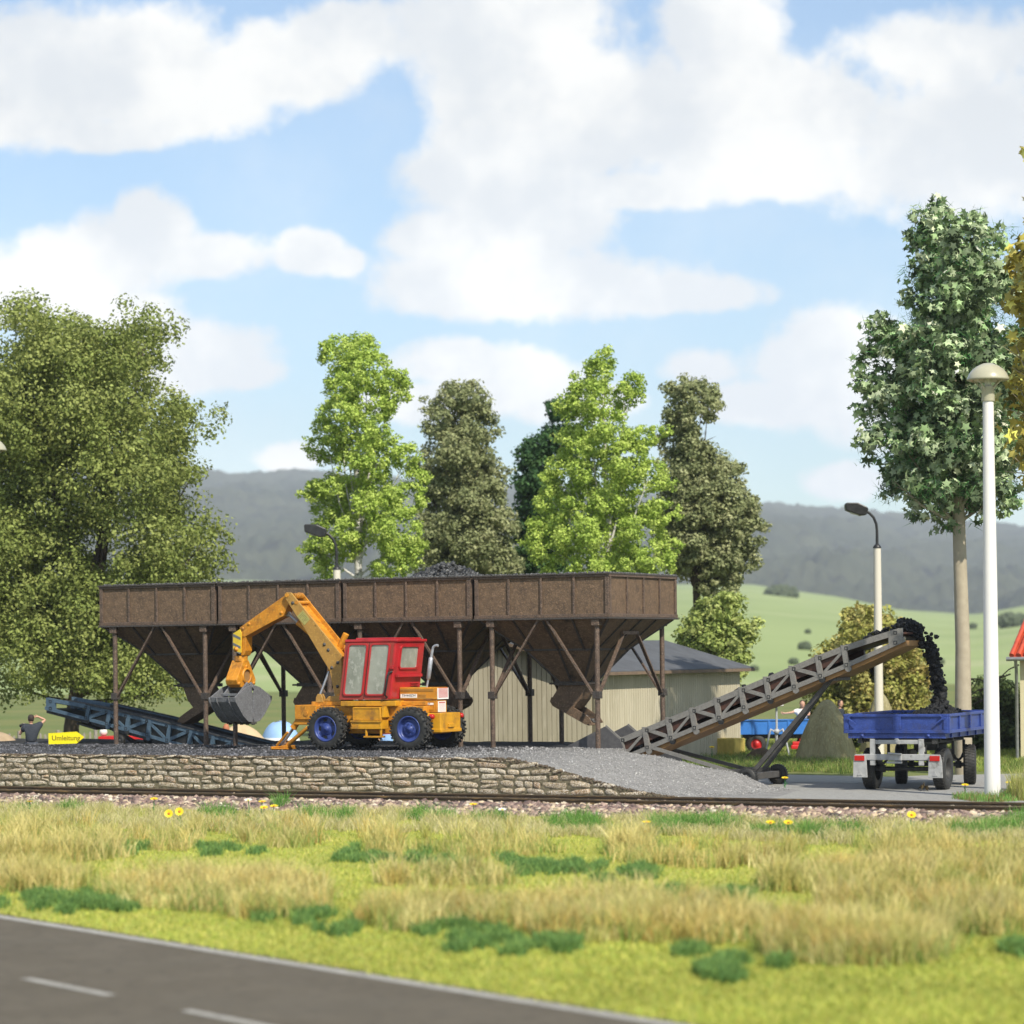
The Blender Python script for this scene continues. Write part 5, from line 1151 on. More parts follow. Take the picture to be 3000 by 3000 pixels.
# ------------------------------------------------------------------ people
M_SKIN = mat('skin', (0.55,0.32,0.22), .6)
M_HAIR = mat('dark_hair', (0.035,0.022,0.016), .7)
def person(label, base, rz, pose, shirt, legs, hair=M_HAIR, short=True, extra=None, H_=1.75, fat=.012):
    t = thing('person', label, 'person', base, rz); k = H_ / 1.75
    J = {'pelvis':(0,0,.95),'waist':(0,0,1.10),'chest':(0,0,1.32),'neck':(0,0,1.47),'neck2':(0,0,1.53),
         'shL':(-.19,0,1.42),'elL':(-.25,0,1.14),'wrL':(-.25,-.08,.90),'haL':(-.25,-.10,.84),
         'shR':(.19,0,1.42),'elR':(.25,0,1.14),'wrR':(.25,-.08,.90),'haR':(.25,-.10,.84),
         'hipL':(-.10,0,.90),'knL':(-.11,-.02,.50),'anL':(-.12,.01,.09),'toL':(-.12,-.15,.03),
         'hipR':(.10,0,.90),'knR':(.11,-.02,.50),'anR':(.12,.01,.09),'toR':(.12,-.15,.03)}
    J.update(pose)
    Rr = {'pelvis':.135,'waist':.125,'chest':.15,'neck':.06,'neck2':.055,'shL':.065,'elL':.043,'wrL':.03,'haL':.036,'shR':.065,'elR':.043,'wrR':.03,'haR':.036,
          'hipL':.088,'knL':.058,'anL':.042,'toL':.035,'hipR':.088,'knR':.058,'anR':.042,'toR':.035}
    def skin(name, chain, sc, m, par, add=0.0):
        names = []; 
        for a, c in chain:
            for q in (a, c):
                if q not in names: names.append(q)
        me = bpy.data.meshes.new(name); bm = bmesh.new(); ly = bm.verts.layers.skin.verify(); vv = {}
        for q in names:
            v = bm.verts.new(Vector(J[q]) * k); r = Rr[q] * sc * k * (.78 if name == 'body' and q in ('pelvis','waist','chest','hipL','hipR','shL','shR') else 1) + add; v[ly].radius = (r, r * (.72 if q in ('chest','waist','pelvis') else 1)); vv[q] = v
        vv[names[0]][ly].use_root = True
        for a, c in chain: bm.edges.new((vv[a], vv[c]))
        bm.to_mesh(me); bm.free(); me.materials.append(m)
        o = bpy.data.objects.new(name, me); COL.objects.link(o); o.parent = par
        o.modifiers.new('skin', 'SKIN').use_smooth_shade = True; sb = o.modifiers.new('sub', 'SUBSURF'); sb.levels = 2; sb.render_levels = 2; return o
    full = [('pelvis','waist'),('waist','chest'),('chest','neck'),('neck','neck2'),('chest','shL'),('shL','elL'),('elL','wrL'),('wrL','haL'),('chest','shR'),('shR','elR'),('elR','wrR'),('wrR','haR'),
            ('pelvis','hipL'),('hipL','knL'),('knL','anL'),('anL','toL'),('pelvis','hipR'),('hipR','knR'),('knR','anR'),('anR','toR')]
    body = skin('body', full, .93, M_SKIN, t)
    J['shL2'] = tuple(Vector(J['shL']).lerp(Vector(J['elL']), .62)); J['shR2'] = tuple(Vector(J['shR']).lerp(Vector(J['elR']), .62)); Rr['shL2'] = Rr['shR2'] = .058
    skin('shirt', [('pelvis','waist'),('waist','chest'),('chest','neck'),('chest','shL'),('shL','shL2'),('chest','shR'),('shR','shR2')] + ([] if short else [('shL2','wrL'),('shR2','wrR')]), 1.10, shirt, t, fat)
    skin('trousers', [('pelvis','hipL'),('hipL','knL'),('knL','anL'),('pelvis','hipR'),('hipR','knR'),('knR','anR')], 1.03, legs, t, .014)
    hc = Vector(J['neck2']) * k + Vector(pose.get('headoff', (0,-.02,.11))); b = MB(); n_ = 14
    b.lathe([(0,-.125),(.045,-.115),(.07,-.08),(.082,-.02),(.086,.03),(.078,.08),(.05,.115),(0,.128)], hc, 'z', n_)
    b.box(hc + Vector((0,-.088,-.01)), (.022,.03,.04)); b.box(hc + Vector((0,-.078,-.055)), (.045,.012,.01))
    for s in (-1, 1): b.box(hc + Vector((s*.087,.0,-.005)), (.014,.03,.05)); b.box(hc + Vector((s*.03,-.080,.012)), (.02,.01,.01))
    b.build('head', M_SKIN, t)
    b = MB(); b.lathe([(.0,.138),(.055,.126),(.086,.085),(.094,.03),(.090,-.03),(.07,-.06),(.0,-.06)], hc + Vector((0,.016,.003)), 'z', n_); b.build('hair', hair, t)
    for s_ in ('L', 'R'):
        w_ = Vector(J['wr'+s_])*k; h_ = Vector(J['ha'+s_])*k; d = (h_-w_).normalized(); sd = d.cross(Vector((0,1,0.01))).normalized(); b = MB()
        for q, ln in zip((-.024,-.008,.008,.024), (.055,.068,.064,.048)):
            p0_ = h_ + sd*q; b.tube([p0_, p0_ + d*ln*.6, p0_ + d*ln*.95 + Vector((0,-.018,0))], [.009,.008,.006], 6)
        b.tube([w_ + sd*.02, w_.lerp(h_,.6) + sd*.045, h_ + sd*.05], [.011,.010,.008], 6); b.build('fingers', M_SKIN, t)
    if extra: extra(t, J, k)
    return t
M_NAVY = mat('dark_tshirt', (0.040,0.048,0.062), .85, c2=(0.028,0.034,0.045), scale=18, bump=.004, bscale=20)
M_JEANS = mat('trousers_dark', (0.06,0.07,0.09), .9)
pb = at(92, 2200, 80)
# facing away from the camera : +y is forward, so build facing -y and turn round
person('man in dark t-shirt seen from behind, camera raised, one arm at his head', (pb.x, 80, 0), R(180) + R(22),
       {'shR':(.19,0,1.42),'elR':(.30,-.14,1.20),'wrR':(.20,-.27,1.40),'haR':(.17,-.26,1.46),'shL':(-.19,0,1.43),'elL':(-.43,-.10,1.60),'wrL':(-.22,-.10,1.70),'haL':(-.14,-.08,1.70)}, M_NAVY, M_JEANS,
       extra=lambda t, J, k: (lambda b: (b.box((.16,-.27,1.53), (.13,.08,.09)), b.cyl((.18,-.30,1.52), (.22,-.42,1.50), .045, .052, 14), b.build('camera', M_BLACK, t, bevel=.01)))(MB()), H_=1.82, fat=.035)
M_YSH = mat('yellow_shirt', (0.55,0.40,0.06), .85); M_BTR = mat('blue_trousers', (0.03,0.04,0.20), .85); M_WSH = mat('white_shirt', (0.75,0.74,0.70), .85)
M_LBL = mat('pale_blue_cloth', (0.25,0.42,0.72), .85); M_RSH = mat('red_shirt', (0.5,0.04,0.03), .8); M_BRH = mat('brown_trousers', (0.12,0.08,0.05), .9)
q = at(2116, 2200, 92)
def plank(t, J, k): b = MB(); b.box((.28,-.32,1.22), (.75,.10,.05), Matrix.Rotation(R(-14),3,'Y')); b.build('plank', mat('plank_wood', (.42,.28,.14), .8), t)
person('person in yellow shirt and blue trousers behind the yellow straw bale', (q.x, 92, -.1), R(20), {'elR':(.33,-.1,1.22),'wrR':(.42,-.30,1.20),'haR':(.44,-.36,1.20)}, M_YSH, M_BTR, extra=plank)
q = at(2352, 2200, 92)
person('person in white shirt reaching one arm sideways behind the blue wagon', (q.x, 92, 0), 0, {'elL':(-.40,-.12,1.36),'wrL':(-.62,-.18,1.34),'haL':(-.70,-.20,1.36),'elR':(.22,-.18,1.28),'wrR':(.0,-.28,1.28),'haR':(-.08,-.30,1.30)}, M_WSH, M_BRH)
q = at(2462, 2200, 92)
person('person with brown hair and dark blue top half hidden behind the pointed haystack', (q.x, 92, 0), R(60), {}, M_NAVY, M_JEANS)
q = at(1133, 2200, 82)
person('person in red top and pale blue skirt seen through the gap under the excavator', (q.x, 82, 0), R(10), {}, M_RSH, M_LBL, extra=lambda t, J, k: (lambda b: (b.lathe([(.14,1.08),(.18,.98),(.26,.62),(.25,.60),(.15,.98)], n=20), b.build('skirt', M_LBL, t)))(MB()))

# ------------------------------------------------------------------ things on the grass behind
M_SIGN = mat('sign_yellow', (0.80,0.68,0.010), .45); M_SINK = mat('sign_lettering', (0.20,0.15,0.01), .6)
sg = at(195, 2163, 78); 
sn = thing('detour_sign', 'yellow arrow-shaped detour sign reading Umleitung next to the photographing man', 'sign', (sg.x, 78, 0), R(-4))
b = MB(); b.cyl((0,.03,0), (0,.03,sg.z+.1), .03, n=10); b.build('post', M_ZINC, sn)
b = MB(); zc = sg.z; ar = [(-.52,zc-.17),(.30,zc-.15),(.52,zc+.03),(.30,zc+.19),(-.52,zc+.15)]; b.prism(ar, -.02, .0); pn = b.build('panel', M_SIGN, sn)
b = MB(); ou = [(x*1.0, z) for x, z in ar]; inn = [(-.505,zc-.155),(.293,zc-.135),(.50,zc+.03),(.293,zc+.175),(-.505,zc+.135)]; b.ring(ou, inn, -.023, -.02); b.build('border', M_SIGN, pn)
text('Umleitung', .20, Matrix.Translation((-.43,-.0225,zc-.055)) @ Matrix.Rotation(R(90),4,'X'), M_SINK, pn, bold=.003)
# picket fence
M_PICK = mat('weathered_picket', (0.30,0.27,0.23), .85, c2=(0.22,0.20,0.17), scale=6)
f0 = at(-60, 2200, 87); f1 = at(283, 2200, 88.5)
fe = thing('picket_fence', 'weathered grey picket fence behind the man and the detour sign', 'fence', (f0.x, 87, 0), math.atan2(f1.y-f0.y, f1.x-f0.x)); ln = (f1-f0).xy.length
rr5 = random.Random(5); b = MB(); x = 0
while x < ln: hq_ = rr5.uniform(.92,1.12); b.prism([(x,.06),(x+.075,.06),(x+.07,hq_-.06),(x+.038,hq_),(x,hq_-.05)], -.012, .012); x += rr5.uniform(.15,.2)
b.build('pickets', M_PICK, fe); b = MB(); b.bb(0, ln, .012, .05, .28, .36); b.bb(0, ln, .012, .05, .70, .78); b.build('rail', M_PICK, fe)
for xx in (.0, ln*.33, ln*.66, ln-.05): b = MB(); b.bb(xx, xx+.10, .05, .15, 0, 1.15); b.build('post', M_PICK, fe, bevel=.01)
# heaps
M_SAND = mat('sand', (0.40,0.30,0.19), .95, c2=(0.34,0.25,0.16), scale=4, bump=.02, bscale=20)
M_PSAND = mat('pale_sand', (0.62,0.47,0.28), .95, c2=(0.55,0.41,0.25), scale=3, bump=.02, bscale=20)
M_HAY = mat('hay', (0.33,0.30,0.165), .9, c2=(0.25,0.215,0.105), c3=(0.43,0.37,0.20), scale=2.2, bump=.05, bscale=6, stretch=(3,3,.35))
def heap(name, label, cat, c, rx, ry, h, m, pw=2.0, seed=1, group=None, rough=.08):
    n, k = 64, 34; vs = []; fs = []
    for j in range(k+1):
        r = (j/k); 
        for i in range(n):
            a = 2*math.pi*i/n; rr6 = r * (1 + .08*math.sin(3*a+seed) + .05*math.sin(5*a+2*seed)); z = h * (1 - r**pw) if pw > 1 else h * (math.exp(-(r*1.75)**2) - .047) / .953
            wob = (float(vnoise(np.array([a*6+seed]), np.array([z*1.2]), seed, 3)[0]) - .5) * rough * (1 if 0 < j < k else 0)
            vs.append((rx*(rr6+wob*r)*math.cos(a), ry*(rr6+wob*r)*math.sin(a), z if j < k else -.05))
    for j in range(k):
        for i in range(n): fs.append((j*n+i, j*n+(i+1)%n, (j+1)*n+(i+1)%n, (j+1)*n+i))
    b = MB(); b.smooth = True; b.add(vs, fs); o = b.build(name, m); o.location = c; tag(o, label, cat, group); return o
q = at(-10, 2185, 84); heap('sand_heap', 'brown sand heap at the far left edge behind the coal yard', 'sand heap', (q.x, 84, 0), 1.15, 1.0, at(-10, 2144, 84).z, M_SAND, 2.2, 2, 'heaps of sand')
q = at(705, 2185, 88); heap('sand_heap', 'pale yellow sand heap seen beneath the clamshell grab', 'sand heap', (q.x, 88, 0), 1.25, 1.2, at(705, 2122, 88).z, M_PSAND, 2.0, 3, 'heaps of sand')
q = at(2425, 2200, 84); heap('haystack', 'tall pointed grey-brown haystack left of the blue trailer', 'haystack', (q.x, 84, 0), .98, .95, at(2425, 2049, 84).z, M_HAY, 1.85, 5, 'haystacks', .12)
q = at(2582, 2200, 90); heap('haystack', 'pale haystack farther back, behind the curved-arm street lamp', 'haystack', (q.x, 90, 0), .72, .7, at(2580, 2030, 90).z, M_HAY, 1.9, 9, 'haystacks', .12)
M_BALE = mat('straw_bale', (0.62,0.48,0.12), .9, c2=(0.52,0.40,0.10), scale=3, bump=.02, bscale=20, stretch=(3,3,1))
q = at(2134, 2190, 88); b = MB(); b.box((0,0,.28),(.9,.62,.56)); o = b.build('straw_bale', M_BALE, bevel=.03); o.location = (q.x, 88, at(2134,2213,88).z); o.location.z = max(0, o.location.z); o.rotation_euler = (0,0,R(-38)); tag(o, 'yellow rectangular straw bale lying on the grass in front of the shed corner', 'straw bale')
q = at(2230, 2200, 84.5); o = heap('compost_mound', 'low dark brown mound of compost beside the straw bale', 'mound', (q.x, 84.5, 0), .62, .5, at(2230,2191,84.5).z, mat('compost', (0.065,0.043,0.026), .95, c2=(.1,.07,.04), scale=8, bump=.02, bscale=20), 2.0, 4)
# tripod stand
M_GPLA = mat('grey_plastic', (0.42,0.43,0.44), .45)
q = at(2276, 2190, 87); ts = thing('tripod_stand', 'grey tripod stand with round white top in front of the blue wagon', 'stand', (q.x, 87, 0), 0)
zt_ = at(2276, 2066, 87).z; b = MB(); b.cyl((0,0,.55), (0,0,zt_), .035, n=12); b.lathe([(0,.95),(.08,.95),(.09,.88),(.08,.80),(0,.80)], n=14); b.build('pole', M_GPLA, ts)
b = MB(); b.lathe([(0,zt_+.04),(.20,zt_+.03),(.24,zt_),(.20,zt_-.04),(0,zt_-.05)], n=24); b.build('top', M_WHITE, ts)
for a in (200, 335, 90): ax = math.cos(R(a)); ay = math.sin(R(a)); b = MB(); b.tube([(ax*.10,ay*.10,.88),(ax*.20,ay*.20,.95),(ax*.26,ay*.26,.80),(ax*.44,ay*.44,.02)], [.03,.035,.035,.025], 8); b.build('leg', M_GPLA, ts)
# blue wagon with red wheels
M_WBL = mat('wagon_blue', (0.05,0.21,0.62), .4, c2=(0.04,0.17,0.52), scale=4); M_WRD = mat('wagon_red', (0.55,0.02,0.02), .4)
q = at(2168, 2200, 91); wg = thing('wagon', 'bright blue flat wagon with red wheels parked on the grass behind the tripod', 'wagon', (q.x, 91, 0), R(-3))
zt_ = at(2168, 2112, 91).z; zb_ = at(2168, 2152, 91).z; Lw = 3.3
b = MB(); b.bb(0, Lw, 0, .05, zb_, zt_); b.bb(0, Lw, 1.6, 1.65, zb_, zt_); b.bb(0, .05, .05, 1.6, zb_, zt_); b.bb(Lw-.05, Lw, .05, 1.6, zb_, zt_); b.bb(.05, Lw-.05, .05, 1.6, zb_, zb_+.06)
bw = b.build('body', M_WBL, wg); b = MB()
for x in (0, .42, .95, 1.6, 2.3, Lw-.06): b.bb(x, x+.06, -.03, 0, zb_, zt_)
b.bb(0, Lw, -.035, .06, zt_, zt_+.03); b.build('board_frame', M_WBL, bw)
b = MB(); b.bb(.1, Lw-.1, .15, 1.5, zb_-.15, zb_-.005); b.bb(.5,.62,.2,1.4,.3,zb_-.15); b.bb(2.4,2.52,.2,1.4,.3,zb_-.15); b.build('chassis', M_BLACK, wg)
for x in (.56, 2.3):
    for y in (.12, 1.45): small_wheel(wg, (x, y, .33), .33, .14, M_TYRE if x < 1 else M_WRD, M_WRD)
b = MB(); b.bb(1.75, 2.35, -.05, .1, .28, zb_-.25); b.bb(1.7,2.2,-.08,.1,.16,.30); b.build('red_box', M_WRD, wg, bevel=.03)
# pale blue dome tent
M_TENT = mat('tent_blue', (0.32,0.50,0.78), .7, c2=(0.28,0.45,0.72), scale=3); M_TENTW = mat('tent_white', (0.78,0.78,0.78), .7)
q = at(822, 2200, 92); tn = thing('tent', 'pale blue dome tent with white lower panel behind the excavator stabiliser', 'tent', (q.x, 92, 0), R(15)); ht = at(800, 2112, 92).z
def dome(k0, k1, rx, ry, h, n=28): 
    b = MB(); b.smooth = True; K = 12; vs = []; fs = []
    for j in range(K+1):
        f = lerp(k0, k1, j/K); r = math.sqrt(max(0, 1 - f*f))
        for i in range(n): a = 2*math.pi*i/n; vs.append(((rx*r**.8)*math.cos(a), ry*r**.8*math.sin(a), h*f))
    for j in range(K):
        for i in range(n): fs.append((j*n+i, j*n+(i+1)%n, (j+1)*n+(i+1)%n, (j+1)*n+i))
    return b.add(vs, fs)
dome(.56, 1, .72, .9, ht).build('canopy', M_TENT, tn); dome(0, .56, .725, .9, ht).build('lower_panel', M_TENTW, tn)
b = MB(); b.prism([(-.3,.02),(.3,.02),(.0,.95)], -.93, -.90); b.build('door_flap', M_TENTW, tn)
for s in (-1, 1): b = MB(); b.tube([(s*.72*math.cos(R(a)), s*.9*math.sin(R(a))*.2, ht*1.01*math.sin(R(a))) for a in range(0, 91, 15)], .012, 6); b.build('tent_pole', M_ZINC, tn)
# terracotta post planter
q = at(663, 2180, 86); b = MB(); zt_ = at(663, 2120, 86).z; b.lathe([(0,0),(.07,0),(.09,.5),(.07,zt_-.4),(.10,zt_-.25),(.11,zt_-.12),(.06,zt_-.02),(0,zt_)], n=18); o = b.build('garden_post', mat('terracotta', (0.45,0.17,0.08), .7, c2=(.38,.14,.07), scale=6)); o.location = (q.x, 86, 0); tag(o, 'slim terracotta garden post standing left of the pale sand heap', 'garden post')
# red low trailer with white ball
q = at(288, 2200, 86); rt = thing('flat_cart', 'low red flat cart with pale side boards behind the leftmost bunker leg', 'cart', (q.x, 86, 0), R(2)); zt_ = at(288, 2158, 86).z; zb_ = at(288, 2169, 86).z
b = MB(); b.bb(0, 1.45, 0, .9, zb_, zt_); b.build('rim_board', M_WRD, rt, bevel=.01)
b = MB(); b.bb(.04, 1.41, .04, .86, .35, zb_-.002); b.build('box', mat('pale_board', (.45,.47,.42), .7), rt)
for x in (.3, 1.15):
    for y in (.04, .86): small_wheel(rt, (x, y, .22), .22, .1, M_TYRE, M_ZINC)
q2 = at(303, 2151, 86.4); b = MB(); b.lathe([(0,-.13),(.06,-.115),(.11,-.07),(.13,0),(.11,.07),(.06,.115),(0,.13)], n=18); o = b.build('white_ball', M_WHITE); o.location = (q2.x, 86.4, zt_ + .13); tag(o, 'round white ball lying on the red flat cart', 'ball')
# ------------------------------------------------------------------ trees
def leafmat(name, tr=.35): return mat(name, (1,1,1), .65, attr='tint', transl=tr, spec=.15)
M_LEAF = leafmat('foliage', .30); M_LEAFP = mat('paper_leaf', (1,1,1), .6, attr='tint', transl=.15, spec=.25)
M_BARK = mat('bark', (0.10,0.075,0.055), .9, c2=(0.05,0.04,0.03), scale=5, bump=.03, bscale=10, stretch=(2,2,.5))
M_BIRCH = mat('birch_bark', (0.62,0.60,0.55), .7, c2=(0.50,0.48,0.44), scale=3, wear=(0.03,0.028,0.025), wscale=5, wlo=.56, whi=.62, stretch=(.8,.8,2.2))
M_TAN = mat('tan_trunk', (0.40,0.345,0.25), .7, c2=(0.34,0.29,0.21), scale=4, bump=.004, bscale=14)
QUAD = (np.array([(-.5,-.32,0),(.5,-.32,.06),(.5,.32,0),(-.5,.32,.06)]), np.array([(0,1,2,3)]))
def star():
    v = [(0,0,.05)]; 
    for k in range(10):
        a = math.pi/2 + k*math.pi/5; r = (.62 if k % 2 == 0 else .30); v.append((r*math.cos(a), r*math.sin(a), 0 if k % 2 else -.06))
    return np.array(v), np.array([(0, 1+k, 1+(k+1) % 10) for k in range(10)])
def foliage(name, par, px, Y, n, size, cols, leaf=QUAD, m=None, clump=.45, depth=.9, seed=1, fill=.25, up=.5, core=True, coredark=None, back=.8, shrink=1.0, var=.14):
    g = np.random.default_rng(seed); sc = Y / 7950.0; k = len(px)
    C = []; Rr_ = []
    for (x, y, r) in px:
        dep = g.uniform(-.5, .5) * depth * r * sc; p = at(x, y, Y + dep); C.append(p); Rr_.append(r * sc * shrink)
    # more blobs behind and in front so that the crown is round, not flat
    xs = np.array([p.x for p in C]); cxm = xs.mean(); wd = (xs.max() - xs.min()) / 2 + .5
    for i in range(k):
        r = Rr_[i]
        if r > .45:
            for sd in (-1, 1):
                dd = sd * math.sqrt(max(.05, 1 - ((C[i].x - cxm) / (wd + .8)) ** 2)) * wd * .55
                C.append(Vector((lerp(C[i].x, cxm, .25), C[i].y + dd, C[i].z + g.uniform(-.2,.2)))); Rr_.append(r * back)
    C = np.array([tuple(c) for c in C]); Rr_ = np.array(Rr_)
    # clumps spread over every blob
    ncl = np.maximum(5, (10 * (Rr_ / clump) ** 1.7)).astype(int); CC_, cr, cb = [], [], []
    for c, r, q in zip(C, Rr_, ncl):
        d = g.normal(size=(q, 3)); d /= np.linalg.norm(d, axis=1)[:, None]; rad = np.where(g.random(q) < fill, g.uniform(.2, .8, q), g.uniform(.78, 1.0, q))
        CC_.append(c + d * (rad * r)[:, None]); cr.append(np.minimum(g.uniform(.55, 1.15, q) * clump, r * .6)); cb.append(np.repeat(0, q))
    CC_ = np.concatenate(CC_); cr = np.concatenate(cr); w = cr ** 2; w /= w.sum()
    idx = g.choice(len(CC_), n, p=w); d = g.normal(size=(n, 3)); d /= np.linalg.norm(d, axis=1)[:, None]
    P = CC_[idx] + d * (cr[idx] * g.random(n) ** .45)[:, None] * np.array([1, 1, .8])
    # leaf frames: normals outward and up
    nn = d + np.array([0, 0, up]) + g.normal(size=(n, 3)) * .55; nn /= np.linalg.norm(nn, axis=1)[:, None]
    a = g.normal(size=(n, 3)); t1 = np.cross(nn, a); t1 /= np.linalg.norm(t1, axis=1)[:, None]; t2 = np.cross(nn, t1)
    rot = np.stack([t1, t2, nn], -1)
    cl = np.array(cols); ci = g.integers(0, len(cl), len(CC_)); base = cl[ci][idx]; alt = cl[g.integers(0, len(cl), n)]
    col = (base * .65 + alt * .35) * g.lognormal(0, var, (n, 1))
    return scatter(name, leaf[0], leaf[1], P, size * g.uniform(.65, 1.3, n), g, m or M_LEAF, col.clip(0, .8), rots=rot, parent=par)
def tree(name, label, cat, base_px, Y, blobs, n, size, cols, trunk_r, bark, seed, group=None, limbs=6, trunk_top=None, **kw):
    bx = at(base_px[0], 2200, Y).x; t = thing(name, label, cat, (0, 0, 0), 0, group)
    g = random.Random(seed); top = trunk_top or max(blobs, key=lambda q: -q[1]); tpt = at(top[0], top[1] + 20, Y); zb = min(at(q[0], q[1] + q[2], Y).z for q in blobs)
    b = MB(); pts = [(bx, Y, -.1), (bx + .02, Y, zb * .5 + .2), (lerp(bx, tpt.x, .3), Y, lerp(zb, tpt.z, .35)), (lerp(bx, tpt.x, .7), Y, lerp(zb, tpt.z, .7)), (tpt.x, Y, tpt.z)]
    b.tube(pts, [trunk_r * 1.25, trunk_r, trunk_r * .75, trunk_r * .4, trunk_r * .12], 14); b.build('trunk', bark, t)
    bs = sorted(blobs, key=lambda q: -q[2])[:limbs * 2]; g.shuffle(bs)
    b = MB()
    for q in bs[:limbs + 4]:
        e = at(q[0], q[1], Y + g.uniform(-.3, .3) * q[2] * Y / 7950); z0_ = lerp(zb, e.z, .25); f = min(1, max(0, (z0_ - 0) / max(.1, tpt.z)))
        s0_ = Vector((lerp(bx, tpt.x, f), Y, z0_)); mid = s0_.lerp(e, .5) + Vector((g.uniform(-.15,.15), g.uniform(-.2,.2), -.12)); r0 = trunk_r * .42 * (1 - f * .5)
        b.tube([s0_, mid, e], [r0, r0 * .6, r0 * .2], 8)
        for _ in range(3): e2 = mid.lerp(e, g.uniform(.2,.8)); b.tube([e2, e2 + Vector((g.uniform(-.6,.6), g.uniform(-.6,.6), g.uniform(.1,.6)))], [r0 * .3, r0 * .08], 6)
    b.build('limb', bark, t)
    foliage('crown', t, blobs, Y, n, size, cols, seed=seed, **kw)
    return t
OAK = [(.27,.32,.085),(.22,.27,.07),(.33,.37,.115),(.17,.215,.055),(.30,.33,.10)]
tree('oak_tree', 'huge olive green broad-crowned oak on the left behind the bunkers', 'tree', (208,), 95,
     [(40,1010,140),(200,1035,120),(425,985,95),(330,1100,120),(100,1200,200),(320,1270,180),(540,1240,95),(615,1210,50),(120,1440,210),(400,1420,160),(560,1400,75),(600,1590,85),(470,1600,120),(100,1720,190),(330,1790,170),(560,1700,100),(90,1900,140),(320,1920,130),(490,1900,110),(555,2010,60),(40,2010,70),(-120,1300,280),(-140,1700,280),(655,1555,45),(640,1660,50),(390,1960,110),(410,1010,60),(455,1060,45)],
     225000, .102, OAK, .27, M_BARK, 3, 'trees behind the coal yard', limbs=12, clump=.80, fill=.18, back=.8, shrink=.97)
BIR = [(.45,.57,.12),(.39,.51,.10),(.53,.63,.16),(.31,.43,.08)]
tree('birch_tree', 'bright green birch on the left, the taller of the two', 'tree', (1055,), 98,
     [(1000,1040,70),(1065,1020,50),(1075,1090,80),(950,1030,30),(1010,1130,75),(1150,1130,55),(1120,1180,50),(1000,1220,85),(1090,1260,70),(960,1300,75),(1060,1360,110),(1190,1340,45),(1160,1300,30),(960,1450,75),(1080,1470,110),(1215,1400,40),(1190,1460,60),(925,1440,40),(1000,1560,100),(1160,1560,90),(930,1600,55),(1190,1620,60),(950,1670,45),(1140,1670,60),(905,1290,22),(1225,1365,26),(895,1440,26),(1245,1400,26),(930,1240,24),(1180,1110,28),(1195,1165,24),(885,1600,22),(1235,1600,26)],
     62000, .085, BIR, .16, M_BIRCH, 5, 'birches behind the bunkers', limbs=10, clump=.27, back=.42, fill=.08, shrink=.84, trunk_top=(1045, 1020, 0))
tree('birch_tree', 'bright green birch right of the middle, leaning pointed top', 'tree', (1790,), 98,
     [(1770,1050,38),(1755,1090,50),(1690,1120,32),(1850,1125,40),(1830,1165,45),(1730,1170,80),(1660,1190,40),(1770,1270,95),(1690,1310,80),(1880,1290,45),(1830,1350,80),(1670,1400,90),(1925,1270,28),(1770,1450,120),(1900,1400,60),(1620,1470,60),(1930,1500,45),(1700,1560,110),(1860,1560,110),(1600,1600,70),(1580,1540,40),(1920,1640,70),(1740,1660,80),(1640,1680,60),(1840,1670,70),(1640,1190,22),(1880,1110,24),(1870,1160,24),(1950,1262,22),(1955,1420,30),(1975,1600,26),(1540,1580,24),(1600,1400,26),(1980,1500,24)],
     70000, .085, BIR, .16, M_BIRCH, 6, 'birches behind the bunkers', limbs=10, clump=.27, back=.42, fill=.08, shrink=.84, trunk_top=(1765, 1080, 0))
DRK = [(.27,.30,.14),(.33,.35,.17),(.21,.24,.11),(.39,.40,.21),(.25,.28,.13)]
tree('alder_tree', 'dark grey-green tree standing between the two birches', 'tree', (1370,), 108,
     [(1330,1175,50),(1380,1170,55),(1262,1190,32),(1420,1200,35),(1290,1240,50),(1390,1260,75),(1320,1330,85),(1400,1380,80),(1290,1440,70),(1390,1480,100),(1290,1560,80),(1400,1600,100),(1470,1540,50),(1240,1640,60),(1340,1670,90),(1470,1650,60),(1230,1370,40),(1485,1390,25)],
     60000, .11, DRK, .17, M_BARK, 7, 'trees behind the coal yard', limbs=8, clump=.42, back=.6, fill=.12, shrink=.92)
tree('alder_tree', 'dark grey-green tree right of both birches, above the shed', 'tree', (2050,), 104,
     [(1985,1140,42),(2060,1150,42),(2005,1200,60),(2075,1190,45),(1985,1290,65),(2030,1330,60),(2000,1400,80),(2090,1400,70),(2150,1390,40),(2010,1500,100),(2120,1500,100),(2180,1480,45),(2205,1560,45),(2000,1610,80),(2110,1620,90),(2180,1640,45),(1960,1560,45),(2060,1700,50),(2150,1710,40),(1950,1350,30)],
     68000, .105, DRK, .17, M_BARK, 8, 'trees behind the coal yard', limbs=9, clump=.42, back=.6, fill=.12, shrink=.92, trunk_top=(2010, 1150, 0))
tree('poplar_tree', 'bluish dark green tree half hidden behind the right birch', 'tree', (1600,), 112,
     [(1570,1330,50),(1555,1400,55),(1650,1210,40),(1640,1290,50),(1570,1470,60),(1545,1560,50),(1600,1620,70),(1530,1640,45),(1620,1540,70)],
     26000, .12, [(.055,.12,.045),(.08,.16,.055),(.04,.09,.04),(.10,.19,.06)], .14, M_BARK, 9, 'trees behind the coal yard', limbs=5, clump=.42)
YGR = [(.33,.40,.11),(.40,.46,.14),(.25,.32,.08),(.46,.50,.18)]
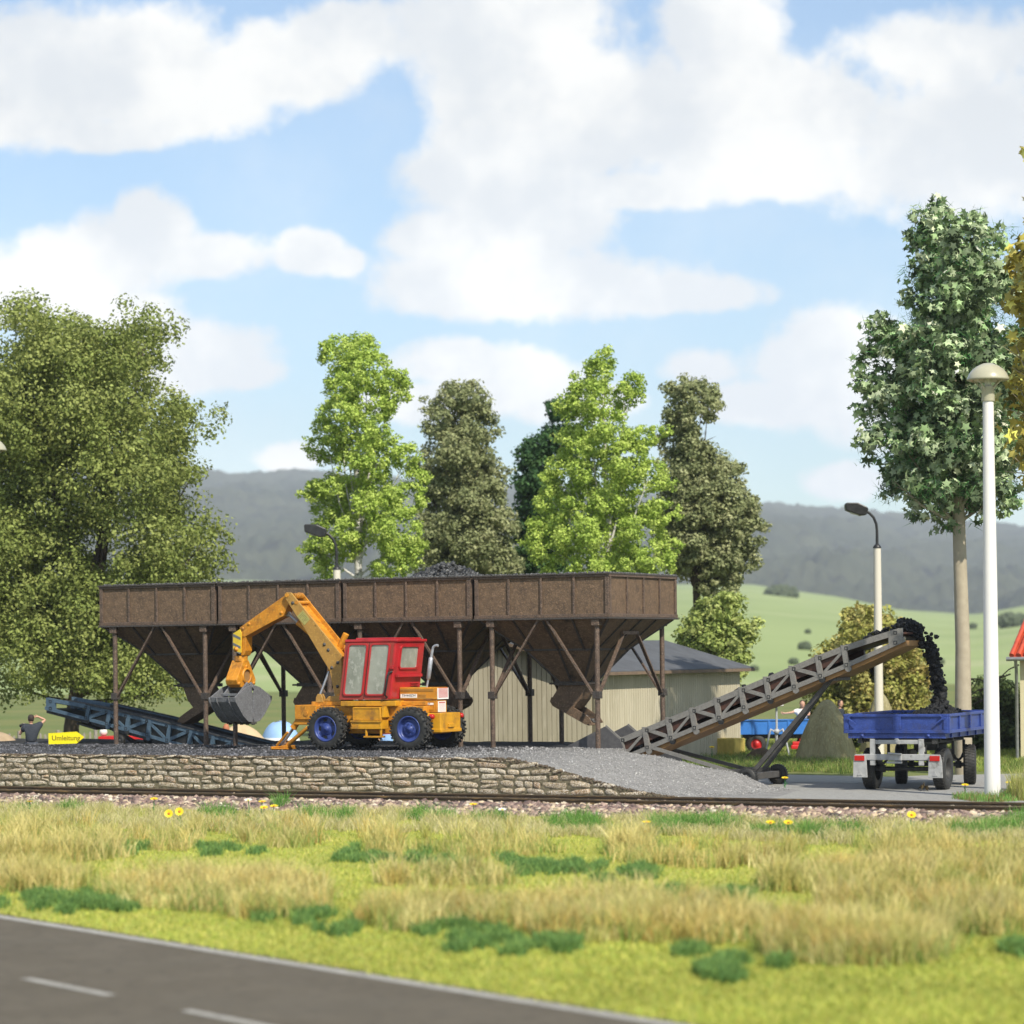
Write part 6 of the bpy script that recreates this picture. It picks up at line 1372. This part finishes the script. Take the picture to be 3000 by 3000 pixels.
tree('bushy_tree', 'small light green bushy tree rising behind the shed roof', 'tree', (2100,), 96,
     [(2080,1790,45),(2130,1785,50),(2040,1850,50),(2110,1870,70),(2175,1840,45),(2150,1910,50),(2060,1920,60),(2010,1880,40),(2110,1960,60),(2180,1920,30)],
     22000, .12, YGR, .09, M_BARK, 10, 'bushes behind the yard', limbs=5, clump=.4)
tree('bushy_tree', 'yellow-green spreading bush behind the curved-arm lamp and conveyor top', 'tree', (2560,), 96,
     [(2510,1810,40),(2570,1800,35),(2640,1830,30),(2490,1880,60),(2590,1870,70),(2660,1860,35),(2440,1950,60),(2550,1960,90),(2650,1960,80),(2420,2050,60),(2520,2060,90),(2640,2060,80),(2710,2010,40),(2380,2090,40),(2700,2080,40),(2590,2130,70),(2440,2130,60),(2350,2100,25)],
     46000, .125, [(.36,.37,.085),(.44,.43,.13),(.26,.28,.065),(.50,.46,.17),(.38,.30,.10)], .10, M_BARK, 11, 'bushes behind the yard', limbs=8, clump=.42)
tree('bushy_tree', 'dark green shrub between the tall lamp and the house wall', 'tree', (2925,), 93,
     [(2900,2040,50),(2950,2050,45),(2880,2110,60),(2950,2130,55),(2900,2190,50),(2960,2190,40),(2850,2160,40),(3010,2110,40)],
     16000, .12, [(.09,.13,.04),(.14,.18,.06),(.06,.09,.035)], .06, M_BARK, 12, 'bushes behind the yard', limbs=5, clump=.36)
# bare twigs left of the house
b = MB(); gg = random.Random(4)
for (x0_, y0_, x1_, y1_) in ((2840,1988,2900,2002),(2838,2042,2890,2015),(2838,2042,2900,2062),(2930,1985,2985,1948),(2900,2010,2960,1975),(2850,2065,2920,2040)):
    p0_, p1_ = at(x0_, y0_, 90), at(x1_, y1_, 90.5); b.tube([p0_, p0_.lerp(p1_,.5)+Vector((0,.1,.06)), p1_], [.02,.022,.028], 6)
    for k in range(5): m_ = p0_.lerp(p1_, gg.random()); b.tube([m_, m_ + Vector((gg.uniform(-.08,.08), .05, gg.uniform(-.08,.08)))], .01, 5)
p_ = at(2920, 2040, 90.5); b.tube([(p_.x, 90.5, 0), (p_.x, 90.5, p_.z), at(2930,1990,90.5)], [.05,.04,.02], 8)
tag(b.build('bare_shrub', M_BARK), 'bare thorny twigs spreading behind the tall white lamp', 'shrub')
# the two craft-leaf trees in the right foreground
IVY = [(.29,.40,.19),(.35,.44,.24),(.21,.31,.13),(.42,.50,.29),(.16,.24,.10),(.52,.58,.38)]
LT = [(2740,600,35),(2720,650,60),(2760,700,70),(2680,700,40),(2850,650,45),(2870,710,60),(2950,700,40),(2770,800,95),(2680,790,50),(2890,820,80),(2670,880,45),(2760,900,90),(2860,930,90),(2575,970,50),(2640,1000,70),(2550,1040,50),(2730,1040,110),(2850,1060,100),(2960,1000,60),(2540,1110,45),(2620,1130,80),(2560,1190,55),(2720,1180,110),(2850,1190,110),(2950,1160,80),(2560,1280,55),(2640,1300,85),(2760,1320,110),(2880,1330,100),(2970,1320,70),(2550,1350,35),(2620,1410,65),(2720,1440,80),(2840,1440,80),(2940,1440,65),(2690,1510,35),(2780,1520,50),(2880,1510,35),(3010,1250,90),(3020,1080,80),(3000,850,70)]
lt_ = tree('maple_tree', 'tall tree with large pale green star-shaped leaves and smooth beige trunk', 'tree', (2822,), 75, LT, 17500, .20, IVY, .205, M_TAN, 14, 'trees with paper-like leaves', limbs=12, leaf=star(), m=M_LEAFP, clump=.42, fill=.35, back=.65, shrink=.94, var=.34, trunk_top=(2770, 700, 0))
blade = (np.array([(-.03,0,0),(.03,0,0),(0,1,.15)]), np.array([(0,1,2)]))
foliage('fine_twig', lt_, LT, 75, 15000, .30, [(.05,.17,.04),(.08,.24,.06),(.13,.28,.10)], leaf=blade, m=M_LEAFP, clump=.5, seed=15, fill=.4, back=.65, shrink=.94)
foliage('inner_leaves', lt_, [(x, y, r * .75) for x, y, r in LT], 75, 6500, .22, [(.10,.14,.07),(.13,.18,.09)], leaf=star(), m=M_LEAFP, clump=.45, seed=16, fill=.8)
YL = [(3070,470,60),(3030,440,35),(3060,560,55),(3050,690,70),(3030,780,80),(3010,860,75),(3060,960,80),(3050,1060,80),(3030,1170,85),(3040,1270,85),(3060,1360,80),(3180,600,150),(3200,800,200),(3220,1050,220),(3200,1280,170),(2985,740,35),(2975,1010,25),(2985,1130,45),(2990,1360,30)]
tree('maple_tree', 'tree with mustard yellow star-shaped leaves at the right edge', 'tree', (3190,), 64, YL, 5200, .25, [(.50,.43,.09),(.41,.35,.06),(.58,.51,.15),(.32,.27,.05)], .2, M_TAN, 17, 'trees with paper-like leaves', limbs=10, leaf=star(), m=M_LEAFP, clump=.45, fill=.5, var=.35)

# ------------------------------------------------------------------ grass
def blades(name, base, h, w, cols, g, m, lean=.35, curve=.35):
    n = len(base); an = g.uniform(0, 2*np.pi, n); face = g.uniform(0, 2*np.pi, n); ln = g.uniform(0, lean, n) * h
    d = np.stack([np.cos(an), np.sin(an), np.zeros(n)], 1); s = np.stack([np.cos(face), np.sin(face), np.zeros(n)], 1) * (w / 2)[:, None]
    up = np.array([0, 0, 1.0]); P0 = base; P1 = base + up * (h * .45)[:, None] + d * (ln * .30)[:, None]; P2 = base + up * (h * .8)[:, None] + d * (ln * .75)[:, None]; P3 = base + up * (h * (1 - curve * .12))[:, None] + d * (ln * 1.25)[:, None]
    V = np.stack([P0 - s, P0 + s, P1 - s * .85, P1 + s * .85, P2 - s * .5, P2 + s * .5, P3 - s*.06, P3 + s*.06], 1)
    f = np.array([(0,1,3,2),(2,3,5,4),(4,5,7,6)]); Fc = (f[None] + (np.arange(n) * 8)[:, None, None]).reshape(-1, 4)
    sh = np.array([.75,.75,.95,.95,1.05,1.05,1.1,1.1])[None, :, None] * 0 + 1.0
    C = np.repeat(cols[:, None], 8, 1) * sh
    return np_mesh(name, V.reshape(-1, 3), Fc, m, C.reshape(-1, 3).clip(0, .9), False)
M_GRASS = mat('grass_blades', (1,1,1), .6, attr='tint', transl=.35, spec=.2)
g = np.random.default_rng(31)
def px_to_ground(px, py):
    px = np.asarray(px, float); py = np.asarray(py, float); u = (px - 1500)/7950; v = (HOR - py)/7950
    a = u*ca + v*sa; b_ = -u*sa + v*ca; Y = -H / b_; return np.stack([a*Y, Y, np.zeros_like(Y)], 1)
def track_t(P): return (P[:,0]*S8 + (P[:,1]-64)*C8)
def fz(P): P = P.copy(); P[:,2] = field_z(P[:,0], P[:,1]); return P
# tuft centres of the dry grass, as bands and patches of the meadow
def band(n, x0, x1, y0, y1, slope=0.0, wav=12):
    x = g.uniform(x0, x1, n); y = g.uniform(y0, y1, n) + slope * (x - x0) + wav * np.sin(x / 140.0 + y0); return np.stack([x, y], 1)
def ell(n, cx_, cy_, rx, ry):
    r = np.sqrt(g.random(n)); a = g.uniform(0, 2*np.pi, n); return np.stack([cx_ + r*rx*np.cos(a), cy_ + r*ry*np.sin(a)], 1)
T = np.concatenate([band(460, -150, 3150, 2424, 2478, .024, 10), band(170, 1500, 3150, 2500, 2535, .015, 10), ell(90, 60, 2600, 190, 30), ell(60, 150, 2520, 220, 14), ell(210, 640, 2645, 330, 38), ell(60, 820, 2690, 130, 16),
                    ell(70, 1200, 2715, 170, 30), ell(60, 1440, 2700, 130, 35), ell(30, 1300, 2600, 200, 10), ell(150, 1760, 2720, 240, 56), ell(140, 2040, 2740, 230, 42), ell(240, 2520, 2800, 260, 45), ell(110, 2420, 2610, 220, 20),
                    ell(150, 2720, 2600, 260, 26), ell(120, 2900, 2720, 160, 36), ell(60, 2620, 2690, 200, 28), ell(50, 3080, 2560, 130, 60)])
GT = [(1690,110),(1990,85),(2085,100),(2260,55),(2370,50),(2490,60),(2905,120),(1250,80),(1000,60),(640,50)]
near = np.zeros(len(T), bool)
for gx_, gr_ in GT: near |= (np.abs(T[:,0] - gx_) < gr_) & (T[:,1] < 2500 + (gx_ > 1500) * 40) & (T[:,1] > 2380)
T = T[~(near & (g.random(len(T)) < .92))]
C0 = px_to_ground(T[:,0], T[:,1]); ok = (track_t(C0) < -6.0) & (road_side(C0[:,0], C0[:,1]) > .6); C0 = C0[ok]
kb = 42; idx = np.repeat(np.arange(len(C0)), kb); n = len(idx); rad = g.uniform(.10, .26, len(C0))[idx]; a = g.uniform(0, 2*np.pi, n); r = np.sqrt(g.random(n)) * rad
P = C0[idx] + np.stack([np.cos(a)*r, np.sin(a)*r, 0*r], 1); P = fz(P); hh = (g.uniform(.18, .54, len(C0)) * (.75 + .5 * vnoise(C0[:,0]*.9, C0[:,1]*.9, 79, 2)))[idx] * g.uniform(.55, 1.1, n)
pal = np.array([(.64,.53,.20),(.52,.48,.16),(.74,.64,.30),(.42,.44,.12),(.62,.46,.14),(.70,.61,.26)]); zn = vnoise(C0[:,0]*.55, C0[:,1]*.35, 77, 3); ti = np.clip(((zn-.28)/.44*6 + g.uniform(-1.4,1.4,len(C0))).astype(int), 0, 5); tc_ = pal[ti][idx]; cl = (tc_*.65 + pal[g.integers(0,6,n)]*.35) * g.uniform(.8, 1.2, (n,1)) * (.80 + .4 * vnoise(C0[:,0]*1.7, C0[:,1]*1.7, 78, 2))[idx][:,None]
tag(blades('dry_grass', P, hh, g.uniform(.010,.020,n), cl, g, M_GRASS, lean=.75), kind='stuff')
i2 = g.random(len(C0)) < .5; C1 = C0[i2]; kb = 30; idx = np.repeat(np.arange(len(C1)), kb); n = len(idx)
P = fz(C1[idx] + np.concatenate([g.normal(size=(n,2))*.16, np.zeros((n,1))], 1)); pal3 = np.array([(.24,.36,.08),(.34,.42,.11),(.16,.28,.06),(.42,.46,.15)])
tag(blades('green_wisps', P, g.uniform(.10,.34,n), g.uniform(.009,.016,n), pal3[g.integers(0,4,n)] * g.uniform(.8,1.2,(n,1)), g, M_GRASS, lean=1.0), kind='stuff')
# pale dry fringe beside the ballast
Tx = band(1100, -100, 3100, 2372, 2430, .019, 8); C0 = px_to_ground(Tx[:,0], Tx[:,1]); tt_ = track_t(C0); C0 = C0[(tt_ < -5.45) | ((tt_ < -5.0) & (g.random(len(C0)) < .2))]
kb = 40; idx = np.repeat(np.arange(len(C0)), kb); n = len(idx); a = g.uniform(0, 2*np.pi, n); r = np.sqrt(g.random(n)) * .16
P = fz(C0[idx] + np.stack([np.cos(a)*r, np.sin(a)*r, 0*r], 1)); hh = g.uniform(.12, .30, len(C0))[idx] * g.uniform(.5, 1.1, n); pal2 = np.array([(.62,.54,.28),(.55,.50,.22),(.48,.48,.17),(.66,.60,.36)])
tag(blades('straw_fringe', P, hh, g.uniform(.009,.016,n), pal2[g.integers(0,4,n)] * g.uniform(.8,1.15,(n,1)), g, M_GRASS, lean=1.1), kind='stuff')
# short bright turf
n = 150000; x = g.uniform(-200, 3200, n); y = 2380 + (3080 - 2380) * g.random(n) ** 1.0; P = px_to_ground(x, y); ok = (track_t(P) < -5.9) & (road_side(P[:,0], P[:,1]) > .02); P = fz(P[ok]); n = len(P)
pal = np.array([(.49,.50,.10),(.41,.46,.09),(.55,.52,.13),(.34,.41,.08)]); md = vnoise(P[:,0]*.7, P[:,1]*.7, 41, 3)[:,None]
cl = pal[g.integers(0,4,n)] * g.uniform(.8,1.2,(n,1)) * (0.8 + .45 * md)
tag(blades('short_turf', P, g.uniform(.02,.065,n), g.uniform(.012,.026,n), cl, g, M_GRASS, lean=1.2), kind='stuff')
# dark green cushions
DG = [(400,2492,45,6),(650,2500,65,8),(1050,2522,80,10),(1230,2530,60,9),(1330,2540,45,10),(1560,2556,95,12),(1650,2560,90,12),(1880,2575,115,12),(1965,2628,40,9),(2110,2640,115,14),(150,2648,90,12),(330,2668,130,14),(900,2705,95,18),(1000,2745,60,8),(1350,2735,90,14),(1480,2790,110,16),(1600,2795,80,12),(2200,2838,150,26),(2250,2700,40,8),(2530,2592,45,8),(2610,2606,60,8),(2550,2690,45,8),(2870,2590,60,8),(2240,2745,40,8),(2990,2800,60,16)]
q = np.concatenate([ell(int(rx*ry*.05)+8, cx_ + g.normal()*.6*rx, cy_ + g.normal()*.9*ry, rx*g.uniform(.10,.34), ry*g.uniform(.3,.9)) for cx_, cy_, rx, ry in DG for _ in range(9)]); C0 = px_to_ground(q[:,0], q[:,1])
kb = 9; idx = np.repeat(np.arange(len(C0)), kb); n = len(idx); P = fz(C0[idx] + np.concatenate([g.normal(size=(n,2))*.04, np.zeros((n,1))], 1)); pal = np.array([(.13,.25,.07),(.18,.31,.08),(.27,.39,.10),(.10,.20,.06)])
tag(blades('green_cushions', P, (g.uniform(.04,.17,len(C0))[idx]) * g.uniform(.6,1.2,n), g.uniform(.010,.018,n), pal[g.integers(0,4,n)] * g.uniform(.8,1.3,(n,1)), g, M_GRASS, lean=1.0), kind='stuff')
# fresh green tufts along the ballast, the verge behind the ramp and round the lamp foot
def tufts(name, spec, kb, hmin, hmax, pal, z=0.0, lean=.8, w=(.009,.016), zf=None):
    q = np.concatenate([ell(k_, cx_, cy_, rx, ry) for cx_, cy_, rx, ry, k_ in spec]); C0 = px_to_ground(q[:,0], q[:,1]); idx = np.repeat(np.arange(len(C0)), kb); n = len(idx)
    P = C0[idx] + np.concatenate([g.normal(size=(n,2))*.07, np.zeros((n,1))], 1); P[:,2] = (zf(P) if zf else z); hs_ = g.uniform(hmin, hmax, len(C0))[idx] * g.uniform(.5,1.1,n); pal = np.array(pal)
    return tag(blades(name, P, hs_, g.uniform(w[0],w[1],n), pal[g.integers(0,len(pal),n)] * g.uniform(.8,1.2,(n,1)), g, M_GRASS, lean=lean), kind='stuff')
GRN = [(.13,.30,.05),(.18,.36,.07),(.09,.23,.045),(.24,.40,.10)]
zbal = lambda P: np.interp(track_t(P), [-6,-5.35,-4.7,-4.4], [0,.045,.13,.14])
tufts('green_tufts', [(205,2382,28,5,12),(70,2385,30,6,5),(640,2405,60,8,26),(820,2375,20,4,7),(1000,2412,60,8,22),(1250,2405,90,10,26),(1450,2415,50,8,12),(1690,2432,95,14,50),(1980,2440,70,14,46),(2080,2432,90,12,50),(2260,2455,50,10,18),(2370,2460,50,10,22),(2490,2455,60,10,20),(2900,2450,110,14,50),(2990,2430,60,10,25),(900,2400,30,6,8)], 34, .20, .46, GRN, zf=zbal)
ver = [(2010,2262,90,8,60),(2120,2256,120,12,110),(2250,2250,130,16,150),(2380,2246,130,18,150),(2480,2255,60,14,60),(2080,2232,160,10,120),(2330,2225,180,10,150),(2960,2250,80,16,70)]
tufts('verge_grass', ver, 26, .16, .34, [(.15,.25,.05),(.22,.32,.07),(.30,.36,.10),(.10,.17,.04),(.36,.33,.13)])
tufts('lamp_foot_grass', [(2900,2344,80,8,70),(2985,2335,60,10,50),(2840,2340,40,5,16)], 22, .08, .24, [(.20,.40,.08),(.28,.46,.12),(.34,.20,.10),(.14,.30,.06)], z=.0)
tufts('tall_tuft', [(2985,2340,28,6,14)], 40, .5, .95, [(.45,.46,.14),(.38,.42,.10),(.52,.48,.2)], lean=.5)
n = 42000; x = g.uniform(1850, 3300, n); y = g.uniform(2150, 2262, n); P = px_to_ground(x, y); ok = (P[:,1] > 73) ; P = P[ok]; n = len(P)
pal = np.array([(.30,.38,.07),(.36,.42,.09),(.24,.32,.06),(.42,.44,.13)])
tag(blades('back_meadow_grass', P, g.uniform(.04,.14,n), g.uniform(.015,.03,n), pal[g.integers(0,4,n)] * g.uniform(.8,1.15,(n,1)), g, M_GRASS, lean=1), kind='stuff')
# weeds on the coal yard
# ------------------------------------------------------------------ flowers
M_PET = mat('yellow_petal', (0.80,0.62,0.02), .5, transl=.2); M_PEW = mat('white_petal', (0.80,0.80,0.76), .5, transl=.2); M_EYE = mat('flower_eye', (0.50,0.16,0.02), .7); M_STEM = mat('flower_stem', (0.05,0.20,0.05), .6)
def flower(px, py, pyb, label, white=False, tilt=0, size=.095, grp='yellow flowers along the railway'):
    gp = ground_at(px, pyb); Y = gp.y; hd = at(px, py, Y); gp.z = 0 if track_t(np.array([gp]))[0] < -5.6 or gp.y > 66 else .1
    t = thing('flower', label, 'flower', (gp.x, gp.y, gp.z), 0, grp if not white else 'white flowers along the railway'); h = max(.08, hd.z - gp.z); rg = random.Random(px)
    b = MB(); b.tube([(0,0,0),(rg.uniform(-.02,.02),0,h*.6),(0,0,h)], .010, 6)
    for k in range(3): a = rg.uniform(0,6.28); b.beam((0,0,h*(.2+.15*k)), (math.cos(a)*.07, math.sin(a)*.07, h*(.2+.15*k)+.05), .022, .004)
    b.build('stem', M_STEM, t)
    b = MB(); n_ = 11
    for k in range(n_):
        a = 2*math.pi*k/n_; c_, s_ = math.cos(a), math.sin(a); w_ = size*.30
        b.add([(c_*.02+s_*w_*.3, s_*.02-c_*w_*.3, 0), (c_*size*.7+s_*w_, s_*size*.7-c_*w_, size*.16), (c_*size, s_*size, size*.22), (c_*size*.7-s_*w_, s_*size*.7+c_*w_, size*.16), (c_*.02-s_*w_*.3, s_*.02+c_*w_*.3, 0)], [(0,1,2,3,4)])
    Mx = Matrix.Translation((0,0,h)) @ Matrix.Rotation(R(tilt), 4, 'X'); b.xform(Mx); b.build('petals', M_PEW if white else M_PET, t, fixn=False)
    b = MB(); b.lathe([(0,size*.24),(size*.22,size*.2),(size*.30,size*.06),(0,0)], n=10); b.xform(Mx); b.build('flower_eye', M_PET if white else M_EYE, t)
FL = [(88,2349,2392,'yellow flower on the ballast, farthest left',0),(452,2342,2402,'yellow flower standing by the rail below the third wall section from left',15),(495,2384,2432,'left one of the two wide-open yellow flowers facing the camera',70),(526,2378,2430,'right one of the two wide-open yellow flowers facing the camera',70),
      (769,2350,2408,'topmost yellow flower in the trio below the excavator grab',10),(774,2367,2412,'lower left yellow flower in the trio below the excavator grab',20),(803,2363,2410,'lower right yellow flower in the trio below the excavator grab',15),
      (1387,2358,2408,'yellow flower by the rail left of the wall end',12),(1895,2410,2452,'yellow flower on the ballast below the foot of the ramp',10),(2258,2411,2462,'left yellow flower of the pair beyond the green tufts',20),(2310,2411,2465,'right yellow flower of the pair beyond the green tufts',25),
      (2671,2388,2440,'large yellow flower in front of the rail below the trailer',45)]
for px_, py_, pb_, lb, tl in FL: flower(px_, py_, pb_, lb, tilt=tl)
flower(728, 2345, 2402, 'white flower beside the trio of yellow flowers', True, 15); flower(1472, 2373, 2425, 'white flower at the rail right of the wall middle', True, 15)
flower(2828, 2301, 2336, 'yellow flower at the foot of the tall lamp, left side', tilt=15, grp='yellow flowers in the yard'); flower(2957, 2294, 2338, 'yellow flower right of the tall lamp foot', tilt=15, grp='yellow flowers in the yard')
flower(2300, 2280, 2312, 'small yellow flower at the conveyor wheel', tilt=15, grp='yellow flowers in the yard'); flower(2086, 2190, 2232, 'yellow flower in the verge grass below the straw bale', tilt=20, grp='yellow flowers in the yard')
# fallen leaf
gp = ground_at(2708, 2318); b = MB(); v, f = star(); b.add([(p[0]*.24, p[1]*.20, .10*math.sin(p[0]*5+i*2.3)) for i, p in enumerate(v)], [tuple(q) for q in f]); b.xform(Matrix.Rotation(R(35),4,'X')); o = b.build('fallen_leaf', mat('dead_leaf', (0.11,0.075,0.03), .8, c2=(.06,.045,.02), scale=14), fixn=False); o.location = gp + Vector((0,0,.10)); tag(o, 'crumpled brown fallen leaf lying under the trailer', 'leaf')

# ------------------------------------------------------------------ air
b = MB(); b.bb(-4700, 4700, -450, 5400, -1.2, 470); hz_o = b.build('haze', bpy.data.materials.new('haze_air'))
hm = hz_o.data.materials[0]; hm.use_nodes = True; hn = hm.node_tree.nodes; hn.clear(); pv = hn.new('ShaderNodeVolumePrincipled'); ho_ = hn.new('ShaderNodeOutputMaterial')
pv.inputs['Color'].default_value = (.84,.91,1,1); pv.inputs['Density'].default_value = .00015; pv.inputs['Anisotropy'].default_value = 0.0
hm.node_tree.links.new(pv.outputs[0], ho_.inputs['Volume']); tag(hz_o, kind='stuff')

# ------------------------------------------------------------------ pieces that stand apart become parts of their own
def pieces_of(me):
    n = len(me.vertices)
    if n > 60000 or n == 0: return None
    ed = np.empty(len(me.edges) * 2, np.int32); me.edges.foreach_get('vertices', ed); ed = ed.reshape(-1, 2)
    co = np.empty(n * 3, np.float32); me.vertices.foreach_get('co', co); co = co.reshape(-1, 3)
    lab = np.arange(n)
    while True:
        m_ = np.minimum(lab[ed[:,0]], lab[ed[:,1]]); l2_ = lab.copy(); np.minimum.at(l2_, ed[:,0], m_); np.minimum.at(l2_, ed[:,1], m_); l2_ = l2_[l2_]
        if (l2_ == lab).all(): break
        lab = l2_
    _, isl = np.unique(lab, return_inverse=True); k = isl.max() + 1
    if k < 2 or k > 700: return None
    lo = np.full((k,3), 1e9); hi = np.full((k,3), -1e9); np.minimum.at(lo, isl, co); np.maximum.at(hi, isl, co); size = (hi-lo).max(1)
    gap = np.maximum(0, np.maximum(lo[:,None]-hi[None], lo[None]-hi[:,None])); near = np.sqrt((gap**2).sum(2)) <= np.maximum(.02, .5*np.maximum(size[:,None], size[None])) * .98
    pl_ = np.arange(k)
    while True:
        l2_ = np.array([pl_[near[i]].min() for i in range(k)])
        if (l2_ == pl_).all(): break
        pl_ = l2_
    u_, pc = np.unique(pl_, return_inverse=True)
    return None if len(u_) < 2 or len(u_) > 80 else (pc[isl], len(u_))
bpy.context.view_layer.update()
users = {}
for o in list(bpy.data.objects):
    if o.type == 'MESH' and o.parent is not None and o.get('kind') is None and not any(m_.type == 'SKIN' for m_ in o.modifiers) and o.name.split('.')[0] not in ('crown', 'fine_twig', 'inner_leaves', 'limb', 'lettering', 'hill_shrub'):
        users.setdefault(o.data.name, []).append(o)
for nm, obs in users.items():
    me = obs[0].data; got = pieces_of(me)
    if not got: continue
    vp, k = got; metas = []
    for q in range(k):
        bm = bmesh.new(); bm.from_mesh(me); bm.verts.ensure_lookup_table()
        bmesh.ops.delete(bm, geom=[v for i, v in enumerate(bm.verts) if vp[i] != q], context='VERTS')
        m2 = bpy.data.meshes.new(me.name); bm.to_mesh(m2); bm.free()
        for mt in me.materials: m2.materials.append(mt)
        metas.append(m2)
    for o in obs:
        o.data = metas[0]
        for m2 in metas[1:]:
            c = o.copy(); c.data = m2; COL.objects.link(c)
